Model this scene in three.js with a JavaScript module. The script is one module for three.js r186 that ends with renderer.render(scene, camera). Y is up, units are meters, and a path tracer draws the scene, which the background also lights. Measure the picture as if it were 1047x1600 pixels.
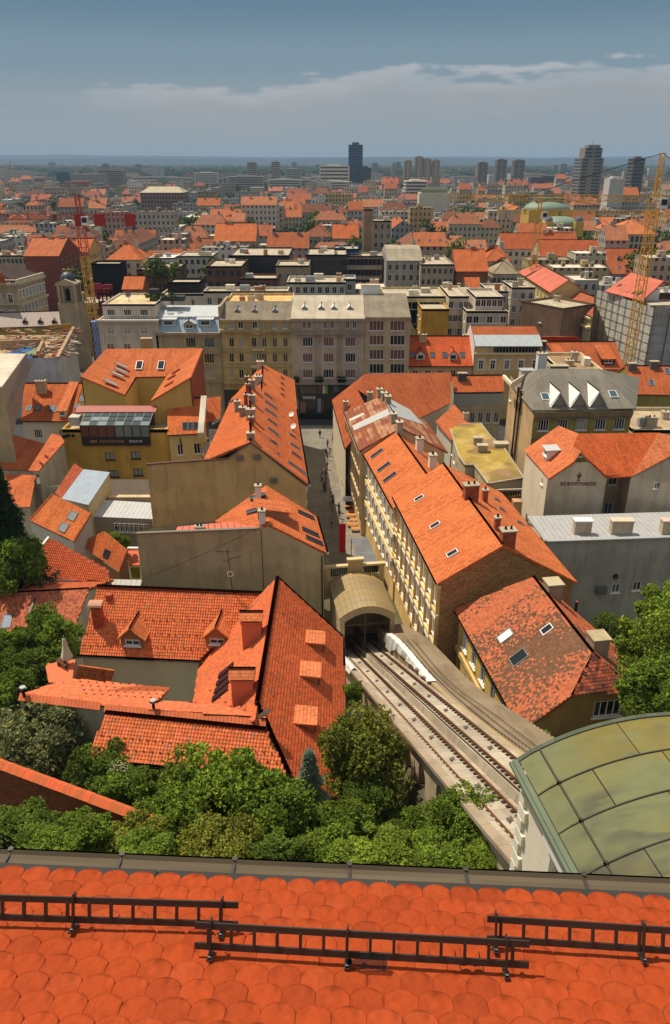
import * as THREE from 'three';
import { mergeGeometries } from 'three/addons/utils/BufferGeometryUtils.js';
import { FontLoader } from 'three/addons/loaders/FontLoader.js';
import { TextGeometry } from 'three/addons/geometries/TextGeometry.js';
import { MarchingCubes } from 'three/addons/objects/MarchingCubes.js';

// ---------------------------------------------------------------- camera, sky, sun, exposure
const scene = new THREE.Scene();
const F = 1180, PITCH = Math.atan(548 / F), EYE = 50;           // a lookout 50 m above the lower streets
const camera = new THREE.PerspectiveCamera(2 * Math.atan(800 / F) * 180 / Math.PI, 670 / 1024, 0.1, 40000);
camera.position.set(0, EYE, 0);
camera.rotation.set(-PITCH, 0, 0);
camera.updateMatrixWorld();
const renderer = new THREE.WebGLRenderer({ antialias: true });
renderer.setSize(670, 1024);
renderer.toneMapping = THREE.LinearToneMapping;
renderer.toneMappingExposure = 1.0;
renderer.shadowMap.enabled = true;
const SUN = new THREE.Vector3(-0.38, 0.86, -0.28).normalize();
const sun = new THREE.DirectionalLight(new THREE.Color(1, 0.88, 0.70), 4.9);
sun.position.copy(SUN).multiplyScalar(400).add(new THREE.Vector3(0, 0, -120));
sun.target.position.set(0, 0, -120);
sun.castShadow = true; sun.shadow.radius = 1;
sun.shadow.mapSize.set(4096, 4096);
Object.assign(sun.shadow.camera, { left: -250, right: 250, top: 250, bottom: -250, near: 1, far: 1200 });
scene.add(sun, sun.target);

// ---------------------------------------------------------------- random numbers and noise
function rng(s) { return () => { s |= 0; s = s + 0x6D2B79F5 | 0; let t = Math.imul(s ^ s >>> 15, 1 | s); t = t + Math.imul(t ^ t >>> 7, 61 | t) ^ t; return ((t ^ t >>> 14) >>> 0) / 4294967296; }; }
const R = rng(7);
const rr = (a, b, r = R) => a + (b - a) * r();
const pick = (a, r = R) => a[Math.floor(r() * a.length)];
const clamp = (x, a = 0, b = 1) => Math.min(b, Math.max(a, x));
const sst = (a, b, x) => { const t = clamp((x - a) / (b - a)); return t * t * (3 - 2 * t); };
const lerp = (a, b, t) => a + (b - a) * t;
function hash(x, y, s) { let h = Math.imul(x, 374761393) + Math.imul(y, 668265263) + Math.imul(s, 982451653) | 0; h = Math.imul(h ^ h >>> 13, 1274126177); return ((h ^ h >>> 16) >>> 0) / 4294967296; }
function vnoise(x, y, s, px, py) {                                // value noise that repeats after px, py cells
  const xi = Math.floor(x), yi = Math.floor(y), fx = x - xi, fy = y - yi, u = fx * fx * (3 - 2 * fx), v = fy * fy * (3 - 2 * fy);
  const m = (a, p) => ((a % p) + p) % p, X0 = m(xi, px), X1 = m(xi + 1, px), Y0 = m(yi, py), Y1 = m(yi + 1, py);
  return lerp(lerp(hash(X0, Y0, s), hash(X1, Y0, s), u), lerp(hash(X0, Y1, s), hash(X1, Y1, s), u), v);
}
function fbm(u, v, c, s, o = 4, cy = c) { let a = 0, w = .5, n = 0; for (let i = 0; i < o; i++) { a += w * vnoise(u * c, v * cy, s + i * 17, c, cy); n += w; w *= .5; c *= 2; cy *= 2; } return a / n; }

// the sky: dull blue with low cloud, made brighter overhead to add fill light
{
  const W = 4096, H = 2048, d = new Float32Array(W * H * 4);
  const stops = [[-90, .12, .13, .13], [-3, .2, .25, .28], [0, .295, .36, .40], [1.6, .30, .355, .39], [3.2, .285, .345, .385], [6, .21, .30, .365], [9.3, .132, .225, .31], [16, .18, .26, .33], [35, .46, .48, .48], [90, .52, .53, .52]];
  for (let j = 0; j < H; j++) {
    const e = ((j + .5) / H - .5) * 180;
    let k = 0; while (k < stops.length - 2 && e > stops[k + 1][0]) k++;
    const A = stops[k], B = stops[k + 1], t = sst(0, 1, clamp((e - A[0]) / (B[0] - A[0])));
    for (let i = 0; i < W; i++) {
      const o = (j * W + i) * 4; let r = lerp(A[1], B[1], t), g = lerp(A[2], B[2], t), b = lerp(A[3], B[3], t);
      if (e > -1 && e < 12) {
        const az = (i + .5) / W * 360 - 90, n = fbm(i / W, e / 360, 90, 3, 5, 720), n2 = fbm(i / W, e / 360, 24, 9, 4, 48), n3 = fbm(i / W, e / 360, 260, 31, 4, 900);
        const top = 4.3 + 1.1 * sst(-14, 10, az) + .25 * Math.sin(az * .45) + (n - .5) * 1.9 + (n3 - .5) * .8;
        const bank = sst(top + .14, top - .14, e) * sst(top - 4.2, top - .5, e) * sst(-22, -8, az + (n2 - .5) * 12) * (.45 + 1.1 * (n - .2));
        let c = clamp(bank, 0, 1) * .72;
        const wisp = clamp((fbm(i / W, e / 360, 70, 51, 5, 1400) - .6) * 4) * sst(3.6, 2.8, e) * sst(1, 1.7, e) * .45;
        c = Math.max(c, wisp);
        const ce = lerp(.40, .53, sst(top - 1.6, top - .1, e)); r = lerp(r, ce, c); g = lerp(g, ce * .985, c); b = lerp(b, ce, c);
      }
      d[o] = r; d[o + 1] = g; d[o + 2] = b; d[o + 3] = 1;
    }
  }
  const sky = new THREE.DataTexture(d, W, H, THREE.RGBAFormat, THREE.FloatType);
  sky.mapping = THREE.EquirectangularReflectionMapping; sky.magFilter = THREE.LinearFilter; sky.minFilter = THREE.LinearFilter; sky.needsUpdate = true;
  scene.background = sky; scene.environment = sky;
}
scene.fog = new THREE.FogExp2(new THREE.Color(.38, .55, .8), 0.0001);

// ---------------------------------------------------------------- sight lines: where a sight line from the lookout meets a level, a wall or a slope
const V = (x, y, z) => new THREE.Vector3(x, y, z);
const cp = Math.cos(PITCH), sp = Math.sin(PITCH);
const ray = (px, py) => { const X = (px - 523.5) / F, Y = -(py - 800) / F; return V(X, Y * cp - sp, -Y * sp - cp); };
const P = (px, py, y) => { const r = ray(px, py); return r.multiplyScalar((y - EYE) / r.y).add(V(0, EYE, 0)); };
const PD = (px, py, dist) => { const r = ray(px, py); return r.multiplyScalar(dist / -r.z).add(V(0, EYE, 0)); };
const PP = (px, py, f) => { const r = ray(px, py), o = V(0, EYE, 0); return r.multiplyScalar(f.n.dot(f.o.clone().sub(o)) / f.n.dot(r)).add(o); };
const UP = V(0, 1, 0);
const dv = (a, b) => b.clone().sub(a);
const mixv = (a, b, t) => a.clone().lerp(b, t);
const flat = v => V(v.x, 0, v.z).normalize();
const atY = (v, y) => V(v.x, y, v.z);

// ---------------------------------------------------------------- geometry collector
function newell(p) { const n = V(0, 0, 0); for (let i = 0; i < p.length; i++) { const a = p[i], b = p[(i + 1) % p.length]; n.x += (a.y - b.y) * (a.z + b.z); n.y += (a.z - b.z) * (a.x + b.x); n.z += (a.x - b.x) * (a.y + b.y); } return n.normalize(); }
function frameOf(pts, hint) {                                     // plane of a polygon: origin, normal, level axis u, slope axis v
  const n = newell(pts); if (hint ? n.dot(hint) < 0 : n.y < -1e-6) n.negate();
  let u = V(0, 1, 0).cross(n); if (u.lengthSq() < 1e-4) u = V(1, 0, 0); u.normalize();
  return { pts, n, o: pts[0].clone(), u, v: n.clone().cross(u) };
}
class G {
  constructor() { this.p = []; this.n = []; this.t = []; this.c = null; }
  tri(a, b, c, n, ta, tb, tc) { for (const [q, t] of [[a, ta], [b, tb], [c, tc]]) { this.p.push(q.x, q.y, q.z); this.n.push(n.x, n.y, n.z); this.t.push(t[0], t[1]); } return this; }
  poly(pts, hint, holes = []) {
    const f = frameOf(pts, hint), to = q => { const d = dv(f.o, q); return new THREE.Vector2(d.dot(f.u), d.dot(f.v)); };
    const ou = f.o.dot(f.u), ovv = f.o.dot(f.v), c = pts.map(to), hs = holes.map(h => h.map(to));
    const rev = THREE.ShapeUtils.isClockWise(c); if (rev) c.reverse();
    const all = rev ? pts.slice().reverse() : pts.slice();
    hs.forEach((h, i) => { const hp = holes[i].slice(); if (!THREE.ShapeUtils.isClockWise(h)) { h.reverse(); hp.reverse(); } all.push(...hp); });
    const c2 = [...c, ...hs.flat()];
    for (const [i, j, k] of THREE.ShapeUtils.triangulateShape(c, hs)) this.tri(all[i], all[j], all[k], f.n, [c2[i].x + ou, c2[i].y + ovv], [c2[j].x + ou, c2[j].y + ovv], [c2[k].x + ou, c2[k].y + ovv]);
    return this;
  }
  slab(pts, th, hint) {                                           // a plate: top face, underside and rims
    const f = frameOf(pts, hint), lo = pts.map(q => q.clone().addScaledVector(f.n, -th)), mid = pts.reduce((a, q) => a.add(q), V(0, 0, 0)).divideScalar(pts.length);
    this.poly(pts, f.n); this.poly(lo, f.n.clone().negate());
    pts.forEach((q, i) => { const j = (i + 1) % pts.length, m = mixv(q, pts[j], .5); this.poly([q, pts[j], lo[j], lo[i]], dv(mid, m)); });
    return this;
  }
  ob(o, x, y, z) {                                                // a box from a corner-centre and three half axes
    const q = (a, b, c) => o.clone().addScaledVector(x, a).addScaledVector(y, b).addScaledVector(z, c);
    const fc = (p, n) => this.poly(p, n);
    fc([q(1, -1, -1), q(1, 1, -1), q(1, 1, 1), q(1, -1, 1)], x); fc([q(-1, -1, -1), q(-1, 1, -1), q(-1, 1, 1), q(-1, -1, 1)], x.clone().negate());
    fc([q(-1, 1, -1), q(1, 1, -1), q(1, 1, 1), q(-1, 1, 1)], y); fc([q(-1, -1, -1), q(1, -1, -1), q(1, -1, 1), q(-1, -1, 1)], y.clone().negate());
    fc([q(-1, -1, 1), q(1, -1, 1), q(1, 1, 1), q(-1, 1, 1)], z); fc([q(-1, -1, -1), q(1, -1, -1), q(1, 1, -1), q(-1, 1, -1)], z.clone().negate());
    return this;
  }
  box(cx, cy, cz, w, h, l, u = V(1, 0, 0)) { const s = V(0, 1, 0).cross(u).normalize(); return this.ob(V(cx, cy, cz), u.clone().multiplyScalar(w / 2), V(0, h / 2, 0), s.multiplyScalar(l / 2)); }
  bar(a, b, w, h = w, up = UP) { const d = dv(a, b), L = d.length(); d.normalize(); let s = d.clone().cross(up); if (s.lengthSq() < 1e-5) s = d.clone().cross(V(1, 0, 0)); s.normalize(); const t = s.clone().cross(d); return this.ob(mixv(a, b, .5), d.multiplyScalar(L / 2), s.multiplyScalar(w / 2), t.multiplyScalar(h / 2)); }
  tube(a, b, r0, r1 = r0, k = 8) {
    const d = dv(a, b), L = d.length(); d.normalize(); let s = d.clone().cross(UP); if (s.lengthSq() < 1e-5) s = V(1, 0, 0); s.normalize(); const t = s.clone().cross(d);
    const ring = (c, r) => [...Array(k)].map((_, i) => c.clone().addScaledVector(s, r * Math.cos(i / k * 6.28319)).addScaledVector(t, r * Math.sin(i / k * 6.28319)));
    const A = ring(a, r0), B = ring(b, r1);
    for (let i = 0; i < k; i++) { const j = (i + 1) % k, na = dv(a, A[i]).normalize(), nb = dv(a, A[j]).normalize();
      this.quadN(A[i], A[j], B[j], B[i], na, nb, [i / k * 6.28 * r0, 0], [j ? j / k * 6.28 * r0 : 6.28 * r0, 0], L); }
    this.poly(A, d.clone().negate()); this.poly(B, d); return this;
  }
  quadN(a, b, c, d, na, nb, ta, tb, L) { const add = (q, n, t) => { this.p.push(q.x, q.y, q.z); this.n.push(n.x, n.y, n.z); this.t.push(...t); };
    add(a, na, ta); add(b, nb, tb); add(c, nb, [tb[0], L]); add(a, na, ta); add(c, nb, [tb[0], L]); add(d, na, [ta[0], L]); }
  add(geo, m) { const g = geo.index ? geo.toNonIndexed() : geo.clone(); if (m) g.applyMatrix4(m); this.p.push(...g.attributes.position.array); this.n.push(...g.attributes.normal.array); if (g.attributes.uv) this.t.push(...g.attributes.uv.array); else for (let i = 0; i < g.attributes.position.count; i++) this.t.push(0, 0); return this; }
  get empty() { return !this.p.length; }
  geo(base) {
    const g = new THREE.BufferGeometry(), p = new Float32Array(this.p);
    if (base) for (let i = 0; i < p.length; i += 3) { p[i] -= base.x; p[i + 1] -= base.y; p[i + 2] -= base.z; }
    g.setAttribute('position', new THREE.BufferAttribute(p, 3)); g.setAttribute('normal', new THREE.Float32BufferAttribute(this.n, 3)); g.setAttribute('uv', new THREE.Float32BufferAttribute(this.t, 2));
    if (this.c) g.setAttribute('color', new THREE.Float32BufferAttribute(this.c, 3));
    return g;
  }
  tint(r, g, b) { this.c ||= []; while (this.c.length < this.p.length) this.c.push(r, g, b); return this; }
}

// ---------------------------------------------------------------- things, parts, setting
const used = {};
const numbered = n => { const k = used[n] = (used[n] ?? -1) + 1; return k ? `${n}_${String(k).padStart(3, '0')}` : n; };
function tag(o, label, category, group) { o.userData.label = label; o.userData.category = category; if (group) o.userData.group = group; return o; }
function thing(name, label, category, base = V(0, 0, 0), group) {
  const o = new THREE.Group(); o.name = numbered(name); o.position.copy(base); scene.add(o); return tag(o, label, category, group);
}
const shade = m => { m.castShadow = true; m.receiveShadow = true; return m; };
function worldBase(o) { const b = V(0, 0, 0); for (let q = o; q; q = q.parent) b.add(q.position); return b; }
function part(t, name, g, mat, stuff) {                           // g holds world coordinates
  if (g.empty) return null;
  const m = shade(new THREE.Mesh(g.geo(worldBase(t)), mat)); m.name = name; t.add(m); if (stuff) m.userData.kind = 'stuff'; return m;
}
function solo(name, g, mat, label, category, group, base) {      // a thing that is one mesh
  const b = base || V(g.p[0], g.p[1], g.p[2]); const m = shade(new THREE.Mesh(g.geo(b), mat)); m.position.copy(b); m.name = numbered(name); scene.add(m); return tag(m, label, category, group);
}
function struct(name, g, mat) { const m = shade(new THREE.Mesh(g.geo ? g.geo() : g, mat)); m.name = numbered(name); m.userData.kind = 'structure'; scene.add(m); return m; }
function put(t, name, geo, mat, pos, basis) {                     // shared geometry at a world place, turned to the axes basis = [x, y, z]
  const m = shade(new THREE.Mesh(geo, mat)); m.name = name;
  if (basis) m.quaternion.setFromRotationMatrix(new THREE.Matrix4().makeBasis(...basis));
  m.position.copy(pos).sub(worldBase(t)); t.add(m); return m;
}

// ---------------------------------------------------------------- textures
function tex(W, H, f, srgb, mx, my) {                             // f(u, v) -> [r, g, b] linear-ish 0..1; one repeat covers mx by my metres
  const d = new Uint8Array(W * H * 4);
  for (let j = 0; j < H; j++) for (let i = 0; i < W; i++) { const c = f((i + .5) / W, (j + .5) / H), o = (j * W + i) * 4; for (let k = 0; k < 3; k++) { const x = clamp(Array.isArray(c) ? c[k] : c); d[o + k] = 255 * (srgb ? (x <= .0031308 ? 12.92 * x : 1.055 * x ** (1 / 2.4) - .055) : x); } d[o + 3] = 255; }
  const t = new THREE.DataTexture(d, W, H, THREE.RGBAFormat); t.wrapS = t.wrapT = THREE.RepeatWrapping; t.magFilter = THREE.LinearFilter; t.minFilter = THREE.LinearMipmapLinearFilter; t.generateMipmaps = true; t.anisotropy = 8;
  if (srgb) t.colorSpace = THREE.SRGBColorSpace; t.repeat.set(1 / mx, 1 / my); t.needsUpdate = true; return t;
}
const cellTile = (u, v, nx, ny) => {                              // beaver-tail tile under (u, v): height, id, distance from its tip
  const row = Math.floor(v * ny), fy = v * ny - row, off = row & 1 ? .5 : 0, cx = u * nx + off, col = Math.floor(cx), fx = cx - col;
  const lip = .34 * (1 - Math.sqrt(Math.max(0, 1 - (2 * fx - 1) ** 2 * .95)));   // rounded lower edge
  let r = row, c = col % nx, y = fy;
  if (fy < lip) { r = row - 1; const o2 = r & 1 ? .5 : 0; c = Math.floor(u * nx + o2) % nx; y = fy + 1; }
  return { h: 1 - y * .62, id: [c, ((r % ny) + ny) % ny], edge: fy < lip ? 1 : fy - lip, side: Math.min(fx, 1 - fx) };
};
const T = {};
T.tileB = tex(512, 512, (u, v) => cellTile(u, v, 16, 16).h, false, 3.2, 4.2);
T.tileC = tex(1024, 1024, (u, v) => { const t = cellTile(u, v, 32, 32), q = hash(t.id[0], t.id[1], 5), w = hash(t.id[0], t.id[1], 8); const n = fbm(u, v, 5, 2, 5), k = (.74 + .38 * q) * (.76 + .48 * n) * (t.edge < .14 ? .68 : 1) * (.8 + .4 * fbm(u, v, 14, 311, 3, 3)); return [k, k * (.93 + .14 * w), k * (.9 + .2 * w)].map(x => x * .92); }, true, 6.4, 8.4);
T.oldC = tex(1024, 1024, (u, v) => { const t = cellTile(u, v, 32, 32), q = hash(t.id[0], t.id[1], 5), w = hash(t.id[0], t.id[1], 8); const n = fbm(u, v, 4, 12, 6), m = sst(.5, .66, n + (q - .5) * .28), k = (.65 + .45 * q) * (t.edge < .12 ? .75 : 1); return [lerp(k, .2, m), lerp(k * (.95 + .2 * w), .62, m * .5), lerp(k, .9, m * .5)].map(x => x * .9); }, true, 6.4, 8.4);
T.plaster = tex(512, 512, (u, v) => { const n = fbm(u, v, 4, 21, 6), s = fbm(u, v, 24, 25, 3, 3), k = .8 + .18 * n + .1 * (s - .5) + .06 * (hash(u * 512 | 0, v * 512 | 0, 4) - .5); return [k, k * (.985 + .03 * n), k * (.96 + .06 * n)]; }, true, 9, 9);
T.grime = tex(512, 512, (u, v) => { const n = fbm(u, v, 3, 41, 6), s = fbm(u, v, 22, 45, 3, 3), st = sst(.52, .7, s) * sst(.35, .6, n), pt = sst(.56, .6, fbm(u, v, 4, 47, 3)), k = .62 + .46 * n - .14 * st + .1 * pt + .08 * (hash(u * 512 | 0, v * 512 | 0, 4) - .5); return [k, k * .97, k * .92]; }, true, 11, 11);
T.brick = tex(512, 512, (u, v) => { const row = Math.floor(v * 32), o = row & 1 ? .5 : 0, c = Math.floor(u * 16 + o) % 16, fx = (u * 16 + o) % 1, fy = v * 32 % 1, q = hash(c, row, 3), n = fbm(u, v, 5, 71, 5), m = fx < .06 || fy < .14 ? 1 : 0, k = (.55 + .6 * q) * (.7 + .6 * n); return m ? [.62, .58, .52] : [k, k * .9, k * .85]; }, true, 4, 2.6);
T.seam = tex(256, 256, (u, v) => { const f = Math.abs((u * 6) % 1 - .5); const n = fbm(u, v, 6, 91, 5), k = .82 + .22 * n + .05 * hash(Math.floor(u * 6), 1, 2); return f > .46 ? k * .72 : k; }, true, 3.6, 5);
T.seamB = tex(256, 64, (u) => Math.abs((u * 6) % 1 - .5) > .46 ? 1 : 0, false, 3.6, 5);
T.noise = tex(512, 512, (u, v) => { const n = fbm(u, v, 6, 101, 7); return .6 + .5 * n; }, true, 7, 7);
T.noiseB = tex(512, 512, (u, v) => fbm(u, v, 16, 105, 6), false, 3, 3);
T.pave = tex(512, 512, (u, v) => { const n = fbm(u, v, 4, 111, 6), r = Math.floor(v * 16), fx = (u * 10 + (r & 1 ? .5 : 0)) % 1, fy = v * 16 % 1, q = hash(Math.floor(u * 10 + (r & 1 ? .5 : 0)) % 10, r, 6), k = (.7 + .2 * q) * (.7 + .5 * n); return fx < .05 || fy < .07 ? k * .7 : k; }, true, 6, 6);
T.moss = tex(512, 512, (u, v) => { const n = fbm(u, v, 4, 121, 6), m = fbm(u, v, 9, 127, 5), a = sst(.4, .62, n), b = sst(.45, .7, m); return [lerp(.30, .46, a) * (.6 + .6 * m), lerp(.2, .33, a) * (.6 + .6 * m), lerp(.08, .12, b) * (.6 + .6 * m)]; }, true, 13, 13);
T.fac = tex(256, 256, (u, v) => { const fx = u * 4 % 1, fy = v * 4 % 1, inW = fx > .3 && fx < .7 && fy > .25 && fy < .78, fr = fx > .26 && fx < .74 && fy > .2 && fy < .83, q = hash(Math.floor(u * 4), Math.floor(v * 4), 9), n = fbm(u, v, 4, 131, 5), k = .85 + .25 * (n - .3); if (inW) return Math.abs(fx - .5) < .02 ? .6 : .06 + .16 * q * q; return fr ? k * 1.05 : fy < .05 ? k * .8 : k; }, true, 10.4, 13.2);

// ---------------------------------------------------------------- materials (real-world base colours, linear)
const mats = {};
function M(color, o = {}) {
  const key = JSON.stringify([color, o.key, o.rough, o.metal, o.map && o.map.uuid, o.bump && o.bump.uuid, o.bs, o.tr]); if (mats[key]) return mats[key];
  const m = new THREE.MeshPhysicalMaterial(); if ((o.rough ?? .9) >= .7) m.specularIntensity = .25;
  m.color.setRGB(...color); m.roughness = o.rough ?? .9; m.metalness = o.metal ?? 0;
  if (o.map) m.map = o.map; if (o.bump) { m.bumpMap = o.bump; m.bumpScale = o.bs ?? .02; }
  if (o.tr) { m.transmission = o.tr; m.thickness = 0; } m.side = THREE.DoubleSide; return mats[key] = m;
}
const tile = (c, old) => M([c[0], c[1] * 1.12, c[2]], { map: old ? T.oldC : T.tileC, bump: T.tileB, bs: .035, rough: .85 });
const TC = { a: [.62, .15, .055], b: [.56, .13, .048], c: [.48, .105, .04], d: [.38, .085, .038], e: [.66, .19, .085], f: [.30, .075, .04], pink: [.66, .18, .1], brown: [.2, .085, .05] };
const plaster = (c, g) => M([c[0] * 1.2, c[1] * 1.13, c[2] * 1.02].map(x => Math.min(x, .82)), { map: g ? T.grime : T.plaster, bump: T.noiseB, bs: .006, rough: .95 });
const sheet = c => M(c, { map: T.seam, bump: T.seamB, bs: .03, rough: .72 });
const C = {
  white: [.72, .70, .66], cream: [.62, .54, .38], yellow: [.56, .40, .13], ochre: [.50, .34, .10], beige: [.50, .41, .27], grey: [.36, .34, .30], lgrey: [.5, .49, .47], pinkgrey: [.40, .33, .30], dark: [.06, .05, .05], brown: [.13, .085, .055], concrete: [.42, .39, .34], olive: [.30, .26, .09], bluegrey: [.30, .35, .42], slate: [.19, .18, .165],
};
const frameW = M([.74, .72, .68], { rough: .6 }), frameD = M([.05, .045, .04], { rough: .5 }), frameB = M([.14, .06, .03], { rough: .6 });
const glassD = M([.012, .016, .02], { rough: .06, key: 'g' }), glassB = M([.05, .09, .13], { rough: .08, key: 'g' }), curtain = M([.36, .34, .31], { rough: .7 }), redC = M([.19, .085, .065], { rough: .8 });
const metalG = M([.35, .35, .35], { rough: .4, metal: .6 }), metalD = M([.055, .05, .045], { rough: .5, metal: .3 }), zinc = M([.42, .44, .45], { rough: .5, metal: .25 }), whiteM = M([.75, .74, .72], { rough: .6 });
// ---------------------------------------------------------------- windows, walls, roofs
const winGeos = {};
function winGeo(w, h, kind) {                                     // window in its own axes: x across, y up, z out of the wall; origin at the middle of the hole
  const k = [w.toFixed(2), h.toFixed(2), kind].join(); if (winGeos[k]) return winGeos[k];
  const f = new G(), g = new G(), D = .2;
  const bx = (x, y, z, a, b, c) => f.ob(V(x, y, z), V(a / 2, 0, 0), V(0, b / 2, 0), V(0, 0, c / 2));
  const t = .07;
  bx(-w / 2 + t / 2, 0, -D / 2, t, h, D * .8); bx(w / 2 - t / 2, 0, -D / 2, t, h, D * .8); bx(0, h / 2 - t / 2, -D / 2, w - 2 * t, t, D * .8); bx(0, -h / 2 + t / 2, -D / 2, w - 2 * t, t, D * .8);
  if (kind !== 'plain') bx(0, 0, -D * .6, .07, h - 2 * t, .07);
  if (kind === 'cross' || kind === 'trim') bx(0, h * .18, -D * .6 + .004, w - 2 * t, .07, .07);
  if (kind === 'triple') { bx(-w / 4, 0, -D * .6, .07, h - 2 * t, .066); bx(w / 4, 0, -D * .6, .07, h - 2 * t, .066); }
  bx(0, -h / 2 - .05, .05, w + .3, .1, .22);
  if (kind === 'trim') { bx(-w / 2 - .09, 0, .03, .18, h, .08); bx(w / 2 + .09, 0, .03, .18, h, .08); bx(0, h / 2 + .14, .1, w + .56, .26, .3); }
  const z = -D * .8; g.poly([V(-w / 2, -h / 2, z), V(w / 2, -h / 2, z), V(w / 2, h / 2, z), V(-w / 2, h / 2, z)], V(0, 0, 1));
  return winGeos[k] = [f.geo(), g.geo()];
}
const paneR = rng(99);
function addWindow(t, pos, out, w, h, o = {}) {
  const [f, g] = winGeo(w, h, o.kind || 'sash'), x = UP.clone().cross(out).normalize();
  const m = put(t, 'window', f, o.frame || frameW, pos, [x, UP, out]);
  const q = paneR(), pm = o.pane || (q < (o.cur ?? .25) ? curtain : q < .85 ? glassD : glassB);
  const p = shade(new THREE.Mesh(g, pm)); p.name = 'pane'; m.add(p); return m;
}
// wall from the chain of top points down to y = gr; wins = list of { s: metres from the first point, y: middle height, w, h, ... }
function addWall(t, g, chain, gr, out, wins = []) {
  const a = chain[0], b = chain[chain.length - 1], dir = flat(dv(a, b)), o = atY(a, 0);
  const at = (s, y) => o.clone().addScaledVector(dir, s).setY(y);
  const holes = wins.map(q => [at(q.s - q.w / 2, q.y - q.h / 2), at(q.s + q.w / 2, q.y - q.h / 2), at(q.s + q.w / 2, q.y + q.h / 2), at(q.s - q.w / 2, q.y + q.h / 2)]);
  g.poly([atY(a, gr), ...chain, atY(b, gr)], out, holes);
  for (const h of holes) for (let i = 0; i < 4; i++) { const j = (i + 1) % 4, d = out.clone().multiplyScalar(-.22); g.poly([h[i], h[j], h[j].clone().add(d), h[i].clone().add(d)]); }
  for (const q of wins) addWindow(t, at(q.s, q.y), out, q.w, q.h, q);
}
const grid = (L, n, ys, w, h, o = {}) => { const r = [], m = o.m ?? L / n / 2; for (const y of ys) for (let i = 0; i < n; i++) if (!(o.skip && o.skip(i, y))) r.push({ s: n > 1 ? m + (L - 2 * m) * i / (n - 1) : L / 2, y, w, h, ...o }); return r; };
const outOf = (a, b, c) => { const n = flat(dv(a, b)).cross(UP); if (n.dot(dv(c, mixv(a, b, .5))) < 0) n.negate(); return n; };

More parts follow.
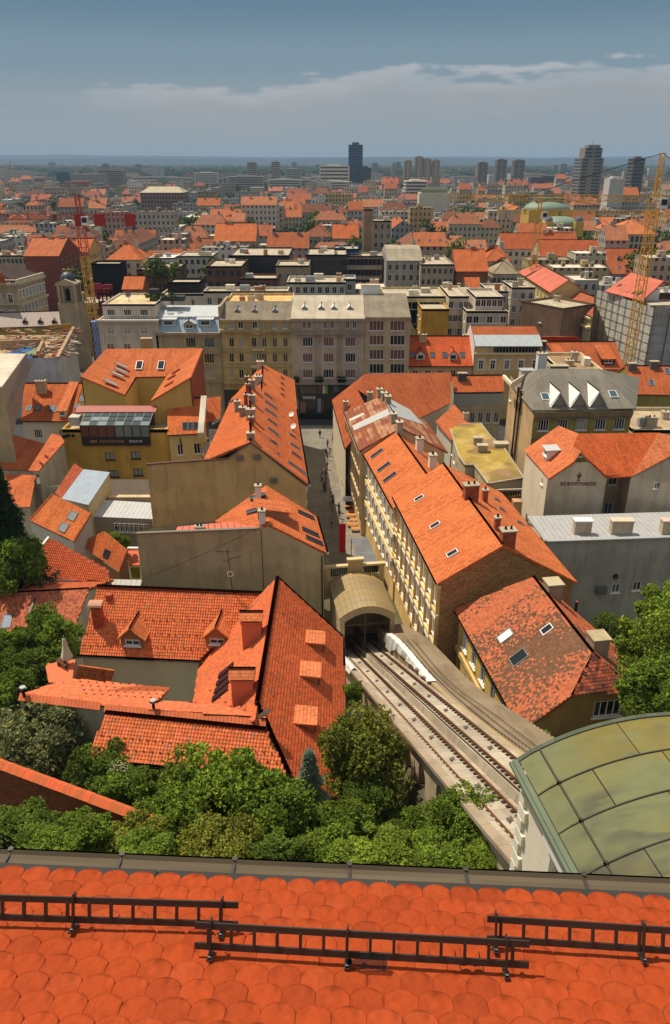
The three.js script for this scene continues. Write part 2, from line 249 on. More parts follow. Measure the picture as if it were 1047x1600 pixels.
// two-slope house: e0-e1 the eave that shows, r0-r1 the ridge, back eave mirrored (or b0, b1). hip: 0, 1, 2 = first end, 3 = both ends, walls inset by ov
function gable(t, o) {
  let { e0, e1, r0, r1, gr = 0, ov = .45, th = .22, roof, wall, hip = 0, k = 1 } = o;
  { const ed = flat(dv(e0, e1)); r1 = r0.clone().addScaledVector(ed, dv(r0, r1).dot(ed)).setY(r0.y); }
  const bk = (e, r) => { const q = r.clone().addScaledVector(V(r.x - e.x, 0, r.z - e.z), k); q.y = r.y - (r.y - e.y) * k; return q; };
  const h0 = hip & 1, h1 = hip & 2;
  const b0 = o.b0 || (h0 ? bk(e0, r0.clone().add(dv(r0, e0).projectOnVector(flat(dv(r0, r1))))) : bk(e0, r0)), b1 = o.b1 || (h1 ? bk(e1, r1.clone().add(dv(r1, e1).projectOnVector(flat(dv(r0, r1))))) : bk(e1, r1));
  const rg = new G(), faces = [];
  let H0, H1; if (o.half) { const ax0 = flat(dv(r0, r1)), R1 = r1.clone().addScaledVector(ax0, dv(r1, e1).dot(ax0)); H0 = mixv(R1, e1, o.half); H1 = mixv(R1, b1, o.half); }
  const F1 = frameOf(H0 ? [e0, e1, H0, r1, r0] : [e0, e1, r1, r0]), F2 = frameOf(H0 ? [b1, b0, r0, r1, H1] : [b1, b0, r0, r1]); faces.push(F1, F2);
  if (h0) faces.push(frameOf([b0, e0, r0])); if (h1) faces.push(frameOf(H0 ? [H0, H1, r1] : [e1, b1, r1]));
  for (const f of faces) rg.slab(f.pts, th, f.n);
  const rm = part(t, 'roof', rg, roof);
  const cap = new G(), cm = o.cap || roof; const nb = Math.max(1, Math.round(r0.distanceTo(r1) / 3));
  cap.tube(r0.clone().add(V(0, .03, 0)), r1.clone().add(V(0, .03, 0)), .13, .13, 6); if (h0) { cap.tube(e0, r0, .1, .1, 5); cap.tube(b0, r0, .1, .1, 5); } if (h1) { cap.tube(H0 || e1, r1, .1, .1, 5); cap.tube(H1 || b1, r1, .1, .1, 5); }
  if (!o.nocap) part(t, 'ridge_cap', cap, cm);
  const ax = flat(dv(r0, r1)), low = V(0, -th * 1.1, 0);
  const ins = (e, r, s) => { const q = dv(e, r), hl = Math.hypot(q.x, q.z); return e.clone().addScaledVector(q, ov / hl).add(low); };
  const s0 = h0 ? 0 : o.og ?? .15, s1 = h1 ? 0 : o.og ?? .15;
  let we0 = ins(e0, r0), we1 = ins(e1, r1), wb0 = ins(b0, r0), wb1 = ins(b1, r1);
  const mv = (q, s) => q.clone().addScaledVector(ax, s);
  if (!h0) { we0 = mv(we0, s0); wb0 = mv(wb0, s0); } if (!h1) { we1 = mv(we1, -s1); wb1 = mv(wb1, -s1); }
  const wr0 = mv(r0.clone().add(low), s0), wr1 = mv(r1.clone().add(low), -s1), c = [we0, we1, wb0, wb1].reduce((a, q) => a.add(q), V(0, 0, 0)).divideScalar(4), wg = new G();
  const W = o.win || {};
  const side = (a, b, mid, key) => { const L = Math.hypot(a.x - b.x, a.z - b.z), ws = typeof W[key] === 'function' ? W[key](L, a, b) : W[key] || []; const m = o.wm && o.wm[key], gg = m ? new G() : wg; addWall(t, gg, Array.isArray(mid) ? [a, ...mid, b] : mid ? [a, mid, b] : [a, b], gr, outOf(a, b, c), ws); if (m) part(t, 'wall', gg, m); };
  side(we0, we1, null, 'front'); side(wb0, wb1, null, 'back'); side(we0, wb0, h0 ? null : wr0, 'end0'); side(we1, wb1, H0 ? [H0, H1].map(q => mv(q.clone().add(low), -.3)) : h1 ? null : wr1, 'end1');
  part(t, 'wall', wg, wall);
  if (o.gutter !== false) { const gg = new G(), q = F1.n.clone().setY(0).normalize().multiplyScalar(.06); gg.tube(e0.clone().add(q).add(V(0, -.1, 0)), e1.clone().add(q).add(V(0, -.1, 0)), .08, .08, 6); part(t, 'gutter', gg, o.gm || zinc); }
  return { f: F1, bf: F2, faces, e0, e1, r0, r1, b0, b1, we0, we1, wb0, wb1 };
}
// free roof from polygons, with walls under the chains given
function freeHouse(t, o) {
  const rg = new G(), fs = o.faces.map(p => frameOf(p)); for (const f of fs) rg.slab(f.pts, o.th ?? .22, f.n); part(t, 'roof', rg, o.roof);
  const c = o.faces.flat().reduce((a, q) => a.add(q), V(0, 0, 0)).divideScalar(o.faces.flat().length), wg = new G();
  for (const w of o.walls) { const ch = w.map(q => { const m = q.clone(); m.y -= (o.th ?? .22) * 1.1; const d = dv(q, c).setY(0).normalize().multiplyScalar(o.ov ?? .3); return m.add(d); }); addWall(t, wg, ch, o.gr ?? 0, outOf(ch[0], ch[ch.length - 1], c), w.wins || []); }
  part(t, 'wall', wg, o.wall); return fs;
}
// box with a flat roof and parapet. a, b = front top corners (world), deep = metres back
function flatBox(t, a, b, deep, o = {}) {
  const u = flat(dv(a, b)), back = u.clone().cross(UP).negate(); if (back.z > 0) back.negate(); if (o.back) back.copy(o.back);
  const y = a.y, gr = o.gr ?? 0, c = a.clone().addScaledVector(back, deep), d = b.clone().addScaledVector(back, deep), m = mixv(a, d, .5), wg = new G(), L = a.distanceTo(b), W = o.win || {};
  addWall(t, wg, [a, b], gr, back.clone().negate(), typeof W.front === 'function' ? W.front(L) : W.front);
  addWall(t, wg, [a, c], gr, u.clone().negate(), typeof W.left === 'function' ? W.left(deep) : W.left); addWall(t, wg, [b, d], gr, u, typeof W.right === 'function' ? W.right(deep) : W.right); addWall(t, wg, [c, d], gr, back);
  part(t, 'wall', wg, o.wall);
  const pt = .25, ph = o.ph ?? .5, rg = new G(); rg.poly([a, b, d, c].map(q => atY(q, y - ph)), UP); part(t, 'roof', rg, o.roof || plaster(C.concrete, 1));
  const pg = new G(), q = (p, q2, inn) => { const n = inn.clone().multiplyScalar(pt / 2); pg.bar(p.clone().add(n).setY(y - ph / 2 + .02), q2.clone().add(n).setY(y - ph / 2 + .02), pt, ph + .1); };
  q(a.clone().addScaledVector(u, -.03), b.clone().addScaledVector(u, .03), back); q(c.clone().addScaledVector(u, -.03), d.clone().addScaledVector(u, .03), back.clone().negate()); q(a.clone().addScaledVector(back, pt + .002), c.clone().addScaledVector(back, -pt - .002), u); q(b.clone().addScaledVector(back, pt + .002), d.clone().addScaledVector(back, -pt - .002), u.clone().negate());
  part(t, 'parapet', pg, o.pm || o.wall);
  return { a, b, c, d, u, back, y: y - ph };
}
// things on roofs
function skylight(t, f, pos, w, l, o = {}) {
  const g = new G(), n = f.n, u = f.u, v = f.v, e = .08, hgt = .12, cc = pos.clone().addScaledVector(n, hgt / 2);
  const b = (du, dvv, a, c, hh = hgt) => g.ob(cc.clone().addScaledVector(u, du).addScaledVector(v, dvv), u.clone().multiplyScalar(a / 2), v.clone().multiplyScalar(c / 2), n.clone().multiplyScalar(hh / 2));
  b(-w / 2, 0, e, l + e); b(w / 2, 0, e, l + e); b(0, l / 2, w - e, e); b(0, -l / 2, w - e, e);
  const m = part(t, 'skylight', g, o.frame || metalG), p = new G(), q = cc.clone().addScaledVector(n, .01);
  const k = (a, c) => q.clone().addScaledVector(u, a * w / 2).addScaledVector(v, c * l / 2); p.poly([k(-1, -1), k(1, -1), k(1, 1), k(-1, 1)], n); part(m, 'pane', p, o.pane || glassB); return m;
}
function chimney(t, pos, w, l, h, mat, o = {}) {
  const u = o.u || V(1, 0, 0), g = new G(); g.box(pos.x, pos.y + h / 2 - .8, pos.z, w, h + 1.6, l, u);
  const m = part(t, 'chimney', g, mat), c = new G(); c.box(pos.x, pos.y + h + .07, pos.z, w + .2, .14, l + .2, u); part(m, 'chimney_cap', c, o.cap || plaster(C.concrete, 1));
  const pots = o.pots ?? 2, pg = new G(); for (let i = 0; i < pots; i++) { const s = (i - (pots - 1) / 2) * Math.max(w, l) / (pots + .4), q = pos.clone().addScaledVector(w >= l ? u : V(0, 1, 0).cross(u), s).setY(pos.y + h + .14); pg.tube(q, q.clone().add(V(0, .3, 0)), .12, .1, 7); }
  part(m, 'chimney_pot', pg, o.potm || M([.04, .035, .03])); return m;
}
function dormer(t, f, pos, w, h, o = {}) {                        // gabled or shed dormer standing on slope f, front foot at pos
  const out = V(f.n.x, 0, f.n.z).normalize(), tn = Math.hypot(f.n.x, f.n.z) / f.n.y, u = f.u, rise = o.rise ?? w * .32, wg = new G(), rg = new G(), oh = .25;
  const q = (s, y, d) => pos.clone().addScaledVector(u, s).addScaledVector(out, -d).add(V(0, y, 0));
  const D = h / tn, wh = o.win !== false ? [[q(-w * .32, h * .3, 0), q(w * .32, h * .3, 0), q(w * .32, h * .86, 0), q(-w * .32, h * .86, 0)]] : [];
  if (o.shed) {
    const tp = o.shed, DD = h / (tn - tp);
    wg.poly([q(-w / 2, -.1, 0), q(w / 2, -.1, 0), q(w / 2, h, 0), q(-w / 2, h, 0)], out, wh);
    for (const s of [-1, 1]) wg.poly([q(s * w / 2, -.1, 0), q(s * w / 2, h, 0), q(s * w / 2, h + DD * tp, DD)], u.clone().multiplyScalar(s));
    rg.slab([q(-w / 2 - oh, h - oh * tp + .14, -oh), q(w / 2 + oh, h - oh * tp + .14, -oh), q(w / 2 + oh, h + DD * tp + .14, DD), q(-w / 2 - oh, h + DD * tp + .14, DD)], .14);
  } else {
    wg.poly([q(-w / 2, -.1, 0), q(w / 2, -.1, 0), q(w / 2, h, 0), q(0, h + rise, 0), q(-w / 2, h, 0)], out, wh);
    for (const s of [-1, 1]) wg.poly([q(s * w / 2, -.1, 0), q(s * w / 2, h, 0), q(s * w / 2, h, D)], u.clone().multiplyScalar(s));
    const k = rise / (w / 2), rd = (h + rise + .14) / tn;
    for (const s of [-1, 1]) rg.slab([q(s * (w / 2 + oh), h - oh * k + .14, -oh), q(0, h + rise + .14, -oh), q(0, h + rise + .14, rd), q(s * (w / 2 + oh), h - oh * k + .14, (h - oh * k) / tn)], .12);
    rg.tube(q(0, h + rise + .16, -oh), q(0, h + rise + .16, rd), .09, .09, 5);
  }
  const m = part(t, 'dormer', wg, o.wall); part(m, 'dormer_roof', rg, o.roof);
  if (wh.length) addWindow(m, q(0, h * .58, 0), out, w * .64, h * .56, { frame: o.frame || frameW, pane: o.pane || glassD, kind: o.kind || 'sash' });
  return m;
}
// real tiles laid on a slope: one instanced part
const tileGeo = (() => { const s = new THREE.Shape(); s.moveTo(-.5, 1); s.lineTo(.5, 1); s.lineTo(.5, .1); s.quadraticCurveTo(.42, -.1, 0, -.14); s.quadraticCurveTo(-.42, -.1, -.5, .1); const g = new THREE.ExtrudeGeometry(s, { depth: .06, bevelEnabled: false, curveSegments: 3 }); return g; })();
const panGeo = (() => { const g = new G(), k = 5, a = [], b = []; for (let i = 0; i <= k; i++) { const x = i / k - .5, z = .16 * Math.cos(i / k * Math.PI * 2 - Math.PI) ; a.push(V(x, -.12, z + .1)); b.push(V(x, 1, z + .02)); } for (let i = 0; i < k; i++) { g.poly([a[i], a[i + 1], b[i + 1], b[i]], V(0, 0, 1)); g.poly([a[i], a[i + 1], a[i + 1].clone().add(V(0, 0, -.1)), a[i].clone().add(V(0, 0, -.1))], V(0, -1, 0)); } return g.geo(); })();
function inside(p, poly) { let c = false; for (let i = 0, j = poly.length - 1; i < poly.length; j = i++) { const a = poly[i], b = poly[j]; if (a.y > p.y !== b.y > p.y && p.x < (b.x - a.x) * (p.y - a.y) / (b.y - a.y) + a.x) c = !c; } return c; }
function tiles(t, f, w, h, color, o = {}) {
  const R2 = rng(o.seed || 5), to = q => { const d = dv(f.o, q); return new THREE.Vector2(d.dot(f.u), d.dot(f.v)); }, poly = f.pts.map(to), bb = new THREE.Box2().setFromPoints(poly), L = [];
  const tilt = o.tilt ?? .05, nh = f.n, x = f.u, holes = (o.holes || []);
  let row = 0; for (let y = bb.min.y; y < bb.max.y; y += h, row++) for (let xx = bb.min.x + (row & 1 && !o.pan ? w / 2 : 0); xx < bb.max.x; xx += w) {
    const c = new THREE.Vector2(xx + w / 2, y + h / 2); if (!inside(c, poly)) continue;
    L.push([xx + w / 2, y]);
  }
  const m = new THREE.InstancedMesh(o.pan ? panGeo : tileGeo, M(color, { rough: .85, map: T.noise }), L.length), M4 = new THREE.Matrix4(), yv = f.v.clone().addScaledVector(nh, -tilt).normalize(), zv = x.clone().cross(yv), base = worldBase(t), col = new THREE.Color();
  L.forEach(([a, b], i) => {
    const p = f.o.clone().addScaledVector(f.u, a).addScaledVector(f.v, b).addScaledVector(nh, .03 + tilt * h + rr(0, .008, R2)).sub(base);
    const j = rr(-.02, .02, R2), xj = x.clone().addScaledVector(yv, j), s = 1.0;
    M4.makeBasis(xj.multiplyScalar(w * .985), yv.clone().multiplyScalar(h * 1.12 * s), zv.clone().multiplyScalar(o.zk ?? .3)); M4.setPosition(p); m.setMatrixAt(i, M4);
    const wp = p.clone().add(base); (o.col || ((r, c) => { const k = .8 + .35 * r(); c.setRGB(k, k * (.92 + .14 * r()), k * (.88 + .2 * r())); }))(R2, col, wp, a, b); m.setColorAt(i, col);
  });
  m.name = 'roof_tiles'; m.userData.kind = 'stuff'; shade(m); t.add(m); return m;
}
// strip of trim along a wall between two points
const strip = (g, a, b, out, w, h) => { const n = out.clone().multiplyScalar(w / 2 + .002); g.bar(a.clone().add(n), b.clone().add(n), w, h); };

// ---------------------------------------------------------------- trees
function leafShape() { const g = new G(), r = rng(3); for (let i = 0; i < 5; i++) { const a = V(rr(-1, 1, r), rr(-.6, 1, r), rr(-1, 1, r)).normalize(), b = V(rr(-1, 1, r), rr(-1, 1, r), rr(-1, 1, r)).cross(a).normalize(), o = V(rr(-.5, .5, r), rr(-.5, .5, r), rr(-.5, .5, r)); const q = (s, t) => o.clone().addScaledVector(a, s).addScaledVector(b, t); g.poly([q(-.6, 0), q(0, .3), q(.6, 0), q(0, -.3)], UP); } return g.geo(); }
const leafG = leafShape();
const needleG = (() => { const g = new G(), r = rng(8); for (let i = 0; i < 5; i++) { const a = V(rr(-1, 1, r), rr(-.5, .3, r), rr(-1, 1, r)).normalize(), b = a.clone().cross(V(0, 1, 0)).normalize(), q = (s, t) => a.clone().multiplyScalar(s).addScaledVector(b, t); g.poly([q(-.8, -.06), q(.8, -.1), q(.8, .1), q(-.8, .06)], UP); } return g.geo(); })();
function crown(seed, n, size, o = {}) {                           // unit crown: radius about 1, centre at the origin
  const r = rng(seed), blobs = [], mesh = new THREE.InstancedMesh(o.needle ? needleG : leafG, o.mat, n), M4 = new THREE.Matrix4(), q = new THREE.Quaternion(), e = new THREE.Euler(), col = new THREE.Color();
  const nb = o.blobs || 16;
  for (let i = 0; i < nb; i++) { const a = r() * 6.283, y = rr(-.75, .85, r), k = Math.sqrt(Math.max(0, 1 - y * y)) * rr(.2, .95, r); blobs.push([V(Math.cos(a) * k, y * .85, Math.sin(a) * k), rr(.1, .36, r), rr(.7, 1.3, r)]); }
  for (let i = 0; i < n; i++) {
    let p, tone = 1;
    if (o.cone) { const y = r(), layer = (y * 9) % 1, a = r() * 6.283, rad = (1 - y) * (.5 + .5 * (1 - layer)) * (.55 + .6 * hash(Math.floor(a * 1.75), Math.floor(y * 9), seed)) + .03, k = Math.sqrt(rr(.12, 1, r)); p = V(Math.cos(a) * rad * k, y * 2 - 1 - (rad * k) * .25, Math.sin(a) * rad * k); tone = .65 + .5 * k; }
    else { const b = pick(blobs, r), d = V(rr(-1, 1, r), rr(-1, 1, r), rr(-1, 1, r)).normalize(), k = .25 + .75 * Math.cbrt(r()); p = b[0].clone().addScaledVector(d, b[1] * k * rr(.85, 1.12, r)); tone = b[2]; }
    const s = size * (.5 + 1.1 * r() * r()); e.set(r() * 6.3, r() * 6.3, r() * 6.3); if (o.needle) e.set(rr(-.3, .3, r), r() * 6.3, rr(-.3, .3, r)); q.setFromEuler(e); M4.compose(p, q, V(s, s, s)); mesh.setMatrixAt(i, M4);
    const k = tone * rr(.7, 1.3, r), w = r(); col.setRGB(k * (.85 + .35 * w), k, k * (.8 + .3 * (1 - w))); mesh.setColorAt(i, col);
  }
  mesh.name = 'crown'; mesh.userData.kind = 'stuff'; shade(mesh); return mesh;
}
const leafM = c => M(c, { rough: 1, tr: .2, key: 'leaf' });
const bark = M([.12, .085, .055], { map: T.noise, rough: 1 });
function trunkG(h, r, seed, spread = 1) { const g = new G(), q = rng(seed); g.tube(V(0, -.6, 0), V(.1, h * .5, 0), r, r * .7, 8); g.tube(V(.1, h * .5, 0), V(0, h * .85, .1), r * .7, r * .3, 7); for (let i = 0; i < 7; i++) { const a = q() * 6.28, y = h * rr(.3, .7, q); g.tube(V(.06, y, 0), V(Math.cos(a) * spread * rr(.4, .75, q), y + h * rr(.15, .35, q), Math.sin(a) * spread * rr(.4, .75, q)), r * .4, r * .1, 5); } return g; }
// ---------------------------------------------------------------- ground
const TRK = z => 2.5 + .495 * (66 + z);                            // level of the funicular track at world z (negative)
const xs = z => 5.55 - .15 * (-z - 37.7);                          // its left rail
function terr(x, z) {
  const d = -z; let h = clamp(1.5 + .5 * (61.5 - d), 0, 28) * sst(66, 60, d);
  const l = sst(xs(z) - .9, xs(z) - 1.6, x); h -= l * 3.6 * sst(68, 58, d) * sst(12, 26, d);
  h += sst(-12, -24, x) * sst(100, 60, d) * 2.0 * sst(20, 50, d);
  if (x > 12) h -= sst(17, 24, x) * 2.5 * sst(20, 36, d);
  return Math.max(h, 0);
}
{
  const g = new THREE.PlaneGeometry(140, 130, 140, 130); g.rotateX(-Math.PI / 2); g.translate(0, 0, -45); const p = g.attributes.position, uv = g.attributes.uv;
  for (let i = 0; i < p.count; i++) { const x = p.getX(i), z = p.getZ(i); p.setY(i, terr(x, z) + .02 + .12 * (fbm(x / 140 + .5, z / 130, 40, 5, 3))); uv.setXY(i, x, z); }
  g.computeVertexNormals(); struct('ground', g, M([.13, .12, .07], { map: T.noise, bump: T.noiseB, bs: .1 }));
  const f = new G(); f.poly([V(-16000, -.05, 600), V(16000, -.05, 600), V(16000, -.05, -22000), V(-16000, -.05, -22000)], UP); struct('city_ground', f, M([.16, .155, .14], { map: T.noise }));
}
// ---------------------------------------------------------------- the lookout tower's own roof in front
{
  const A = P(0, 1362, 45.5), B = P(1047, 1410, 45.5), u = flat(dv(A, B)), hz = V(0, 1, 0).cross(u).negate(); if (hz.z < 0) hz.negate();
  const sl = 22 * Math.PI / 180, v = hz.clone().multiplyScalar(Math.cos(sl)).add(V(0, Math.sin(sl), 0)), n = u.clone().cross(v).normalize(); if (n.y < 0) n.negate();
  const t = thing('watch_tower', 'watch tower roof of wide orange beaver-tail tiles filling the bottom of the view', 'tower', V(0, 26, 0)), W = 4.2;
  const L0 = A.clone().addScaledVector(u, -W + 1.2), L1 = B.clone().addScaledVector(u, W - 1.2), at = (a, b, c = 0) => mixv(A, B, .5).addScaledVector(u, a).addScaledVector(v, b).addScaledVector(n, c);
  const g = new G(); g.slab([at(-6, 0, -.03), at(6, 0, -.03), at(6, 3.4, -.03), at(-6, 3.4, -.03)], .12, n); part(t, 'roof_deck', g, M([.2, .07, .03]));
  const w = new G(); const c0 = at(-5.4, .4, -.2), c1 = at(5.4, .4, -.2), c2 = at(5.4, 3.4, -.2), c3 = at(-5.4, 3.4, -.2);
  for (const [a, b] of [[c0, c1], [c1, c2], [c2, c3], [c3, c0]]) w.poly([a, b, atY(b, 24), atY(a, 24)], mixv(a, b, .5).sub(at(0, 2))); part(t, 'wall', w, plaster(C.cream, 1));
  // tiles, one by one
  const tw = .182, th = .335, ex = .152, mk = (s) => {
    const r = rng(s), sh = new THREE.Shape(), k = tw / 2 - .0018; sh.moveTo(-k, th); sh.lineTo(k, th); sh.lineTo(k, .07);
    for (let i = 1; i <= 11; i++) { const a = i / 12 * Math.PI; sh.lineTo(k * Math.cos(a), .07 - .07 * Math.sin(a)); } sh.lineTo(-k, .07);
    const ge = new THREE.ExtrudeGeometry(sh, { depth: .013, bevelEnabled: true, bevelThickness: .003, bevelSize: .0025, bevelSegments: 1, curveSegments: 4 });
    const p = ge.attributes.position; 
    const uv = ge.attributes.uv; const cx = (s - 11) % 3, cy = Math.floor((s - 11) / 3); for (let i = 0; i < uv.count; i++) uv.setXY(i, (cx + .5 + p.getX(i) / tw * .98) / 3, (cy + clamp(p.getY(i) / .34, .004, .996)) / 3);
    ge.computeVertexNormals(); return ge;
  };
  const clay = tex(1536, 1536, (a, b) => { const x = (a * 3 % 1 - .5) * 2.04, y = (b * 3 % 1) * .34, d = y - .07 * (1 - Math.sqrt(Math.max(0, 1 - x * x))), q = fbm(a, b, 14, 201, 6), q2 = fbm(a, b, 90, 205, 3), s = hash(a * 1536 | 0, b * 1536 | 0, 6), m = fbm(a, b, 9, 209, 5), e = sst(.022, .002, d + (q - .5) * .016), sd = sst(.93, 1, Math.abs(x)), gr = sst(.5, .75, m) * sst(.1, .02, d), k = (.8 + .3 * (q - .5) + .18 * (q2 - .5) - (s > .994 ? .3 : 0)) * (1 - .27 * e) * (1 - .2 * sd) * (1 - .35 * gr); return [k, k * (.95 + .1 * q2), k * (.92 + .16 * q)]; }, true, 1, 1);
  const ms = [[.45, .07, .016], [.42, .066, .016], [.44, .074, .019], [.40, .062, .015], [.46, .077, .02], [.37, .058, .015]].map(c => M(c, { map: clay, bump: T.noiseB, bs: .002, rough: .82 }));
  const gs = [...Array(9)].map((_, i) => mk(11 + i)), tilt = .125, yv = v.clone().addScaledVector(n, -tilt).normalize(), zv = u.clone().cross(yv), list = [];
  const inview = q => { const c = q.clone().project(camera); return Math.abs(c.x) < 1.08 && c.y > -1.16 && c.y < 1; };
  camera.aspect = 670 / 1024; camera.updateProjectionMatrix();
  for (let row = 0; row < 20; row++) for (let i = -33; i < 33; i++) { const a = i * tw + (row & 1 ? tw / 2 : 0), b = row * ex, q = at(a, b + .06, 0); list.push([a, b, inview(q), q.distanceTo(camera.position), row, i]); }
  const vis = list.filter(q => q[2]).sort((a, b) => a[3] - b[3]), near = new Set(vis.slice(0, 300)), rest = new G();
  for (const q of list) {
    const [a, b, iv, , row, i] = q, h = hash(i + 50, row, 3), ge = gs[Math.floor(hash(i + 50, row, 7) * 9)], pos = at(a, b, .046 + .0035 * hash(i, row, 4)), tw2 = (hash(i + 9, row, 5) - .5) * .035;
    const x = u.clone().addScaledVector(yv, tw2), m4 = new THREE.Matrix4().makeBasis(x, yv, zv).setPosition(pos);
    if (near.has(q)) { const m = put(t, 'roof_tile', ge, ms[h < .34 ? 0 : h < .6 ? 1 : h < .78 ? 2 : h < .86 ? 3 : h < .96 ? 4 : 5], pos, [x, yv, zv]); }
    else if (b < 2.9 && Math.abs(a) < 6) rest.add(ge, m4);
  }
  part(t, 'roof_tiles', rest, ms[1], true);
  // lead flashing and gutter along the eave
  const lead = M([.055, .054, .052], { map: T.noise, rough: .75 }), fl = new G(); for (let k = -6; k < 6; k += 1.6) fl.slab([at(k + .006, -.105, .008), at(Math.min(6, k + 1.594), -.105, .008), at(Math.min(6, k + 1.594), .06, .014), at(k + .006, .06, .014)], .006, n); part(t, 'flashing', fl, lead);
  const gt = new G(), gu = M([.14, .11, .075], { map: T.noise, rough: .8 }), dn = hz.clone().negate(), sec = [[-.05, -.02], [-.085, -.045], [-.15, -.05], [-.185, -.045], [-.205, -.02]];
  const gp = (k, s) => at(k, 0).addScaledVector(dn, -s[0]).add(V(0, s[1], 0)); for (let i = 0; i < 4; i++) gt.poly([gp(-6, sec[i]), gp(6, sec[i]), gp(6, sec[i + 1]), gp(-6, sec[i + 1])]); const gm = part(t, 'gutter', gt, gu);
  const rim = new G(); rim.tube(gp(-6, [-.212, -.045]), gp(6, [-.212, -.045]), .021, .021, 12); rim.tube(gp(-6, [-.212, -.07]), gp(6, [-.212, -.07]), .012, .012, 8); part(gm, 'gutter_rim', rim, M([.02, .018, .016], { rough: .7 }));
  const bk = new G(); for (let k = -5.6; k < 6; k += .82) { bk.bar(gp(k, [-.06, -.03]), gp(k, [-.215, -.045]), .022, .006); bk.tube(gp(k, [-.215, -.075]), gp(k, [-.215, -.02]), .02, .02, 8); } part(gm, 'gutter_bracket', bk, metalD);
  // snow-guard ladders
  const iron = M([.07, .058, .048], { map: T.noise, rough: .5, metal: .4 }), pf = { n, o: at(0, 0, .066) };
  const ladder = (p0, p1, posts, label, H = .165) => {
    const a = PP(...p0, pf), b = PP(...p1, pf), l = thing('snow_guard', label, 'snow guard', mixv(a, b, .5), 'snow guard ladders on the tower roof'), d = dv(a, b).normalize(), L = a.distanceTo(b);
    const q = (s, h) => a.clone().addScaledVector(d, s).addScaledVector(n, h), r1 = new G(), r2 = new G(); r1.bar(q(0, H), q(L, H), .012, .038, n); r2.bar(q(0, .045), q(L, .045), .012, .038, n); part(l, 'rail', r1, iron); part(l, 'rail', r2, iron);
    for (let s = .08; s < L; s += .132) { const g2 = new G(); g2.bar(q(s, .055), q(s, H - .01), .022, .016, d); part(l, 'rung', g2, iron); }
    for (const px of posts) { const s = clamp((px - p0[0]) / (p1[0] - p0[0])) * L, g2 = new G(), o = v.clone().multiplyScalar(.014); g2.bar(q(s, 0).add(o), q(s, H + .03).add(o), .026, .012, d); g2.bar(q(s, H + .03).addScaledVector(v, .02), q(s, H + .03).addScaledVector(v, -.02), .026, .012, d); g2.bar(q(s, -.004).addScaledVector(v, .06), q(s, -.004).addScaledVector(v, -.05), .03, .008, n); const m = part(l, 'bracket', g2, iron); const bo = new G(); bo.tube(q(s, 0).addScaledVector(v, .045), q(s, .012).addScaledVector(v, .045), .009, .009, 6); part(m, 'bolt', bo, metalG); }
    return l;
  };
  ladder([-420, 1431], [372, 1456], [-112, 118, 347], 'iron snow guard ladder at the left edge, overlapping the middle one');
  ladder([304, 1489], [826, 1520], [330, 546, 791], 'middle iron snow guard ladder, nearest one, with a bottle behind it');
  ladder([760, 1478], [1430, 1523], [774, 1010, 1246], 'iron snow guard ladder running out of the right edge of the photo');
  // bottle and sunglasses caught by the guard
  const bp = PP(577, 1513, pf).addScaledVector(n, .012), d = u.clone(), bt = thing('plastic_bottle', 'empty clear plastic bottle lying against the middle snow guard', 'bottle', bp);
  const pts = [[0, -.1], [.028, -.1], [.031, -.092], [.029, -.06], [.031, -.055], [.029, -.03], [.031, -.02], [.031, .04], [.02, .075], [.012, .088], [.012, .1]].map(q => new THREE.Vector2(q[0] || .0001, q[1]));
  const lg = new THREE.LatheGeometry(pts, 16), qm = new THREE.Matrix4().makeBasis(v, d.clone().negate(), n).setPosition(bp.clone().addScaledVector(n, .02)), bg = new G(); bg.add(lg, qm);
  const pet = M([.75, .82, .9], { rough: .12, tr: .75, key: 'pet' }); part(bt, 'bottle_body', bg, pet);
  const cg = new G(), cq = bp.clone().addScaledVector(n, .02).addScaledVector(d, -.1); cg.tube(cq, cq.clone().addScaledVector(d, -.022), .015, .015, 10); part(bt, 'cap', cg, M([.04, .12, .5], { rough: .4 }));
  const sp0 = PP(733, 1511, pf), sg = thing('sunglasses', 'dark sunglasses lying on the tiles below the middle snow guard', 'sunglasses', sp0), lens = new G(), fr = new G();
  for (const s of [-1, 1]) { const c = sp0.clone().addScaledVector(u, s * .034).addScaledVector(n, .022); const pl = [...Array(12)].map((_, i) => c.clone().addScaledVector(u, .028 * Math.cos(i / 12 * 6.283)).addScaledVector(v, .022 * Math.sin(i / 12 * 6.283))); lens.slab(pl, .003, n); fr.tube(c.clone().addScaledVector(u, s * .03), c.clone().addScaledVector(u, s * .036).addScaledVector(v, -.12).addScaledVector(n, -.008), .003, .0025, 5); }
  fr.bar(sp0.clone().addScaledVector(u, -.066).addScaledVector(v, .014).addScaledVector(n, .024), sp0.clone().addScaledVector(u, .066).addScaledVector(v, .014).addScaledVector(n, .024), .005, .006, n);
  part(sg, 'lens', lens, glassD); part(sg, 'frame', fr, M([.01, .01, .01], { rough: .3 }));
}
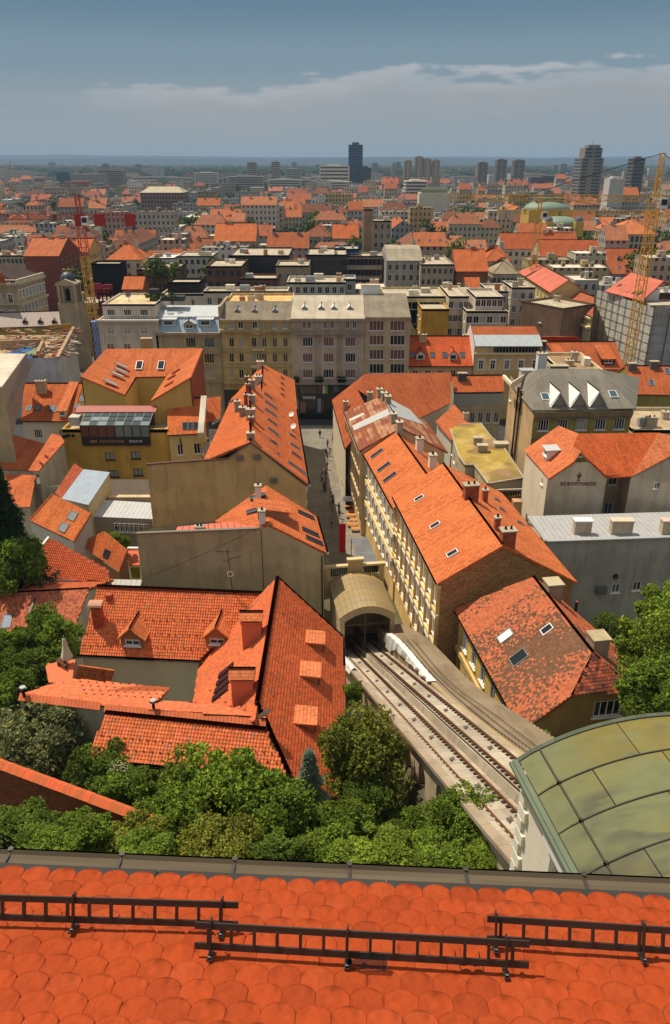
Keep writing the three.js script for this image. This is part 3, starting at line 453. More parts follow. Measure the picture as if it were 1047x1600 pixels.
// ---------------------------------------------------------------- the palace with the copper barrel roof, right
{
  const z1 = -18.1, z0 = -4, xa = 5.75, y = 33, t = thing('palace', 'white palace wing with a green copper barrel roof at the right', 'palace', V(10, 24, -12));
  const xe = z => xa + (z - z1) * .165, XW = 8.2, rise = 1.18, slope = V(.165, 0, 1).normalize(), acr = V(1, 0, -.165).normalize();
  const q = (s, z, off = 0) => { const w = s * XW, yy = y + rise * (1 - ((s - .5) * 2) ** 2) ** .85 + off; return V(xe(z), yy, z).addScaledVector(acr, w); };
  const zr = (i) => lerp(z1, z0, i / 10), cop = (k) => M(k, { map: patina, rough: .6, metal: .15 });
  const patina = tex(1024, 1024, (u, v) => { const n = fbm(u, v, 5, 301, 6), n2 = fbm(u, v, 3, 311, 6, 10), g = sst(.35, .65, n), st = sst(.42, .56, n2) * sst(.38, .5, fbm(u, v, 3, 321, 5)); const fine = fbm(u, v, 40, 331, 3), a = [lerp(.165, .185, g), lerp(.175, .155, g), lerp(.088, .05, g)], d = [.075, .075, .062]; return a.map((x, i) => lerp(x, d[i], st * .9) * (.75 + .35 * n + .2 * fine)); }, true, 15, 9);
  // sheets between the seams, one by one
  const N = 9, bands = 10;
  for (let b = 0; b < bands; b++) {
    const za = zr(b), zb = zr(b + 1); let s = .0; const cuts = [0.0, .075]; let k = .075 + (b % 2 ? .12 : .3); while (k < 1) { cuts.push(k); k += .26; } cuts.push(1);
    for (let c = 0; c < cuts.length - 1; c++) { const g = new G(), st = Math.max(1, Math.round((cuts[c + 1] - cuts[c]) * 22)); for (let i = 0; i < st; i++) { const s0 = lerp(cuts[c] + .002, cuts[c + 1] - .002, i / st), s1 = lerp(cuts[c] + .002, cuts[c + 1] - .002, (i + 1) / st); const of = hash(b, c, 3) * .012; g.slab([q(s0, za + .012, of), q(s1, za + .012, of), q(s1, zb - .012, of), q(s0, zb - .012, of)], .02); }
      for (let i = 0; i < g.p.length / 3; i++) { g.t[i * 2] = g.p[i * 3]; g.t[i * 2 + 1] = g.p[i * 3 + 2]; } const h = hash(b, c, 8); part(t, 'roof_sheet', g, M([1, 1, 1].map((_, i) => (.94 + .12 * h)), { map: patina, rough: .8, key: 'pat' })); }
    const sm = new G(); for (let i = 0; i < 22; i++) sm.bar(q(i / 22, zb, .02), q((i + 1) / 22, zb, .02), .035, .05); part(t, 'roof_seam', sm, M([.07, .065, .05], { rough: .7 }));
    const kn = new G(); kn.tube(q(.075, zb, 0), q(.075, zb, .09), .07, .05, 8); part(t, 'seam_knob', kn, M([.05, .045, .035]));
  }
  const ls = new G(); ls.bar(q(.075, z1 + .02, .02), q(.075, z0, .02), .05, .05); part(t, 'roof_seam', ls, M([.07, .065, .05]));
  const gt = new G(), eo = acr.clone().multiplyScalar(-1); gt.bar(q(0, z1 - .1, -.02).addScaledVector(eo, .1), q(0, z0, -.02).addScaledVector(eo, .1), .16, .07); gt.bar(q(0, z1 - .1, -.1).addScaledVector(eo, .22), q(0, z0, -.1).addScaledVector(eo, .22), .12, .1); part(t, 'gutter', gt, M([.16, .2, .13], { map: T.noise, rough: .6 }));
  const rimg = new G(); for (let i = 0; i < 22; i++) rimg.bar(q(i / 22, z1 - .05, .0), q((i + 1) / 22, z1 - .05, .0), .14, .1); part(t, 'roof_edge', rimg, M([.12, .14, .1], { map: T.noise }));
  // walls
  const w = new G(), a = V(xe(z1), y - .15, z1 + .25).addScaledVector(acr, .22), b = V(xe(z0), y - .15, z0).addScaledVector(acr, .22), wallM = plaster([.7, .66, .6]);
  const Lw = Math.hypot(a.x - b.x, a.z - b.z);
  addWall(t, w, [a, b], 20, acr.clone().negate(), [{ s: 2.9, y: 30.95, w: 1.4, h: 2.2, kind: 'trim', pane: glassD }, { s: Lw * .66, y: 31.4, w: 1.5, h: 2.2, kind: 'trim', pane: glassD }]);
  const far = [...Array(13)].map((_, i) => q(.02 + .96 * i / 12, z1 + .25, -.15)); addWall(t, w, far, 20, V(0, 0, -1)); part(t, 'wall', w, wallM);
  // quoins on the far corner
  const un = flat(dv(a, b)); for (let i = 0; i < 17; i++) { const g = new G(), yy = 32.3 - i * .5, L = i & 1 ? .34 : .52; const c = atY(a, yy).addScaledVector(un, L / 2 - .06).addScaledVector(acr, -.02 + .08); g.ob(c, un.clone().multiplyScalar(L / 2), V(0, .215, 0), acr.clone().multiplyScalar(.17)); part(t, 'quoin', g, plaster([.74, .70, .64])); }
  const sill = new G(); sill.box(xe(-10.5) - .9, 29.6, -11.4, 2.4, .5, 3.2, acr); solo('parapet_wall', sill, plaster([.5, .42, .32], 1), 'low stone parapet at the foot of the white palace wall', 'wall');
}
// ---------------------------------------------------------------- funicular: station, tracks, retaining walls
const SD = V(.15, 0, 1).normalize(), SA = V(1, 0, -.15).normalize();  // down-street towards us, and across to the right
{
  const conc = plaster([.47, .42, .35], 1), concL = plaster([.56, .52, .45], 1), rust = M([.20, .085, .035], { map: T.noise, rough: .7 }), darkS = M([.05, .035, .028]);
  const t = thing('funicular_track', 'twin funicular track of pale concrete slabs climbing out of the station', 'railway track', V(4, 8, -50));
  const K = (d, s, h = 0) => V(xs(-d), TRK(-d) + h, -d).addScaledVector(SA, s);
  const d0 = 19.2, d1 = 72.5;
  const beds = [[-.45, 1.62, 0], [1.95, 3.95, .55]];
  beds.forEach(([s0, s1, h], bi) => {
    let k = 0; for (let d = d0; d < d1; d += 1.05, k++) { const g = new G(), j = .012; g.slab([K(d + j, s0, h), K(d + j, s1, h), K(Math.min(d1, d + 1.05 - j), s1, h), K(Math.min(d1, d + 1.05 - j), s0, h)], .3); const v = .86 + .28 * hash(k, bi, 5); part(t, 'slab', g, plaster([.37 * v, .345 * v, .31 * v], 1)); }
    for (const s of bi ? [2.25, 3.45] : [0, 1.2]) { const g = new G(); g.bar(K(d0, s, h + .11), K(d1, s, h + .11), .075, .15); part(t, 'rail', g, rust); const c = new G(); for (let d = d0 + .3; d < d1; d += .55) { const o = s === 0 ? .02 : -.12; c.bar(K(d - .11, s + o, h + .05), K(d + .1, s + o, h + .05), .2, .08); } part(t, 'rail_clip', c, s === 0 ? M([.55, .5, .42]) : darkS, true); }
    for (let d = d0 + 2; d < d1 - 8; d += 4.1) { const g = new G(); const c = K(d, bi ? 2.85 : .6, h + .1); g.box(c.x, c.y - .08, c.z, .3, .12, .22); g.bar(K(d - .28, bi ? 2.7 : .45, h + .08), K(d + .28, bi ? 3 : .75, h + .08), .07, .06); part(t, 'cable_roller', g, M([.12, .09, .07], { rough: .6 })); }
  });
  const mw = new G(); let k = 0; for (let d = d0; d < d1; d += .5, k++) { const o = .03 * hash(k, 1, 2); mw.poly([K(d, 1.63 + o, -.1), K(d + .5, 1.63 + o, -.1), K(d + .5, 1.74, .53), K(d, 1.74, .53)], SA.clone().negate()); mw.slab([K(d, 1.74, .56), K(d, 1.95, .56), K(d + .5, 1.95, .56), K(d + .5, 1.74, .56)], .1); } part(t, 'middle_wall', mw, plaster([.4, .37, .32], 1));
  const cb = new G(); cb.bar(K(d0, 1.86, .6), K(d1, 1.86, .6), .07, .07); part(t, 'cable', cb, darkS);
  // left retaining wall with arches
  const lw = thing('retaining_wall', 'weathered stained retaining wall with dark arched openings under the left track', 'wall', V(4, 6, -45)), lg = new G(), A = d => K(d, -.55, .1), ch = []; for (let d = 17; d <= 66; d += 7) ch.push(A(d)); ch.push(A(67));
  const a0 = A(17), a1 = A(67), holes = [], dirL = flat(dv(a0, a1)), arch = (d, w, y0, y1) => { const pt = []; const c = atY(A(d), 0); for (const [s, y] of [[-w, y0], [w, y0], [w, y1]]) pt.push(c.clone().addScaledVector(dirL, s).setY(y)); for (let i = 1; i < 6; i++) pt.push(c.clone().addScaledVector(dirL, w * Math.cos(i / 6 * 3.1416)).setY(y1 + w * Math.sin(i / 6 * 3.1416))); pt.push(c.clone().addScaledVector(dirL, -w).setY(y1)); return pt; };
  for (const d of [35.4, 38.6, 31.8]) holes.push(arch(d, .75, TRK(-d) - 3.9, TRK(-d) - 1.9));
  lg.poly([a0, a1, atY(a1, -2), atY(a0, -2)], SA.clone().negate(), holes); for (const h of holes) for (let i = 0; i < h.length; i++) { const j = (i + 1) % h.length, o = SA.clone().multiplyScalar(1.1); lg.poly([h[i], h[j], h[j].clone().add(o), h[i].clone().add(o)]); }
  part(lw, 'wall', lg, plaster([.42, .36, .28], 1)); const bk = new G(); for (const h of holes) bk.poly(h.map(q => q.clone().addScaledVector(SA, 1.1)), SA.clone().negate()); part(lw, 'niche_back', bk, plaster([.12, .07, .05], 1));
  const cp2 = new G(); for (let d = 17; d < 67; d += 2) cp2.slab([K(d + .01, -.95, .16), K(d + .01, -.42, .16), K(d + 1.99, -.42, .16), K(d + 1.99, -.95, .16)], .22); part(lw, 'coping', cp2, plaster([.34, .29, .24], 1));
  // right wall and stepped path
  const rw = thing('retaining_wall', 'tan retaining wall between the right track and the stepped path', 'wall', V(8, 6, -55)), rg = new G(), hgt = d => lerp(.5, 2.6, sst(44, 64, d));
  for (let d = 20; d < 70; d += 2) rg.slab([K(d, 4.0, hgt(d)), K(d, 4.35, hgt(d)), K(d + 2, 4.35, hgt(d + 2)), K(d + 2, 4.0, hgt(d + 2))], 3.4); part(rw, 'wall', rg, plaster([.38, .31, .21], 1));
  const pw = new G(); for (let d = 20; d < 71; d += .5) { const q = K(d, 4.35, hgt(d) - .25), r = K(d, 7.2, hgt(d) - .25); pw.slab([q, r, K(d + .5, 7.2, 0).setY(q.y), K(d + .5, 4.35, 0).setY(q.y)], 1.2); } struct('stepped_path', pw, plaster([.23, .19, .145], 1));
  const cab = new G(); for (let i = 0; i < 3; i++) { let p = null; for (let d = 21; d < 62; d += 2) { const q = K(d, 4.6 + i * .4 + .1 * Math.sin(d * .3 + i), hgt(d) + .06 + .05 * i); if (p) cab.tube(p, q, .022, .022, 5); p = q; } } solo('cable_bundle', cab, M([.3, .26, .2]), 'bundle of dark cables laid along the wall beside the right track', 'cables');
  // left stairs beside the wall
  const sg = new G(); for (let d = 40; d < 72; d += .45) { const yy = Math.max(.1, TRK(-d) - 3.3); const q = K(d, -1.0).setY(yy), r = K(d, -2.9).setY(yy); sg.slab([q, r, K(d + .45, -2.9).setY(yy), K(d + .45, -1.0).setY(yy)], .9); } struct('stairs', sg, plaster([.38, .34, .27], 1));
  // white cloths over the walls
  const cloth = (name, d0, d1, f, label) => { const g = new G(), nu = 34, nv = 8, q = (i, k) => f(lerp(d0, d1, i / nu), k / nv, i); for (let i = 0; i < nu; i++) for (let k = 0; k < nv; k++) g.slab([q(i, k), q(i, k + 1), q(i + 1, k + 1), q(i + 1, k)], .015); return solo(name, g, M([.66, .65, .63], { rough: .95 }), label, 'cloth'); };
  const fold = (d, s, i) => .09 * Math.sin(i * 1.9 + 2 * fbm(d / 70 + .2, .3, 60, 4, 3) * 5) * (.3 + s);
  cloth('white_sheet', 64.8, 49, (d, s, i) => { const drop = (d > 63.5 ? 1.2 + (64.8 - d) : d > 60 ? lerp(1.4, 2.7, (d - 60) / 3.5) : lerp(.2, 1.1, sst(49, 60, d))) * (.82 + .3 * vnoise(i * .8, 3, 5, 99, 99)); return K(d + .5 * s, 4.4 - .5 * Math.min(1, s * 4) - .1 * s + fold(d, s, i), hgt(d) + .12 - Math.max(0, s - .22) * drop + .05 * Math.sin(i * 2.3)); }, 'white sheet with torn edge draped over the tan wall right of the track');
  cloth('white_sheet', 71, 58.5, (d, s, i) => K(d, -.35 - .75 * s, .3 + .16 * Math.sin(s * 3.1) * (1 + vnoise(i * .6, s * 5, 8, 99, 99)) - .5 * s * s + fold(d, s, i)), 'crumpled white sheet lying along the wall at the left of the station mouth');
  // station
  const s = thing('funicular_station', 'lower funicular station with a tan copper barrel roof and wide arched mouth', 'station', V(3, 0, -69));
  const Q = (x, z, yy) => V(.55, 0, -65.9).addScaledVector(SA, x).addScaledVector(SD, -z).setY(yy), Ws = 5.75, Ls = 7.4, tan = [.40, .27, .10];
  const arc = (x) => 1 - ((x / Ws - .5) * 2) ** 2, ry = x => 7.35 + 1.15 * arc(x);
  const cu = tex(256, 256, (u, v) => { const n = fbm(u, v, 4, 401, 6), m = sst(.4, .7, n); return [lerp(.34, .28, m), lerp(.235, .21, m), lerp(.10, .105, m)].map(x => x * (.8 + .4 * n)); }, true, 8, 8);
  for (let b = 0; b < 6; b++) for (let c = 0; c < 3; c++) { const g = new G(); for (let i = 0; i < 4; i++) { const x0 = lerp(-.15, Ws + .15, (c + i / 4) / 3 + .0015), x1 = lerp(-.15, Ws + .15, (c + (i + 1) / 4) / 3 - .0015); g.slab([Q(x0, b * Ls / 6 + .015, ry(x0)), Q(x1, b * Ls / 6 + .015, ry(x1)), Q(x1, (b + 1) * Ls / 6 - .015, ry(x1)), Q(x0, (b + 1) * Ls / 6 - .015, ry(x0))], .1); } part(s, 'roof_sheet', g, M([.9 + .2 * hash(b, c, 2), .9 + .2 * hash(b, c, 2), .9 + .2 * hash(b, c, 2)], { map: cu, rough: .6, key: 'cu' })); }
  const fw = new G(), out = SD.clone(), outer = [Q(0, 0, -1.5), Q(0, 0, 7.3)], open = []; for (let i = 0; i <= 10; i++) outer.push(Q(Ws * i / 10, 0, ry(Ws * i / 10) - .05)); outer.push(Q(Ws, 0, 7.3), Q(Ws, 0, -1.5));
  open.push(Q(.45, 0, -1.2)); for (let i = 0; i <= 8; i++) { const x = .45 + (Ws - .9) * i / 8; open.push(Q(x, 0, 6.75 + .95 * (1 - ((i / 8 - .5) * 2) ** 2))); } open.push(Q(Ws - .45, 0, -1.2));
  const wl = plaster([.44, .37, .27], 1); fw.poly(outer, out, [open]); for (let i = 0; i < open.length; i++) { const j = (i + 1) % open.length; fw.poly([open[i], open[j], open[j].clone().addScaledVector(SD, -.5), open[i].clone().addScaledVector(SD, -.5)]); }
  for (const x of [0, Ws]) fw.poly([Q(x, 0, -1.5), Q(x, 0, 7.3), Q(x, Ls, 7.3), Q(x, Ls, -1.5)], SA.clone().multiplyScalar(x ? 1 : -1)); fw.poly([Q(0, Ls, -1.5), Q(Ws, Ls, -1.5), Q(Ws, Ls, 7.4), Q(0, Ls, 7.4)], SD.clone().negate()); part(s, 'wall', fw, wl);
  const beam = new G(); beam.bar(Q(.6, 1.2, 5.6), Q(Ws - .6, 1.2, 5.6), .16, .2); beam.bar(Q(Ws / 2, 1.3, 1.5), Q(Ws / 2, 1.3, 7.6), .18, .18); beam.bar(Q(Ws / 2, 1.3, 2.6), Q(Ws / 2, 6.5, 1.6), .5, .5); part(s, 'beam', beam, plaster([.11, .09, .065]));
  // street front parapet with balusters
  const pz = Ls + .35, pg = new G(), pc = plaster([.5, .40, .24], 1), pb = (x0, x1, y0, y1, w = .34) => { pg.bar(Q(x0, pz, (y0 + y1) / 2), Q(x1, pz, (y0 + y1) / 2), w, y1 - y0); };
  pb(-.6, 6.2, 6.2, 7.9); pb(-.6, .05, 7.905, 9.0); pb(2.05, 3.75, 7.905, 9.75, .44); pb(5.6, 6.2, 7.905, 9.0); part(s, 'parapet', pg, pc);
  const pr = new G(); for (const [x0, x1] of [[-.7, 2.05], [3.75, 6.3]]) pr.bar(Q(x0, pz, 9.12), Q(x1, pz, 9.12), .55, .22); pr.bar(Q(1.95, pz, 9.87), Q(3.85, pz, 9.87), .62, .22); part(s, 'parapet_cap', pr, plaster([.56, .46, .28]));
  for (const [x0, x1] of [[.1, 2.0], [3.8, 5.55]]) for (let x = x0 + .12; x < x1; x += .24) { const g = new G(); g.tube(Q(x, pz, 7.9), Q(x, pz, 8.2), .1, .06, 6); g.tube(Q(x, pz, 8.2), Q(x, pz, 9.05), .06, .09, 6); part(s, 'baluster', g, pc); }
}
// ---------------------------------------------------------------- street
{
  const g = new G(); g.poly([P(505, 905, 0), P(585, 905, 0), P(560, 800, 0), P(545, 700, 0), V(1.2, 0, -150), V(-8.5, 0, -150), V(-5.8, 0, -115), V(-3.6, 0, -90)].map(q => atY(q, .2)), UP); struct('street', g, M([.30, .27, .22], { map: T.pave, bump: T.noiseB, bs: .01 }));
  const r = new G(); r.poly([V(-120, .0, -141), V(120, .0, -141), V(120, .0, -154.6), V(-120, .0, -154.6)], UP); struct('tram_street', r, M([.07, .07, .075], { map: T.noise }));
}
// ---------------------------------------------------------------- right of the street: the row of tall houses
const rowY = C.ochre;
{
  // R1, nearest
  const t = thing('town_house', 'long ochre town house with orange roof nearest the funicular station', 'house', V(12, 0, -72));
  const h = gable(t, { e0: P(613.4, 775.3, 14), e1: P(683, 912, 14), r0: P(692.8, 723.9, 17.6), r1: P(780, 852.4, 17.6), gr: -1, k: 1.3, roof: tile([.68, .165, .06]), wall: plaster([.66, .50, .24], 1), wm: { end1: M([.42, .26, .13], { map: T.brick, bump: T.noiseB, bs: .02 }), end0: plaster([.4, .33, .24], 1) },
    win: { front: L => grid(L, 9, [12.0, 8.4, 4.8], 1.15, 2.0, { kind: 'trim', frame: frameW }) }, gm: M([.6, .6, .58], { rough: .35, metal: .5 }) });
  const sg = new G(), a = h.we0, b = h.we1, out = outOf(a, b, h.r0); for (const [y, w, hh] of [[13.45, .35, .3], [10.2, .28, .3], [6.6, .3, .35], [3.2, .2, .25]]) strip(sg, atY(a, y), atY(b, y), out, w, hh); part(t, 'cornice', sg, plaster([.72, .58, .34], 1));
  const pl = new G(), L = a.distanceTo(b), d = flat(dv(a, b)); for (let i = 0; i <= 9; i++) { const q = atY(a, 0).addScaledVector(d, clamp(L * i / 9, .3, L - .3)); pl.bar(q.clone().setY(3.4).addScaledVector(out, .06), q.clone().setY(13.2).addScaledVector(out, .06), .1, .5, out); } part(t, 'pilaster', pl, plaster([.68, .53, .27], 1));
  for (const [x, y] of [[655, 779], [680, 821], [707, 865]]) skylight(t, h.f, PP(x, y, h.f), .7, 1.1, { frame: whiteM, pane: glassD });
  for (const [x, y] of [[790, 797], [798, 812], [826, 833], [841, 776 + 60]]) skylight(t, h.bf, PP(x - 14, y - 16, h.bf), .6, .9, { frame: metalG, pane: glassD });
  const br = M([.42, .13, .07], { map: T.brick }), u = flat(dv(h.e0, h.e1)); for (const [x, y, w, l, hh, m] of [[735, 778, .9, 1.5, 1.5, br], [757, 783, .55, .55, 1.3, br], [776, 828, .5, .5, 1.3, br], [792, 851, .9, 1.3, 1.5, br]]) chimney(t, PP(x, y, h.bf), w, l, hh, m, { u, pots: w > .6 ? 2 : 1 });
  // R2
  const t2 = thing('town_house', 'ochre town house with orange roof, three skylights and two white chimneys', 'house', V(9, 0, -90));
  const h2 = gable(t2, { e0: P(566, 706, 13), e1: P(614.5, 794.7, 13), r0: P(617.5, 671.5, 16.2), r1: P(664, 741, 16.2), k: 1.2, roof: tile([.66, .16, .058]), wall: plaster([.64, .49, .24], 1), win: { front: L => grid(L, 8, [11, 7.7, 4.4], 1.1, 1.9, { kind: 'trim' }) }, gm: M([.6, .6, .58], { rough: .35, metal: .5 }) });
  const s2 = new G(), o2 = outOf(h2.we0, h2.we1, h2.r0); for (const [y, w, hh] of [[12.5, .35, .3], [9.3, .28, .3], [6, .3, .35]]) strip(s2, atY(h2.we0, y), atY(h2.we1, y), o2, w, hh); part(t2, 'cornice', s2, plaster([.7, .56, .33], 1));
  for (const [x, y] of [[589, 709], [600, 730], [609.5, 746]]) skylight(t2, h2.f, PP(x, y, h2.f), .8, 2.0, { frame: metalG, pane: glassD });
  for (const [x, y] of [[655, 706], [675, 733]]) chimney(t2, PP(x, y, h2.bf), .9, .9, 1.9, plaster([.7, .68, .64]), { u });
  // R3: rusty sheet roof
  const t3 = thing('town_house', 'ornate stained town house with a rusty sheet metal roof and one pale strip', 'house', V(6, 0, -107)), rustT = tex(256, 512, (a, b) => { const f = Math.abs((b * 14) % 1 - .5), n = fbm(a, b, 4, 501, 6), m = sst(.42, .62, fbm(a, b, 3, 511, 6, 12)), k = f > .42 ? .6 : 1; return [lerp(.30, .46, m) * k * (.6 + .6 * n), lerp(.095, .24, m) * k * (.6 + .6 * n), lerp(.04, .12, m) * k]; }, true, 7, 9);
  const rs = M([1, 1, 1], { map: rustT, rough: .75, key: 'rust' }), h3 = gable(t3, { e0: P(537.8, 643.8, 13.5), e1: P(561, 704, 13.5), r0: P(598.5, 617.7, 16.8), r1: P(619, 668, 16.8), k: 1.15, roof: rs, wall: plaster([.54, .45, .3], 1), win: { front: L => grid(L, 10, [11.4, 8, 4.6], 1.1, 1.9, { kind: 'trim', frame: frameB }) } });
  const s3 = new G(), o3 = outOf(h3.we0, h3.we1, h3.r0), d3 = flat(dv(h3.we0, h3.we1)), L3 = h3.we0.distanceTo(h3.we1); for (const [y, w, hh] of [[12.9, .45, .4], [9.7, .35, .3], [6.4, .4, .4], [3.2, .3, .3]]) strip(s3, atY(h3.we0, y), atY(h3.we1, y), o3, w, hh);
  for (let i = 0; i <= 10; i++) { const q = atY(h3.we0, 0).addScaledVector(d3, L3 * i / 10); s3.bar(q.clone().setY(3.3).addScaledVector(o3, .1), q.clone().setY(12.7).addScaledVector(o3, .1), .16, .45, o3); } part(t3, 'stucco_trim', s3, plaster([.6, .51, .36], 1));
  const sh = (pts, f, m, lift = .05) => { const g = new G(); g.slab(pts.map(([x, y]) => PP(x, y, f).addScaledVector(f.n, lift)), .04, f.n); part(t3, 'metal_sheet', g, m); };
  sh([[550.5, 665.5], [606, 639], [609.5, 648], [553.5, 673]], h3.f, sheet([.5, .5, .5])); sh([[546, 655], [568, 645], [569, 648.5], [547, 659]], h3.f, sheet([.6, .57, .52]));
  sh([[600, 619], [640, 640], [662, 664], [612, 648]], h3.bf, sheet([.45, .46, .46]));
  for (const [x, y] of [[593, 614], [600, 622], [606, 629], [615, 653], [624, 667]]) chimney(t3, atY(PP(x, y, h3.bf), 16.4), 1.0, .8, 1.3, plaster(C.grey, 1), { u, pots: 1 });
  // R4 and the corner block behind
  const t4 = thing('corner_house', 'corner house with dark tiled roof and two blue skylights by the shopping street', 'house', V(8, 0, -128)), ry = 14.6;
  const ra = P(570.6, 584, ry), rb = P(705, 582, ry), ea = P(704, 630, 10.2), eb = P(640, 661, 9.5), va = P(557.5, 608, ry), se0 = P(518.4, 625, 10.3), se1 = P(539, 701, 10.3), vr = P(580, 650, ry);
  const fs = freeHouse(t4, { faces: [[ra, rb, ea, eb, va], [se0, ra, va, vr, se1]], walls: [[se0, se1], [ea, eb]], gr: 0, roof: tile([.42, .095, .038]), wall: plaster([.6, .56, .48]) });
  for (const [x, y] of [[642, 628], [671, 628]]) skylight(t4, fs[0], PP(x, y, fs[0]), 1.1, 2.0, { frame: metalG, pane: glassB });
  for (const [x, y] of [[540, 634], [578, 620]]) { const p = PP(x, y, fs[1]); chimney(t4, p, .8, .8, .7, plaster(C.grey, 1), { pots: 1 }); }
  { const bp2 = new G(); for (let i = 0; i < 6; i++) bp2.tube(mixv(se0, se1, i / 6).add(V(0, -.1, 0)), mixv(se0, se1, (i + 1) / 6).add(V(0, -.1, 0)), .12, .12, 6); part(t4, 'gutter', bp2, whiteM); }
  const t5 = thing('town_house', 'low house with plain orange roof over a grey metal awning', 'house', V(25, 0, -140)), f0 = P(709, 613, 11.3), f1 = P(787, 612, 11.3);
  const h5 = gable(t5, { e0: f0, e1: f1, r0: P(706, 587, 13.6), r1: P(787, 586, 13.6), roof: tile([.58, .125, .045]), wall: plaster([.42, .38, .3], 1), win: { front: L => grid(L, 6, [6.2], .9, 2.1, { pane: glassD }) } });
  const aw = new G(); aw.slab([f0.clone().add(V(0, -.35, 0)), f1.clone().add(V(0, -.35, 0)), P(787, 632, 8.6), P(711, 634, 8.6)], .12); part(t5, 'awning_roof', aw, sheet([.42, .43, .42])); chimney(t5, P(722, 590, 13.4), 1.6, .8, .8, M([.1, .09, .08]), { pots: 0 });
  const t6 = thing('shed', 'small house with a twisted bright orange roof beside the mossy flat roof', 'house', V(20, 0, -118));
  const f6 = freeHouse(t6, { faces: [[P(710, 632, 10.2), P(736, 662, 8.6), P(705.5, 688, 8.3), P(681, 658, 10)]], walls: [[P(681, 658, 10), P(705.5, 688, 8.3)], [P(705.5, 688, 8.3), P(736, 662, 8.6)]], roof: tile([.64, .155, .06]), wall: plaster(C.white) });
  skylight(t6, f6[0], PP(715, 652, f6[0]), .6, .9); chimney(t6, P(727, 655, 9), .8, .8, 1.1, plaster(C.lgrey), {});
  // mossy flat roof
  const t7 = thing('flat_roof_house', 'low building with a flat roof of golden brown moss and two small chimneys', 'building', V(25, 0, -112)), mr = [[702, 664], [751, 661], [767, 682], [788, 700], [818, 746], [763, 755], [741, 726], [727, 726], [717, 713]].map(q => P(...q, 9));
  { const g = new G(); g.slab(mr, .3); part(t7, 'roof', g, M([1, 1, 1], { map: T.moss, bump: T.noiseB, bs: .06, key: 'moss' })); const w = new G(), c = mr.reduce((a, q) => a.add(q), V(0, 0, 0)).divideScalar(mr.length); mr.forEach((q, i) => { const a = mixv(q, c, .015).setY(8.6), b2 = mixv(mr[(i + 1) % mr.length], c, .015).setY(8.6), o = outOf(a, b2, c), L = a.distanceTo(b2); addWall(t7, w, [a, b2], 0, o, L > 6 ? grid(L, Math.floor(L / 3), [6.6, 3.2], 1.1, 1.6) : []); }); part(t7, 'wall', w, plaster([.5, .46, .38], 1));
    for (const [x, y, s] of [[746, 694, 1.4], [753, 706, 1.5]]) chimney(t7, P(x, y, 8.9), s, 1, 1.1, plaster(C.concrete, 1), { pots: 0 }); chimney(t7, P(782, 700, 8.7), 2.2, 1.4, .8, plaster(C.lgrey, 1), { pots: 0 });
    const rm2 = new G(); for (let i = 0; i < mr.length; i++) rm2.bar(mr[i].clone().setY(8.95), mr[(i + 1) % mr.length].clone().setY(8.95), .25, .2); part(t7, 'roof_edge', rm2, plaster(C.grey, 1)); }
  // balustraded terrace and brick wall in front of it
  const t8 = thing('terrace', 'small terrace with a row of stone balusters beside the mossy roof', 'terrace', V(24, 0, -96)), b0 = P(766, 766, 8), b1 = P(830, 764, 8); { const g = new G(); const bk = V(0, 0, -3.5); g.slab([b0, b1, b1.clone().add(bk), b0.clone().add(bk)].map(q => atY(q, 7)), .3); part(t8, 'floor', g, M([1, 1, 1], { map: T.moss, key: 'moss' })); const w = new G(); addWall(t8, w, [atY(b0, 6.9), atY(b1, 6.9)], 0, V(0, 0, 1)); part(t8, 'wall', w, M([.24, .13, .08], { map: T.brick })); const r = new G(); r.bar(b0, b1, .3, .2); part(t8, 'handrail', r, plaster(C.concrete, 1)); for (let i = 0; i <= 17; i++) { const g2 = new G(), q = mixv(b0, b1, i / 17); g2.tube(q.clone().setY(7), q.clone().setY(7.95), .13, .09, 6); part(t8, 'baluster', g2, plaster(C.concrete, 1)); } const p2 = new G(), pq = P(806, 800, 6); p2.box(pq.x, 3.8, pq.z, 1.2, 8, 1.2); part(t8, 'gate_post', p2, plaster([.45, .3, .2], 1)); }
  // R9: olive corner block with slate mansard
  const t9 = thing('apartment_block', 'tall olive block with grey slate roof and three white triangular dormers', 'apartment building', V(35, 0, -110)), k0 = P(832, 641, 18), k1 = P(994, 638, 18), sl = M([.22, .205, .18], { map: T.grime, bump: T.tileB, bs: .02 });
  const g0 = P(841, 576, 21.6), g1 = P(934, 576, 21.6), l0 = P(795, 598, 18);
  const f9 = freeHouse(t9, { faces: [[k0, k1, g1, g0], [l0, k0, g0], [k1, P(1000, 590, 18), g1]], walls: [], roof: sl, wall: sl, th: .2 });
  { const w = new G(), a = k0.clone().add(V(.35, -.3, -.35)), b = k1.clone().add(V(-.35, -.3, -.35)), L = a.distanceTo(b), ol = plaster(C.olive, 1); addWall(t9, w, [a, b], 0, V(0, 0, 1), [...grid(L, 5, [15.6], 1.5, 1.7, { kind: 'triple', m: 1.6 }), ...grid(L, 5, [11.6, 7.6], 1.5, 1.9, { kind: 'triple', m: 1.6 })]); part(t9, 'wall', w, ol);
    const w2 = new G(), a2 = l0.clone().add(V(.2, -.3, 0)); addWall(t9, w2, [atY(a2, 19.2), atY(a, 18.2)], 0, outOf(a2, a, k1), [{ s: 1.2, y: 16.2, w: .8, h: 1.6 }]); part(t9, 'wall', w2, plaster([.47, .37, .24], 1));
    const w3 = new G(); w3.poly([b, atY(b, 0), V(b.x - 1, 0, b.z - 18), V(b.x - 1, 17.5, b.z - 18)], V(1, 0, 0)); part(t9, 'wall', w3, plaster(C.concrete, 1));
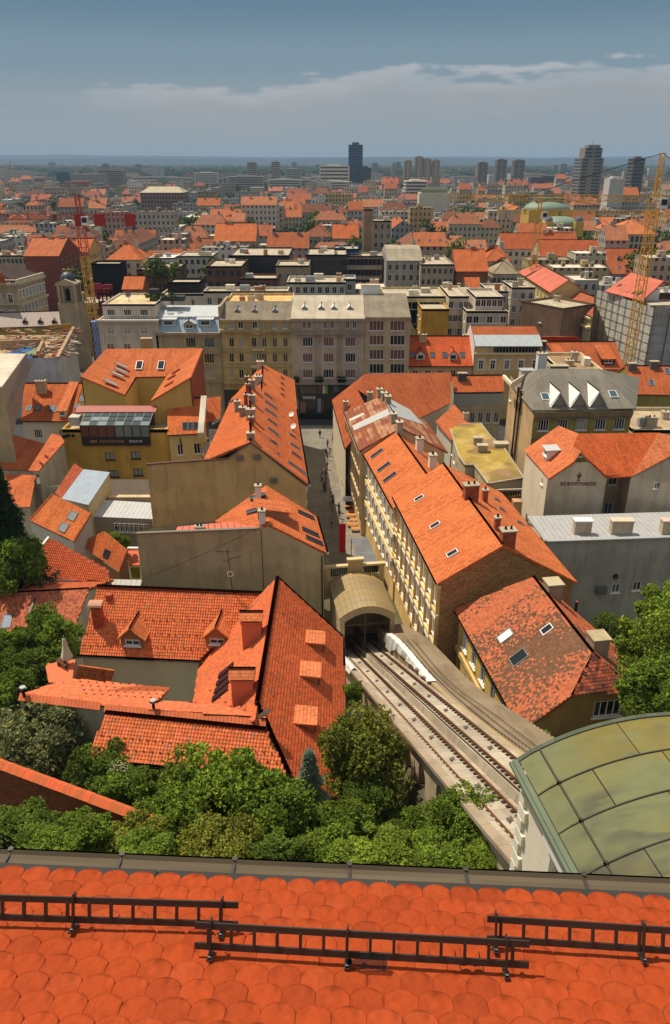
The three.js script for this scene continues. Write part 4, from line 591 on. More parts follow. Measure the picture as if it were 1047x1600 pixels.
    const c = new G(); strip(c, a.clone().setY(17.3), b.clone().setY(17.3), V(0, 0, 1), .5, .7); strip(c, a.clone().setY(16.75), b.clone().setY(16.75), V(0, 0, 1), .3, .3); strip(c, a.clone().setY(13.7), b.clone().setY(13.7), V(0, 0, 1), .2, .3); part(t9, 'cornice', c, plaster([.25, .2, .12], 1));
    const pp = new G(); for (const s of [.42, .55]) { const q = mixv(a2, a, s), o = outOf(a2, a, k1).multiplyScalar(.25); pp.tube(q.clone().add(o).setY(19), q.clone().add(o).setY(0), .15, .15, 7); } part(t9, 'chimney_flue', pp, plaster([.4, .34, .26], 1)); }
  for (const [x, y] of [[872.5, 633], [903, 633], [933, 632]]) dormer(t9, f9[0], PP(x, y, f9[0]), 2.2, .15, { rise: 1.7, wall: plaster(C.grey), roof: whiteM, win: false });
  for (const [x, y] of [[852, 620], [958, 616]]) skylight(t9, f9[0], PP(x, y, f9[0]), 1.1, 1.5, { frame: whiteM });
  chimney(t9, P(821, 600, 18.5), 2, 1.6, 2.2, plaster(C.lgrey), { pots: 0, cap: zinc }); chimney(t9, P(873, 580, 21), 2.6, 1.0, .8, M([.08, .09, .1]), { pots: 0 }); chimney(t9, P(845, 572, 20.5), 1.4, 1.4, 2, whiteM, { pots: 2 });
  { const g = new G(); const bq = P(800, 598, 19.6); g.bar(P(787, 588, 19.6), P(800, 602, 19.6), .4, .5); g.bar(P(800, 602, 19.6), P(818, 590, 19.8), .15, 1.0); part(t9, 'balcony', g, plaster([.66, .6, .48])); }
}
{ // R10
  const t = thing('apartment_block', 'grey gabled block with orange hipped roof and faded wall lettering', 'apartment building', V(36, 0, -90));
  const A = P(819, 703, 14), B = P(857, 748, 14), Cc = P(897, 721, 16.4), D = P(922, 719.6, 16.4), E = P(950, 746, 14.2), Fp = P(988, 744, 14.2), Gp = P(1029, 676, 18), H = P(904, 677.5, 18), I = P(896, 696, 17.4), J = P(1047, 713, 16.2), Kp = P(1090, 690, 16), Lr = P(1100, 760, 13.9);
  const f = [frameOf([A, B, H])], rg1 = new G(), rg2 = new G(), rg3 = new G(); rg1.slab([A, B, Cc, I, H, P(873, 665, 18)], .25); rg1.slab([I, Cc, P(908, 706, 17)], .2);
  const ff = [H, Gp, Fp, E, D, P(908, 706, 16.9), I]; rg2.slab(ff, .25); rg3.slab([Gp, Kp, J, Fp], .25); rg3.slab([J, Kp, Lr], .25);
  part(t, 'roof', rg1, tile([.66, .17, .075])); part(t, 'roof', rg2, tile([.60, .11, .035])); part(t, 'roof', rg3, tile([.66, .18, .08]));
  const gm = plaster([.50, .46, .40], 1), w = new G(), lo = V(0, -.3, 0); addWall(t, w, [B, Cc, D, E].map(q => q.clone().add(lo).add(V(0, 0, -.3))), 0, V(0, 0, 1)); const ml = [Fp, J, Lr].map(q => q.clone().add(lo).add(V(0, 0, -.3))); addWall(t, w, ml, 0, V(0, 0, 1), [{ s: 3.2, y: 13.2, w: .7, h: .8, pane: glassD }]); part(t, 'wall', w, gm);
  const w2 = new G(), a = A.clone().add(V(.3, -.3, 0)), b = B.clone().add(V(.1, -.3, -.3)); addWall(t, w2, [a, b], 0, outOf(a, b, Gp), [{ s: a.distanceTo(b) - 2.2, y: 12.6, w: .7, h: .8 }]); part(t, 'wall', w2, plaster([.66, .62, .55]));
  const e = E.clone().add(V(-.1, -.3, -.3)), fp = Fp.clone().add(V(.1, -.3, -.3)), bk = V(0, 0, -3.2), w3 = new G(); addWall(t, w3, [e, e.clone().add(bk)], 0, V(1, 0, 0)); addWall(t, w3, [fp, fp.clone().add(bk)], 0, V(-1, 0, 0)); addWall(t, w3, [e.clone().add(bk), fp.clone().add(bk)], 0, V(0, 0, 1), [{ s: 2.3, y: 12.4, w: 1.1, h: 1.6 }, { s: 2.3, y: 8.2, w: 1.1, h: 1.7 }, { s: 2.3, y: 4, w: 1.1, h: 1.7 }]); part(t, 'wall', w3, plaster([.38, .33, .26], 1));
  const fr = frameOf(ff); skylight(t, fr, PP(966, 726, fr), 1.9, 1.3, { frame: whiteM, pane: glassD }); const fl = frameOf([A, B, Cc, I, H]); const dm = dormer(t, fl, PP(851, 716, fl), 1.7, 1.3, { shed: .05, wall: whiteM, roof: sheet([.55, .55, .55]) });
  // lettering on the gable
  const font = await new FontLoader().loadAsync('fonts/droid/droid_serif_bold.typeface.json'), tg = new TextGeometry('RUKOTVORINE', { font, size: .62, depth: .03, curveSegments: 3 }); tg.computeBoundingBox();
  const tx = PD(875, 758.5, -B.z + .3), tw = PD(932, 757, -B.z + .3).x - tx.x, s = tw / (tg.boundingBox.max.x - tg.boundingBox.min.x); tg.scale(s, s * 1.05, 1);
  const L = new G(); L.add(tg, new THREE.Matrix4().makeTranslation(tx.x, tx.y, B.z - .3 + .005)); part(t, 'lettering', L, M([.14, .05, .04]));
  const em = new G(), ec = PD(904.5, 747, -B.z + .3); for (const [dx, dy, wx, wy, rz] of [[0, .15, .12, .8, 0], [-.16, .25, .1, .5, .5], [.16, .25, .1, .5, -.5], [0, -.3, .4, .1, 0], [.05, .6, .1, .3, .3]]) em.ob(V(ec.x + dx, ec.y + dy, B.z - .28), V(Math.cos(rz) * wx / 2, Math.sin(rz) * wx / 2, 0), V(-Math.sin(rz) * wy / 2, Math.cos(rz) * wy / 2, 0), V(0, 0, .02)); part(t, 'emblem', em, M([.14, .05, .04]));
}
{ // R11 long grey fire wall, right
  const t = thing('party_wall_house', 'long house showing a blank blue grey fire wall with metal coping', 'building', V(32, 0, -76));
  const a = P(853, 846.5, 12), b = P(1130, 834, 12), z = -74, A = PD(855, 845.5, 74), B = PD(1140, 836, 76), w = new G(), L = A.distanceTo(B), out = outOf(A, B, V(40, 0, -90));
  addWall(t, w, [A, B], 0, out, [{ s: 8.9, y: 5.6, w: .95, h: 1.2 }, { s: 11.4, y: 5.75, w: .95, h: 1.2 }]); part(t, 'wall', w, plaster([.33, .345, .36], 1));
  const l = PD(836, 853, 78), w2 = new G(); w2.poly([A, l, atY(l, 0), atY(A, 0)], V(-1, 0, .3)); part(t, 'wall', w2, plaster([.55, .42, .3], 1));
  const c = new G(); c.bar(A.clone().add(V(0, .06, .05)), B.clone().add(V(0, .06, .05)), .5, .14); c.bar(A.clone().add(V(0, .06, 0)), l.clone().add(V(0, .1, 0)), .4, .12); part(t, 'coping', c, M([.5, .52, .54], { rough: .4, metal: .4 }));
  const rf = new G(); const ba = A.clone().add(V(0, -1.2, -9)), bb = B.clone().add(V(0, -1.2, -9)); rf.slab([A.clone().add(V(0, -.3, -.1)), B.clone().add(V(0, -.3, -.1)), bb, ba], .2); part(t, 'roof', rf, sheet([.4, .4, .4]));
  for (const [x, y, wd, m] of [[907, 841, 1.9, whiteM], [968, 838, 2.4, plaster([.6, .5, .42])], [1040, 836, 1.4, plaster([.6, .42, .38])]]) chimney(t, PD(x, y, 77.2).setY(12.1), wd, .9, 1.0, plaster(C.concrete, 1), { pots: 0, cap: m });
  const ac = new G(), q = mixv(A, B, 7.1 / L).setY(5.6); ac.box(q.x, q.y, q.z + .3, 1.1, .9, .5); part(t, 'air_conditioner', ac, M([.12, .12, .12], { rough: .6 })); const vt = new G(), q2 = mixv(A, B, 8.6 / L).setY(7.2); vt.tube(q2, q2.clone().add(V(0, 0, .25)), .32, .26, 10); part(t, 'vent', vt, M([.06, .06, .06]));
}
{ // yellow house with the mossy roof
  const t = thing('yellow_house', 'faded yellow house with lichen-blotched tile roof beside the funicular', 'house', V(15, 4, -54));
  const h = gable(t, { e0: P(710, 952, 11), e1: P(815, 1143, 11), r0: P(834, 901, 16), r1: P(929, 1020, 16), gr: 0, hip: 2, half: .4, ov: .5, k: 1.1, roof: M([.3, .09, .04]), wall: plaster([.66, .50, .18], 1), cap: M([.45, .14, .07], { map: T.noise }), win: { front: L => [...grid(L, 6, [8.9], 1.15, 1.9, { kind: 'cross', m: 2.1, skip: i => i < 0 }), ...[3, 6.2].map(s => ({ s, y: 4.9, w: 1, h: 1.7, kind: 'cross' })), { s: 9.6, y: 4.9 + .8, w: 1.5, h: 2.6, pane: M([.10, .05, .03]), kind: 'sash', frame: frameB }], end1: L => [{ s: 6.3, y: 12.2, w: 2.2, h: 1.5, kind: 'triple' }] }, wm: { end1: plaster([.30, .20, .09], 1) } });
  const oldCol = (r, c, p) => { const n = fbm((p.x + 60) / 120, (p.z + 120) / 120, 24, 77, 5), m = n + (r() - .5) * .34 > .465 + .04 * Math.sin(p.z * .5) ? 1 : 0; const k = .75 + .4 * r(); m ? c.setRGB((.2 + .3 * n) * k, (.45 + .4 * n) * k, (.6 + .4 * n) * k) : c.setRGB(k, k * (.9 + .3 * r()), k * (.85 + .35 * r())); };
  tiles(t, h.faces[0], .19, .19, [.48, .132, .062], { col: oldCol, seed: 3 }); tiles(t, h.faces[1], .19, .19, [.56, .14, .06], { col: oldCol, seed: 4 }); tiles(t, h.faces[2], .3, .26, [.36, .09, .045], { col: (r, c) => { const k = .5 + .9 * r(), m = r() < .35; m ? c.setRGB(.45 * k, .7 * k, 1 * k) : c.setRGB(k, k, k); }, seed: 6, zk: .9, tilt: .1 });
  const out = outOf(h.we0, h.we1, h.r0), s = new G(); strip(s, atY(h.we0, 10.5), atY(h.we1, 10.5), out, .3, .35); part(t, 'cornice', s, plaster([.6, .47, .22], 1)); const s5 = new G(); strip(s5, atY(h.we0, 6.9), atY(h.we1, 6.9), out, .22, .55); part(t, 'string_course', s5, plaster([.6, .47, .22], 1));
  for (const [x, y, w, l, p] of [[790, 994, 1.0, 1.4, whiteM], [811, 1028, 1.1, 1.5, glassD], [855, 984, .7, 1, glassD]]) skylight(t, h.f, PP(x, y, h.f), w, l, { frame: w > .8 ? M([.2, .2, .19]) : whiteM, pane: p });
  skylight(t, h.bf, PP(971, 1034, h.bf), .9, 1.2, {});
  for (const [x, y] of [[862, 930], [932, 1016]]) chimney(t, PP(x, y, h.bf), 1.3, 1.3, 1.3, plaster([.34, .29, .24], 1), { pots: 0, u: SA, cap: plaster([.4, .36, .26], 1) });
  { const g = new G(), q = PP(899, 956, h.bf); g.tube(q.clone().add(V(0, -.3, 0)), q.clone().add(V(0, 1.1, 0)), .12, .12, 8); part(t, 'vent_pipe', g, M([.4, .1, .05])); }
}
// ---------------------------------------------------------------- the large tiled house at the left of the funicular
{
  const t = thing('large_house', 'large rambling house with bright orange pan tiles, gabled dormers and two fat chimneys', 'house', V(-8, 10, -48));
  const A = P(434, 903, 17), B = P(402, 1100, 17), Fe = P(535, 995, 12.3), eave = frameOf([A, B, Fe]), ws = frameOf([A, B, V(A.x - 5, 12.2, A.z)]);
  const Dp = PP(452, 1211, eave), Ep = V(.8, 0, -36.8); Ep.y = eave.o.y - ((Ep.x - eave.o.x) * eave.n.x + (Ep.z - eave.o.z) * eave.n.z) / eave.n.y;
  const rf = frameOf([A, B, Dp, Ep, Fe]), wc = [A, PP(415, 921, ws), PP(312, 1032, ws), PP(303, 1097, ws), PP(335, 1109, ws), PP(398, 1128, ws), B], wf = frameOf(wc);
  const Lr0 = P(152, 917, 15.5), Lr1 = PP(415, 921, ws).setY(15.5); const le0 = P(125, 1022, 11.4), le1 = P(312, 1031, 11.4), lf = frameOf([le0, le1, Lr1, Lr0]);
  const T0 = P(165, 1115, 16.4), T1 = P(415, 1141, 16.4), E0 = P(139, 1184, 15), ff = frameOf([E0, Dp.clone().setY(15), T1, T0]);
  const base = M([.34, .085, .035]), g = new G(); for (const f of [rf, wf, lf, ff]) g.slab(f.pts, .2); const lb0 = P(150, 900, 12), bk = [Lr0, Lr1, Lr1.clone().add(V(0, -4, -5)), Lr0.clone().add(V(0, -4, -5))]; g.slab(bk, .2); part(t, 'roof', g, base);
  const col = (r, c, p) => { const n = fbm((p.x + 60) / 120, (p.z + 120) / 120, 18, 87, 5), k = (.74 + .36 * r()) * (.8 + .4 * n), lich = r() < .03; lich ? c.setRGB(.7 * k, 1.1 * k, 1.6 * k) : c.setRGB(k, k * (.9 + .22 * r()), k * (.82 + .36 * r())); };
  tiles(t, rf, .22, .26, [.68, .155, .055], { pan: true, zk: .24, col, seed: 1, tilt: .07 }); tiles(t, lf, .22, .27, [.70, .18, .068], { pan: true, zk: .22, col, seed: 2, tilt: .07 }); tiles(t, ff, .22, .25, [.72, .19, .075], { pan: true, zk: .22, col, seed: 3, tilt: .07 }); tiles(t, wf, .2, .22, [.66, .155, .06], { col, seed: 4 });
  const cap = new G(), caps = (a, b, r = .2) => { const n = Math.round(a.distanceTo(b) / .4); for (let i = 0; i < n; i++) cap.tube(mixv(a, b, i / n).add(V(0, .08, 0)), mixv(a, b, (i + 1.08) / n).add(V(0, .06, 0)), r * .9, r * 1.05, 6); }; caps(A, B); caps(B, Dp); caps(Lr0, Lr1); caps(T0, T1, .2); caps(A, Fe, .12); part(t, 'ridge_cap', cap, M([.56, .125, .05], { map: T.noise }));
  // snow hooks
  const hk = new G(), hooks = (f, rows) => { for (const [[x0, y0], [x1, y1], n] of rows) { const a = PP(x0, y0, f), b = PP(x1, y1, f); for (let i = 0; i <= n; i++) { const q = mixv(a, b, i / n).addScaledVector(f.n, .12); hk.ob(q, f.u.clone().multiplyScalar(.05), f.v.clone().multiplyScalar(.03), f.n.clone().multiplyScalar(.05)); } } };
  hooks(lf, [[[140, 968], [385, 970], 22], [[136, 990], [350, 993], 20], [[132, 1008], [320, 1014], 18]]); hooks(ff, [[[160, 1150], [425, 1178], 22], [[150, 1168], [432, 1192], 22]]); hooks(wf, [[[352, 1072], [392, 1120], 6], [[330, 1080], [372, 1112], 5]]); hooks(rf, [[[441, 960], [480, 1000], 2], [[430, 1060], [425, 1090], 1]]); part(t, 'snow_hooks', hk, M([.16, .05, .03]), true);
  // walls
  const cream = plaster([.72, .66, .56]), w = new G(), dn = V(0, -.25, 0), wz = V(0, 0, -.4);
  addWall(t, w, [le0.clone().add(dn).add(wz), le1.clone().add(dn).add(wz)], 4, V(0, 0, 1)); addWall(t, w, [le0.clone().add(dn).add(wz).add(V(.2, 0, 0)), Lr0.clone().add(V(.2, -.3, 0)), Lr0.clone().add(V(.2, -4.2, -4.8))], 3, V(-1, 0, 0));
  const wl = [PP(312, 1032, ws), PP(303, 1097, ws)].map(q => q.clone().add(V(.3, -.25, 0))); addWall(t, w, wl, 4, V(-1, 0, 0)); addWall(t, w, [Fe.clone().add(V(-.5, -.3, .2)), Ep.clone().add(V(-.5, -.3, -.2))], 2, V(1, 0, 0), [6, 11, 16].map(s => ({ s, y: 8.6, w: 1, h: 1.5 })));
  addWall(t, w, [E0.clone().add(V(.4, -.25, -.5)), Dp.clone().add(V(-.4, -.25, -.5))], 9, V(0, 0, 1), [{ s: 8.7, y: 13.4, w: 1.2, h: 1.5, frame: frameB }, { s: 3.5, y: 13.4, w: 1.2, h: 1.5, frame: frameB }]); addWall(t, w, [Dp.clone().add(V(-.4, -.25, -.5)), Ep.clone().add(V(-.5, -.3, -.2))], 6, V(.3, 0, 1)); addWall(t, w, [A.clone().add(V(0, -.3, .2)), Fe.clone().add(V(-.5, -.3, .2))], 2, V(0, 0, -1)); part(t, 'wall', w, cream);
  const gt = new G(); gt.tube(le0.clone().add(V(-.2, -.12, .1)), le1.clone().add(V(.2, -.12, .1)), .13, .13, 8); const gw = M([.6, .62, .66], { rough: .35 }); part(t, 'gutter', gt, gw); part(t, 'gutter', new G().tube(Fe.clone().add(V(.1, -.1, 0)), Ep.clone().add(V(.1, -.1, 0)), .1, .1, 8), gw); const gt2 = new G(); gt2.tube(E0.clone().add(V(0, -.1, .08)), Dp.clone().add(V(0, -.1, .08)), .09, .09, 8); part(t, 'gutter', gt2, M([.1, .07, .05], { rough: .5 }));
  // back terrace roof behind the front coping, and the courtyard wall
  const c0 = P(31, 1086, 16.6), c1 = P(158, 1101, 16.6), c2 = P(164, 1104, 16.6), c3 = P(416, 1128, 16.6), b0 = P(110, 1062, 15.3), b1 = P(266, 1074, 15.2), b2 = P(234, 1109, 16.1), b3 = P(345, 1104, 16);
  const tr = new G(), trf = [frameOf([c0, c1, b2, b1, b0]), frameOf([c2, c3, b3, P(258, 1098, 15.9), b2])]; for (const f of trf) tr.slab(f.pts, .2); part(t, 'terrace_roof', tr, base); tiles(t, trf[0], .2, .22, [.72, .185, .08], { col, seed: 8 }); tiles(t, trf[1], .2, .22, [.72, .185, .08], { col, seed: 9 });
  const hk2 = new G(); for (let j = 0; j < 4; j++) for (let i = 0; i < 11; i++) { const q = PP(126 + i * 12.6 + j * 3, 1066 + i * .75 + j * 6.5, trf[0]).add(V(0, .1, 0)); hk2.box(q.x, q.y, q.z, .12, .06, .06); } part(t, 'snow_hooks', hk2, M([.2, .05, .03]), true);
  const fw = new G(); addWall(t, fw, [c0, c1].map(q => q.clone().add(V(0, -.15, .1))), 11, V(0, 0, 1)); addWall(t, fw, [c2, c3].map(q => q.clone().add(V(0, -.15, .12))), 14.5, V(0, 0, 1)); part(t, 'wall', fw, plaster([.5, .49, .46], 1));
  const cc = new G(); for (const [a, b] of [[c0, c1], [c2, c3]]) { const n = Math.round(a.distanceTo(b) / .26); for (let i = 0; i < n; i++) { const p = mixv(a, b, (i + .04) / n), q = mixv(a, b, (i + .96) / n); cc.slab([p.clone().add(V(0, -.12, .42)), q.clone().add(V(0, -.12, .42)), q.clone().add(V(0, .16, -.05)), p.clone().add(V(0, .16, -.05))], .08); } } caps(c0, c1); part(t, 'coping_tiles', cc, M([.66, .17, .075], { map: T.noise }), true);
  const hut = new G(), h0 = P(122, 1040, 12.3), h1 = P(178, 1048, 12.3); hut.slab([P(116, 1064, 11), P(172, 1068, 11), h1, h0], .2); part(t, 'porch_roof', hut, tile(TC.b));
  // dormers
  for (const [x, y] of [[208, 1008], [340, 1006]]) dormer(t, lf, PP(x, y + 6, lf), 2.0, 1.15, { rise: .95, wall: plaster([.36, .16, .07]), roof: tile([.66, .17, .07]), kind: 'cross', frame: whiteM });
  for (const [x, y, wd] of [[500, 1022, 1.35], [493, 1073, 1.4], [487, 1146, 1.45]]) dormer(t, rf, PP(x + 4, y - 8, rf), wd, 1.0, { shed: .1, wall: plaster([.4, .18, .08]), roof: tile([.7, .19, .085]), win: true, pane: glassD, frame: frameB });
  // chimneys with little tiled hoods
  const hood = (x, y, f, hh) => { const p = PP(x, y, f), g2 = new G(), pink = plaster([.62, .2, .12]); g2.box(p.x, p.y + hh / 2 - 1, p.z, 1.5, hh + 2, 1.1); const m = part(t, 'chimney', g2, pink), s = new G(); s.slab([V(p.x - .9, p.y + hh + .35, p.z + .75), V(p.x + .9, p.y + hh + .35, p.z + .75), V(p.x + .9, p.y + hh + .75, p.z), V(p.x - .9, p.y + hh + .75, p.z)], .1); s.slab([V(p.x - .9, p.y + hh + .35, p.z - .75), V(p.x + .9, p.y + hh + .35, p.z - .75), V(p.x + .9, p.y + hh + .75, p.z), V(p.x - .9, p.y + hh + .75, p.z)], .1); s.tube(V(p.x - .92, p.y + hh + .78, p.z), V(p.x + .92, p.y + hh + .78, p.z), .1, .1, 6); part(m, 'chimney_hood', s, tile([.6, .15, .065])); const cap2 = new G(); cap2.box(p.x, p.y + hh + .05, p.z, 1.7, .14, 1.3); for (const d of [-.55, .0, .55]) cap2.box(p.x + d, p.y + hh + .25, p.z, .2, .3, 1.0); part(m, 'chimney_cap', cap2, pink); const ho = new G(); for (const d of [-.28, .28]) ho.box(p.x + d, p.y + hh + .24, p.z + .2, .36, .24, .5); part(m, 'chimney_opening', ho, M([.01, .01, .01])); };
  hood(395, 1000, wf, 1.9); hood(381, 1087, wf, 1.6);
  { const p = PP(155, 974, lf), g2 = new G(); g2.box(p.x, p.y + .6, p.z, .8, 2.4, .8); const m = part(t, 'chimney', g2, M([.5, .11, .05], { map: T.brick })); const c = new G(); for (let i = 0; i < 6; i++) { const a0 = i / 6 * 3.14, a1 = (i + 1) / 6 * 3.14; c.slab([V(p.x - .6, p.y + 1.95 + .3 * Math.sin(a0), p.z + .55 * Math.cos(a0)), V(p.x + .6, p.y + 1.95 + .3 * Math.sin(a0), p.z + .55 * Math.cos(a0)), V(p.x + .6, p.y + 1.95 + .3 * Math.sin(a1), p.z + .55 * Math.cos(a1)), V(p.x - .6, p.y + 1.95 + .3 * Math.sin(a1), p.z + .55 * Math.cos(a1))], .06); } part(m, 'chimney_cap', c, M([.5, .28, .2])); }
  { const p = PP(171, 935, lf), g2 = new G(); g2.box(p.x, p.y + .2, p.z, .5, .5, .5); part(t, 'vent', g2, M([.4, .1, .05])); }
  for (const [x, y] of [[42, 1107], [243, 1128]]) { const p = P(x, y, 15.6), g2 = new G(); g2.tube(p, p.clone().add(V(0, 1.7, 0)), .1, .1, 8); g2.tube(p.clone().add(V(0, 1.7, 0)), p.clone().add(V(0, 1.85, 0)), .24, .2, 10); part(t, 'vent_pipe', g2, M([.5, .5, .49], { rough: .35, metal: .5 })); }
  // solar panels
  const sp = [[361, 1038], [364, 1042]], f = wf; for (let i = 0; i < 4; i++) { const c = PP(355 - i * 3.0, 1049 + i * 12, f).addScaledVector(f.n, .2), s = new G(), q = (a, b) => c.clone().addScaledVector(f.u, a * .32).addScaledVector(f.v, b * .85); s.slab([q(-1, -1), q(1, -1), q(1, 1), q(-1, 1)], .05); part(t, 'solar_panel', s, M([.012, .016, .025], { rough: .12, metal: .1 })); }
  // things standing on it
  const dp = P(425, 1138, 16.7).add(V(0, 0, .1)), dish = thing('satellite_dish', 'pale satellite dish on a short pole at the end of the tiled coping', 'satellite dish', dp); { const c = dp.clone().add(V(-.35, 1.15, 0)), dir = V(-.5, .45, -.7).normalize(); const lg = new THREE.LatheGeometry([...Array(7)].map((_, i) => new THREE.Vector2(.0001 + i / 6 * .5, .14 * (i / 6) ** 2)), 20); const g2 = new G(); g2.add(lg, new THREE.Matrix4().makeRotationFromQuaternion(new THREE.Quaternion().setFromUnitVectors(UP, dir)).setPosition(c)); part(dish, 'reflector', g2, M([.62, .6, .56], { rough: .5 })); const a = new G(); a.tube(dp, c, .035, .035, 6); a.tube(c, c.clone().addScaledVector(dir, .5), .015, .015, 5); a.box(...c.clone().addScaledVector(dir, .52).toArray(), .08, .08, .12); part(dish, 'arm', a, metalD); }
  const ap = PP(364, 928, lf), an = thing('tv_antenna', 'tall thin television aerial standing on the ridge before the grey wall', 'antenna', ap); { const pole = new G(), h = 4.4, q = y => ap.clone().add(V(-.25 * y / h, y, 0)); pole.tube(q(-.3), q(h), .035, .03, 6); part(an, 'mast', pole, metalD); const e = (y, a, b, z) => { const g2 = new G(), o = q(y); g2.tube(o.clone().add(V(a, -z, .2)), o.clone().add(V(b, z, -.2)), .03, .03, 5); for (let i = 0; i <= 5; i++) { const m = mixv(V(a, -z, .2), V(b, z, -.2), i / 5).add(o); g2.tube(m.clone().add(V(0, -.02, .2)), m.clone().add(V(0, .02, -.2)), .015, .015, 4); } part(an, 'boom', g2, M([.6, .58, .5], { rough: .4 })); }; e(4.2, -1.1, .15, -.1); e(3.6, 0, 1.1, .05); e(3.3, -.5, .1, -.18); const r = new G(); r.add(new THREE.TorusGeometry(.25, .03, 6, 16), new THREE.Matrix4().makeTranslation(...q(2).toArray())); part(an, 'ring', r, M([.6, .58, .5])); const gy = new G(); gy.tube(ap.clone().add(V(0, .2, 0)), PP(395, 960, wf).add(V(0, 1.5, 0)), .02, .02, 4); part(an, 'cable', gy, metalD); }
}
{ // washing-line cable across the grey wall
  const g = new G(); let p = null; for (let i = 0; i <= 14; i++) { const q = mixv(PD(222, 905, 70.6), PD(428, 813, 70.9), i / 14); q.y -= .25 * Math.sin(i / 14 * 3.14); if (p) g.tube(p, q, .018, .018, 4); p = q; } solo('overhead_cable', g, metalD, 'thin cable slung diagonally across the grey gable wall', 'cable');
}
{ // L1 grey house
  const t = thing('grey_house', 'house with a big blank olive grey gable wall facing the photo and orange roof', 'house', V(-12, 0, -76)), Z = -71.4;
  const er = P(511, 863.6, 12), ef = P(494.8, 806.8, 12.2), rn = PD(421, 819.8, -Z), rfa = P(416, 758, rn.y), ln = PD(334, 826, -Z + 1.5), lfar = P(334.8, 815, 14.2), wl = PD(213, 833, -Z), wm = PD(405, 825, -Z);
  const f1 = frameOf([er, ef, rfa, rn]), f2 = frameOf([rn, rfa, lfar, PD(400, 826, -Z + .2)]), rm = tile([.62, .145, .055]), g = new G(); g.slab(f1.pts, .25); g.slab(f2.pts, .2); part(t, 'roof', g, rm);
  const m = new G(); for (let i = 0; i < 12; i++) { const q = (s, far) => far ? mixv(P(277, 823, 14.4), P(392, 812, 14.6), s) : mixv(PD(273, 832, -Z), PD(400, 825, -Z), s); m.slab([q(i / 12 + .004, 0), q((i + 1) / 12 - .004, 0), q((i + 1) / 12 - .004, 1), q(i / 12 + .004, 1)], .1); } part(t, 'metal_roof', m, M([.62, .15, .09], { rough: .5 }));
  const wg = new G(), gm = plaster([.43, .375, .265], 1), dn = V(0, -.22, 0), lo = PD(511, 863.6, -Z).add(V(-.35, -.15, 0)); addWall(t, wg, [wl, wm, rn.clone().add(dn).setZ(Z), lo], -1, V(0, 0, 1)); const bkl = wl.clone().add(V(-2.2, -.3, -9)); addWall(t, wg, [wl, wl.clone().add(V(-.1, 0, -.5))], 0, V(-1, 0, 0)); addWall(t, wg, [wl.clone().add(V(-.1, 0, -.5)), PD(277, 823, -Z + 3).setY(14.1), P(392, 812, 14.4)], 0, V(-.2, 0, -1)); addWall(t, wg, [lo, ef.clone().add(V(-.5, -.3, 0))], 0, V(1, 0, -.1), [{ s: 2.5, y: 9, w: 1, h: 1.7 }, { s: 6, y: 9, w: 1, h: 1.7 }, { s: 2.5, y: 5.5, w: 1, h: 1.7 }, { s: 6, y: 5.5, w: 1, h: 1.7 }]); addWall(t, wg, [atY(bkl, 7), ef.clone().add(V(-.5, -.3, 0))], 0, V(0, 0, -1)); part(t, 'wall', wg, gm); const dpp = new G(); dpp.tube(PD(503, 869, -Z - .1), atY(PD(503, 869, -Z - .1), 1), .06, .06, 6); dpp.tube(PD(408, 827, -Z - .06), atY(PD(408, 827, -Z - .06), 2), .025, .025, 5); part(t, 'downpipe', dpp, metalD);
  const cap = new G(); cap.bar(wl, wm, .4, .12); part(t, 'coping', cap, M([.2, .18, .15])); const gg = new G(); gg.tube(er.clone().add(V(.1, -.05, 0)), ef.clone().add(V(.1, -.05, 0)), .14, .14, 8); part(t, 'gutter', gg, whiteM);
  const flat2 = new G(); flat2.slab([wl.clone().add(V(.1, -.3, -.2)), wm.clone().add(V(0, -.6, -.2)), wm.clone().add(V(-1.5, -.6, -8.5)), bkl.clone().add(V(.2, -.2, 0))].map(q => atY(q.add(V(0, 0, -.3)), 6.5)), .2); part(t, 'flat_roof', flat2, plaster([.3, .25, .2], 1));
  for (const [x, y, a, b] of [[403, 776, .8, 1.8], [398, 798, .8, 1.8]]) skylight(t, f2, PP(x, y, f2), a, b, { frame: metalD }); for (const [x, y] of [[478, 805], [485, 832], [491, 845]]) skylight(t, f1, PP(x, y, f1), .8, 2, { frame: metalD, pane: glassD });
  for (const [x, y, hh] of [[404, 777, 1.4], [410, 817, 1.4]]) chimney(t, PP(x, y, f2), .65, .65, hh, whiteM, { pots: 1 }); chimney(t, PD(312, 828, -Z + .7), .9, .5, .35, whiteM, { pots: 2 });
  dormer(t, f1, PP(451, 812, f1), 2.2, 1.35, { shed: .2, wall: plaster([.3, .2, .14]), roof: tile([.62, .15, .06]), win: false });
}
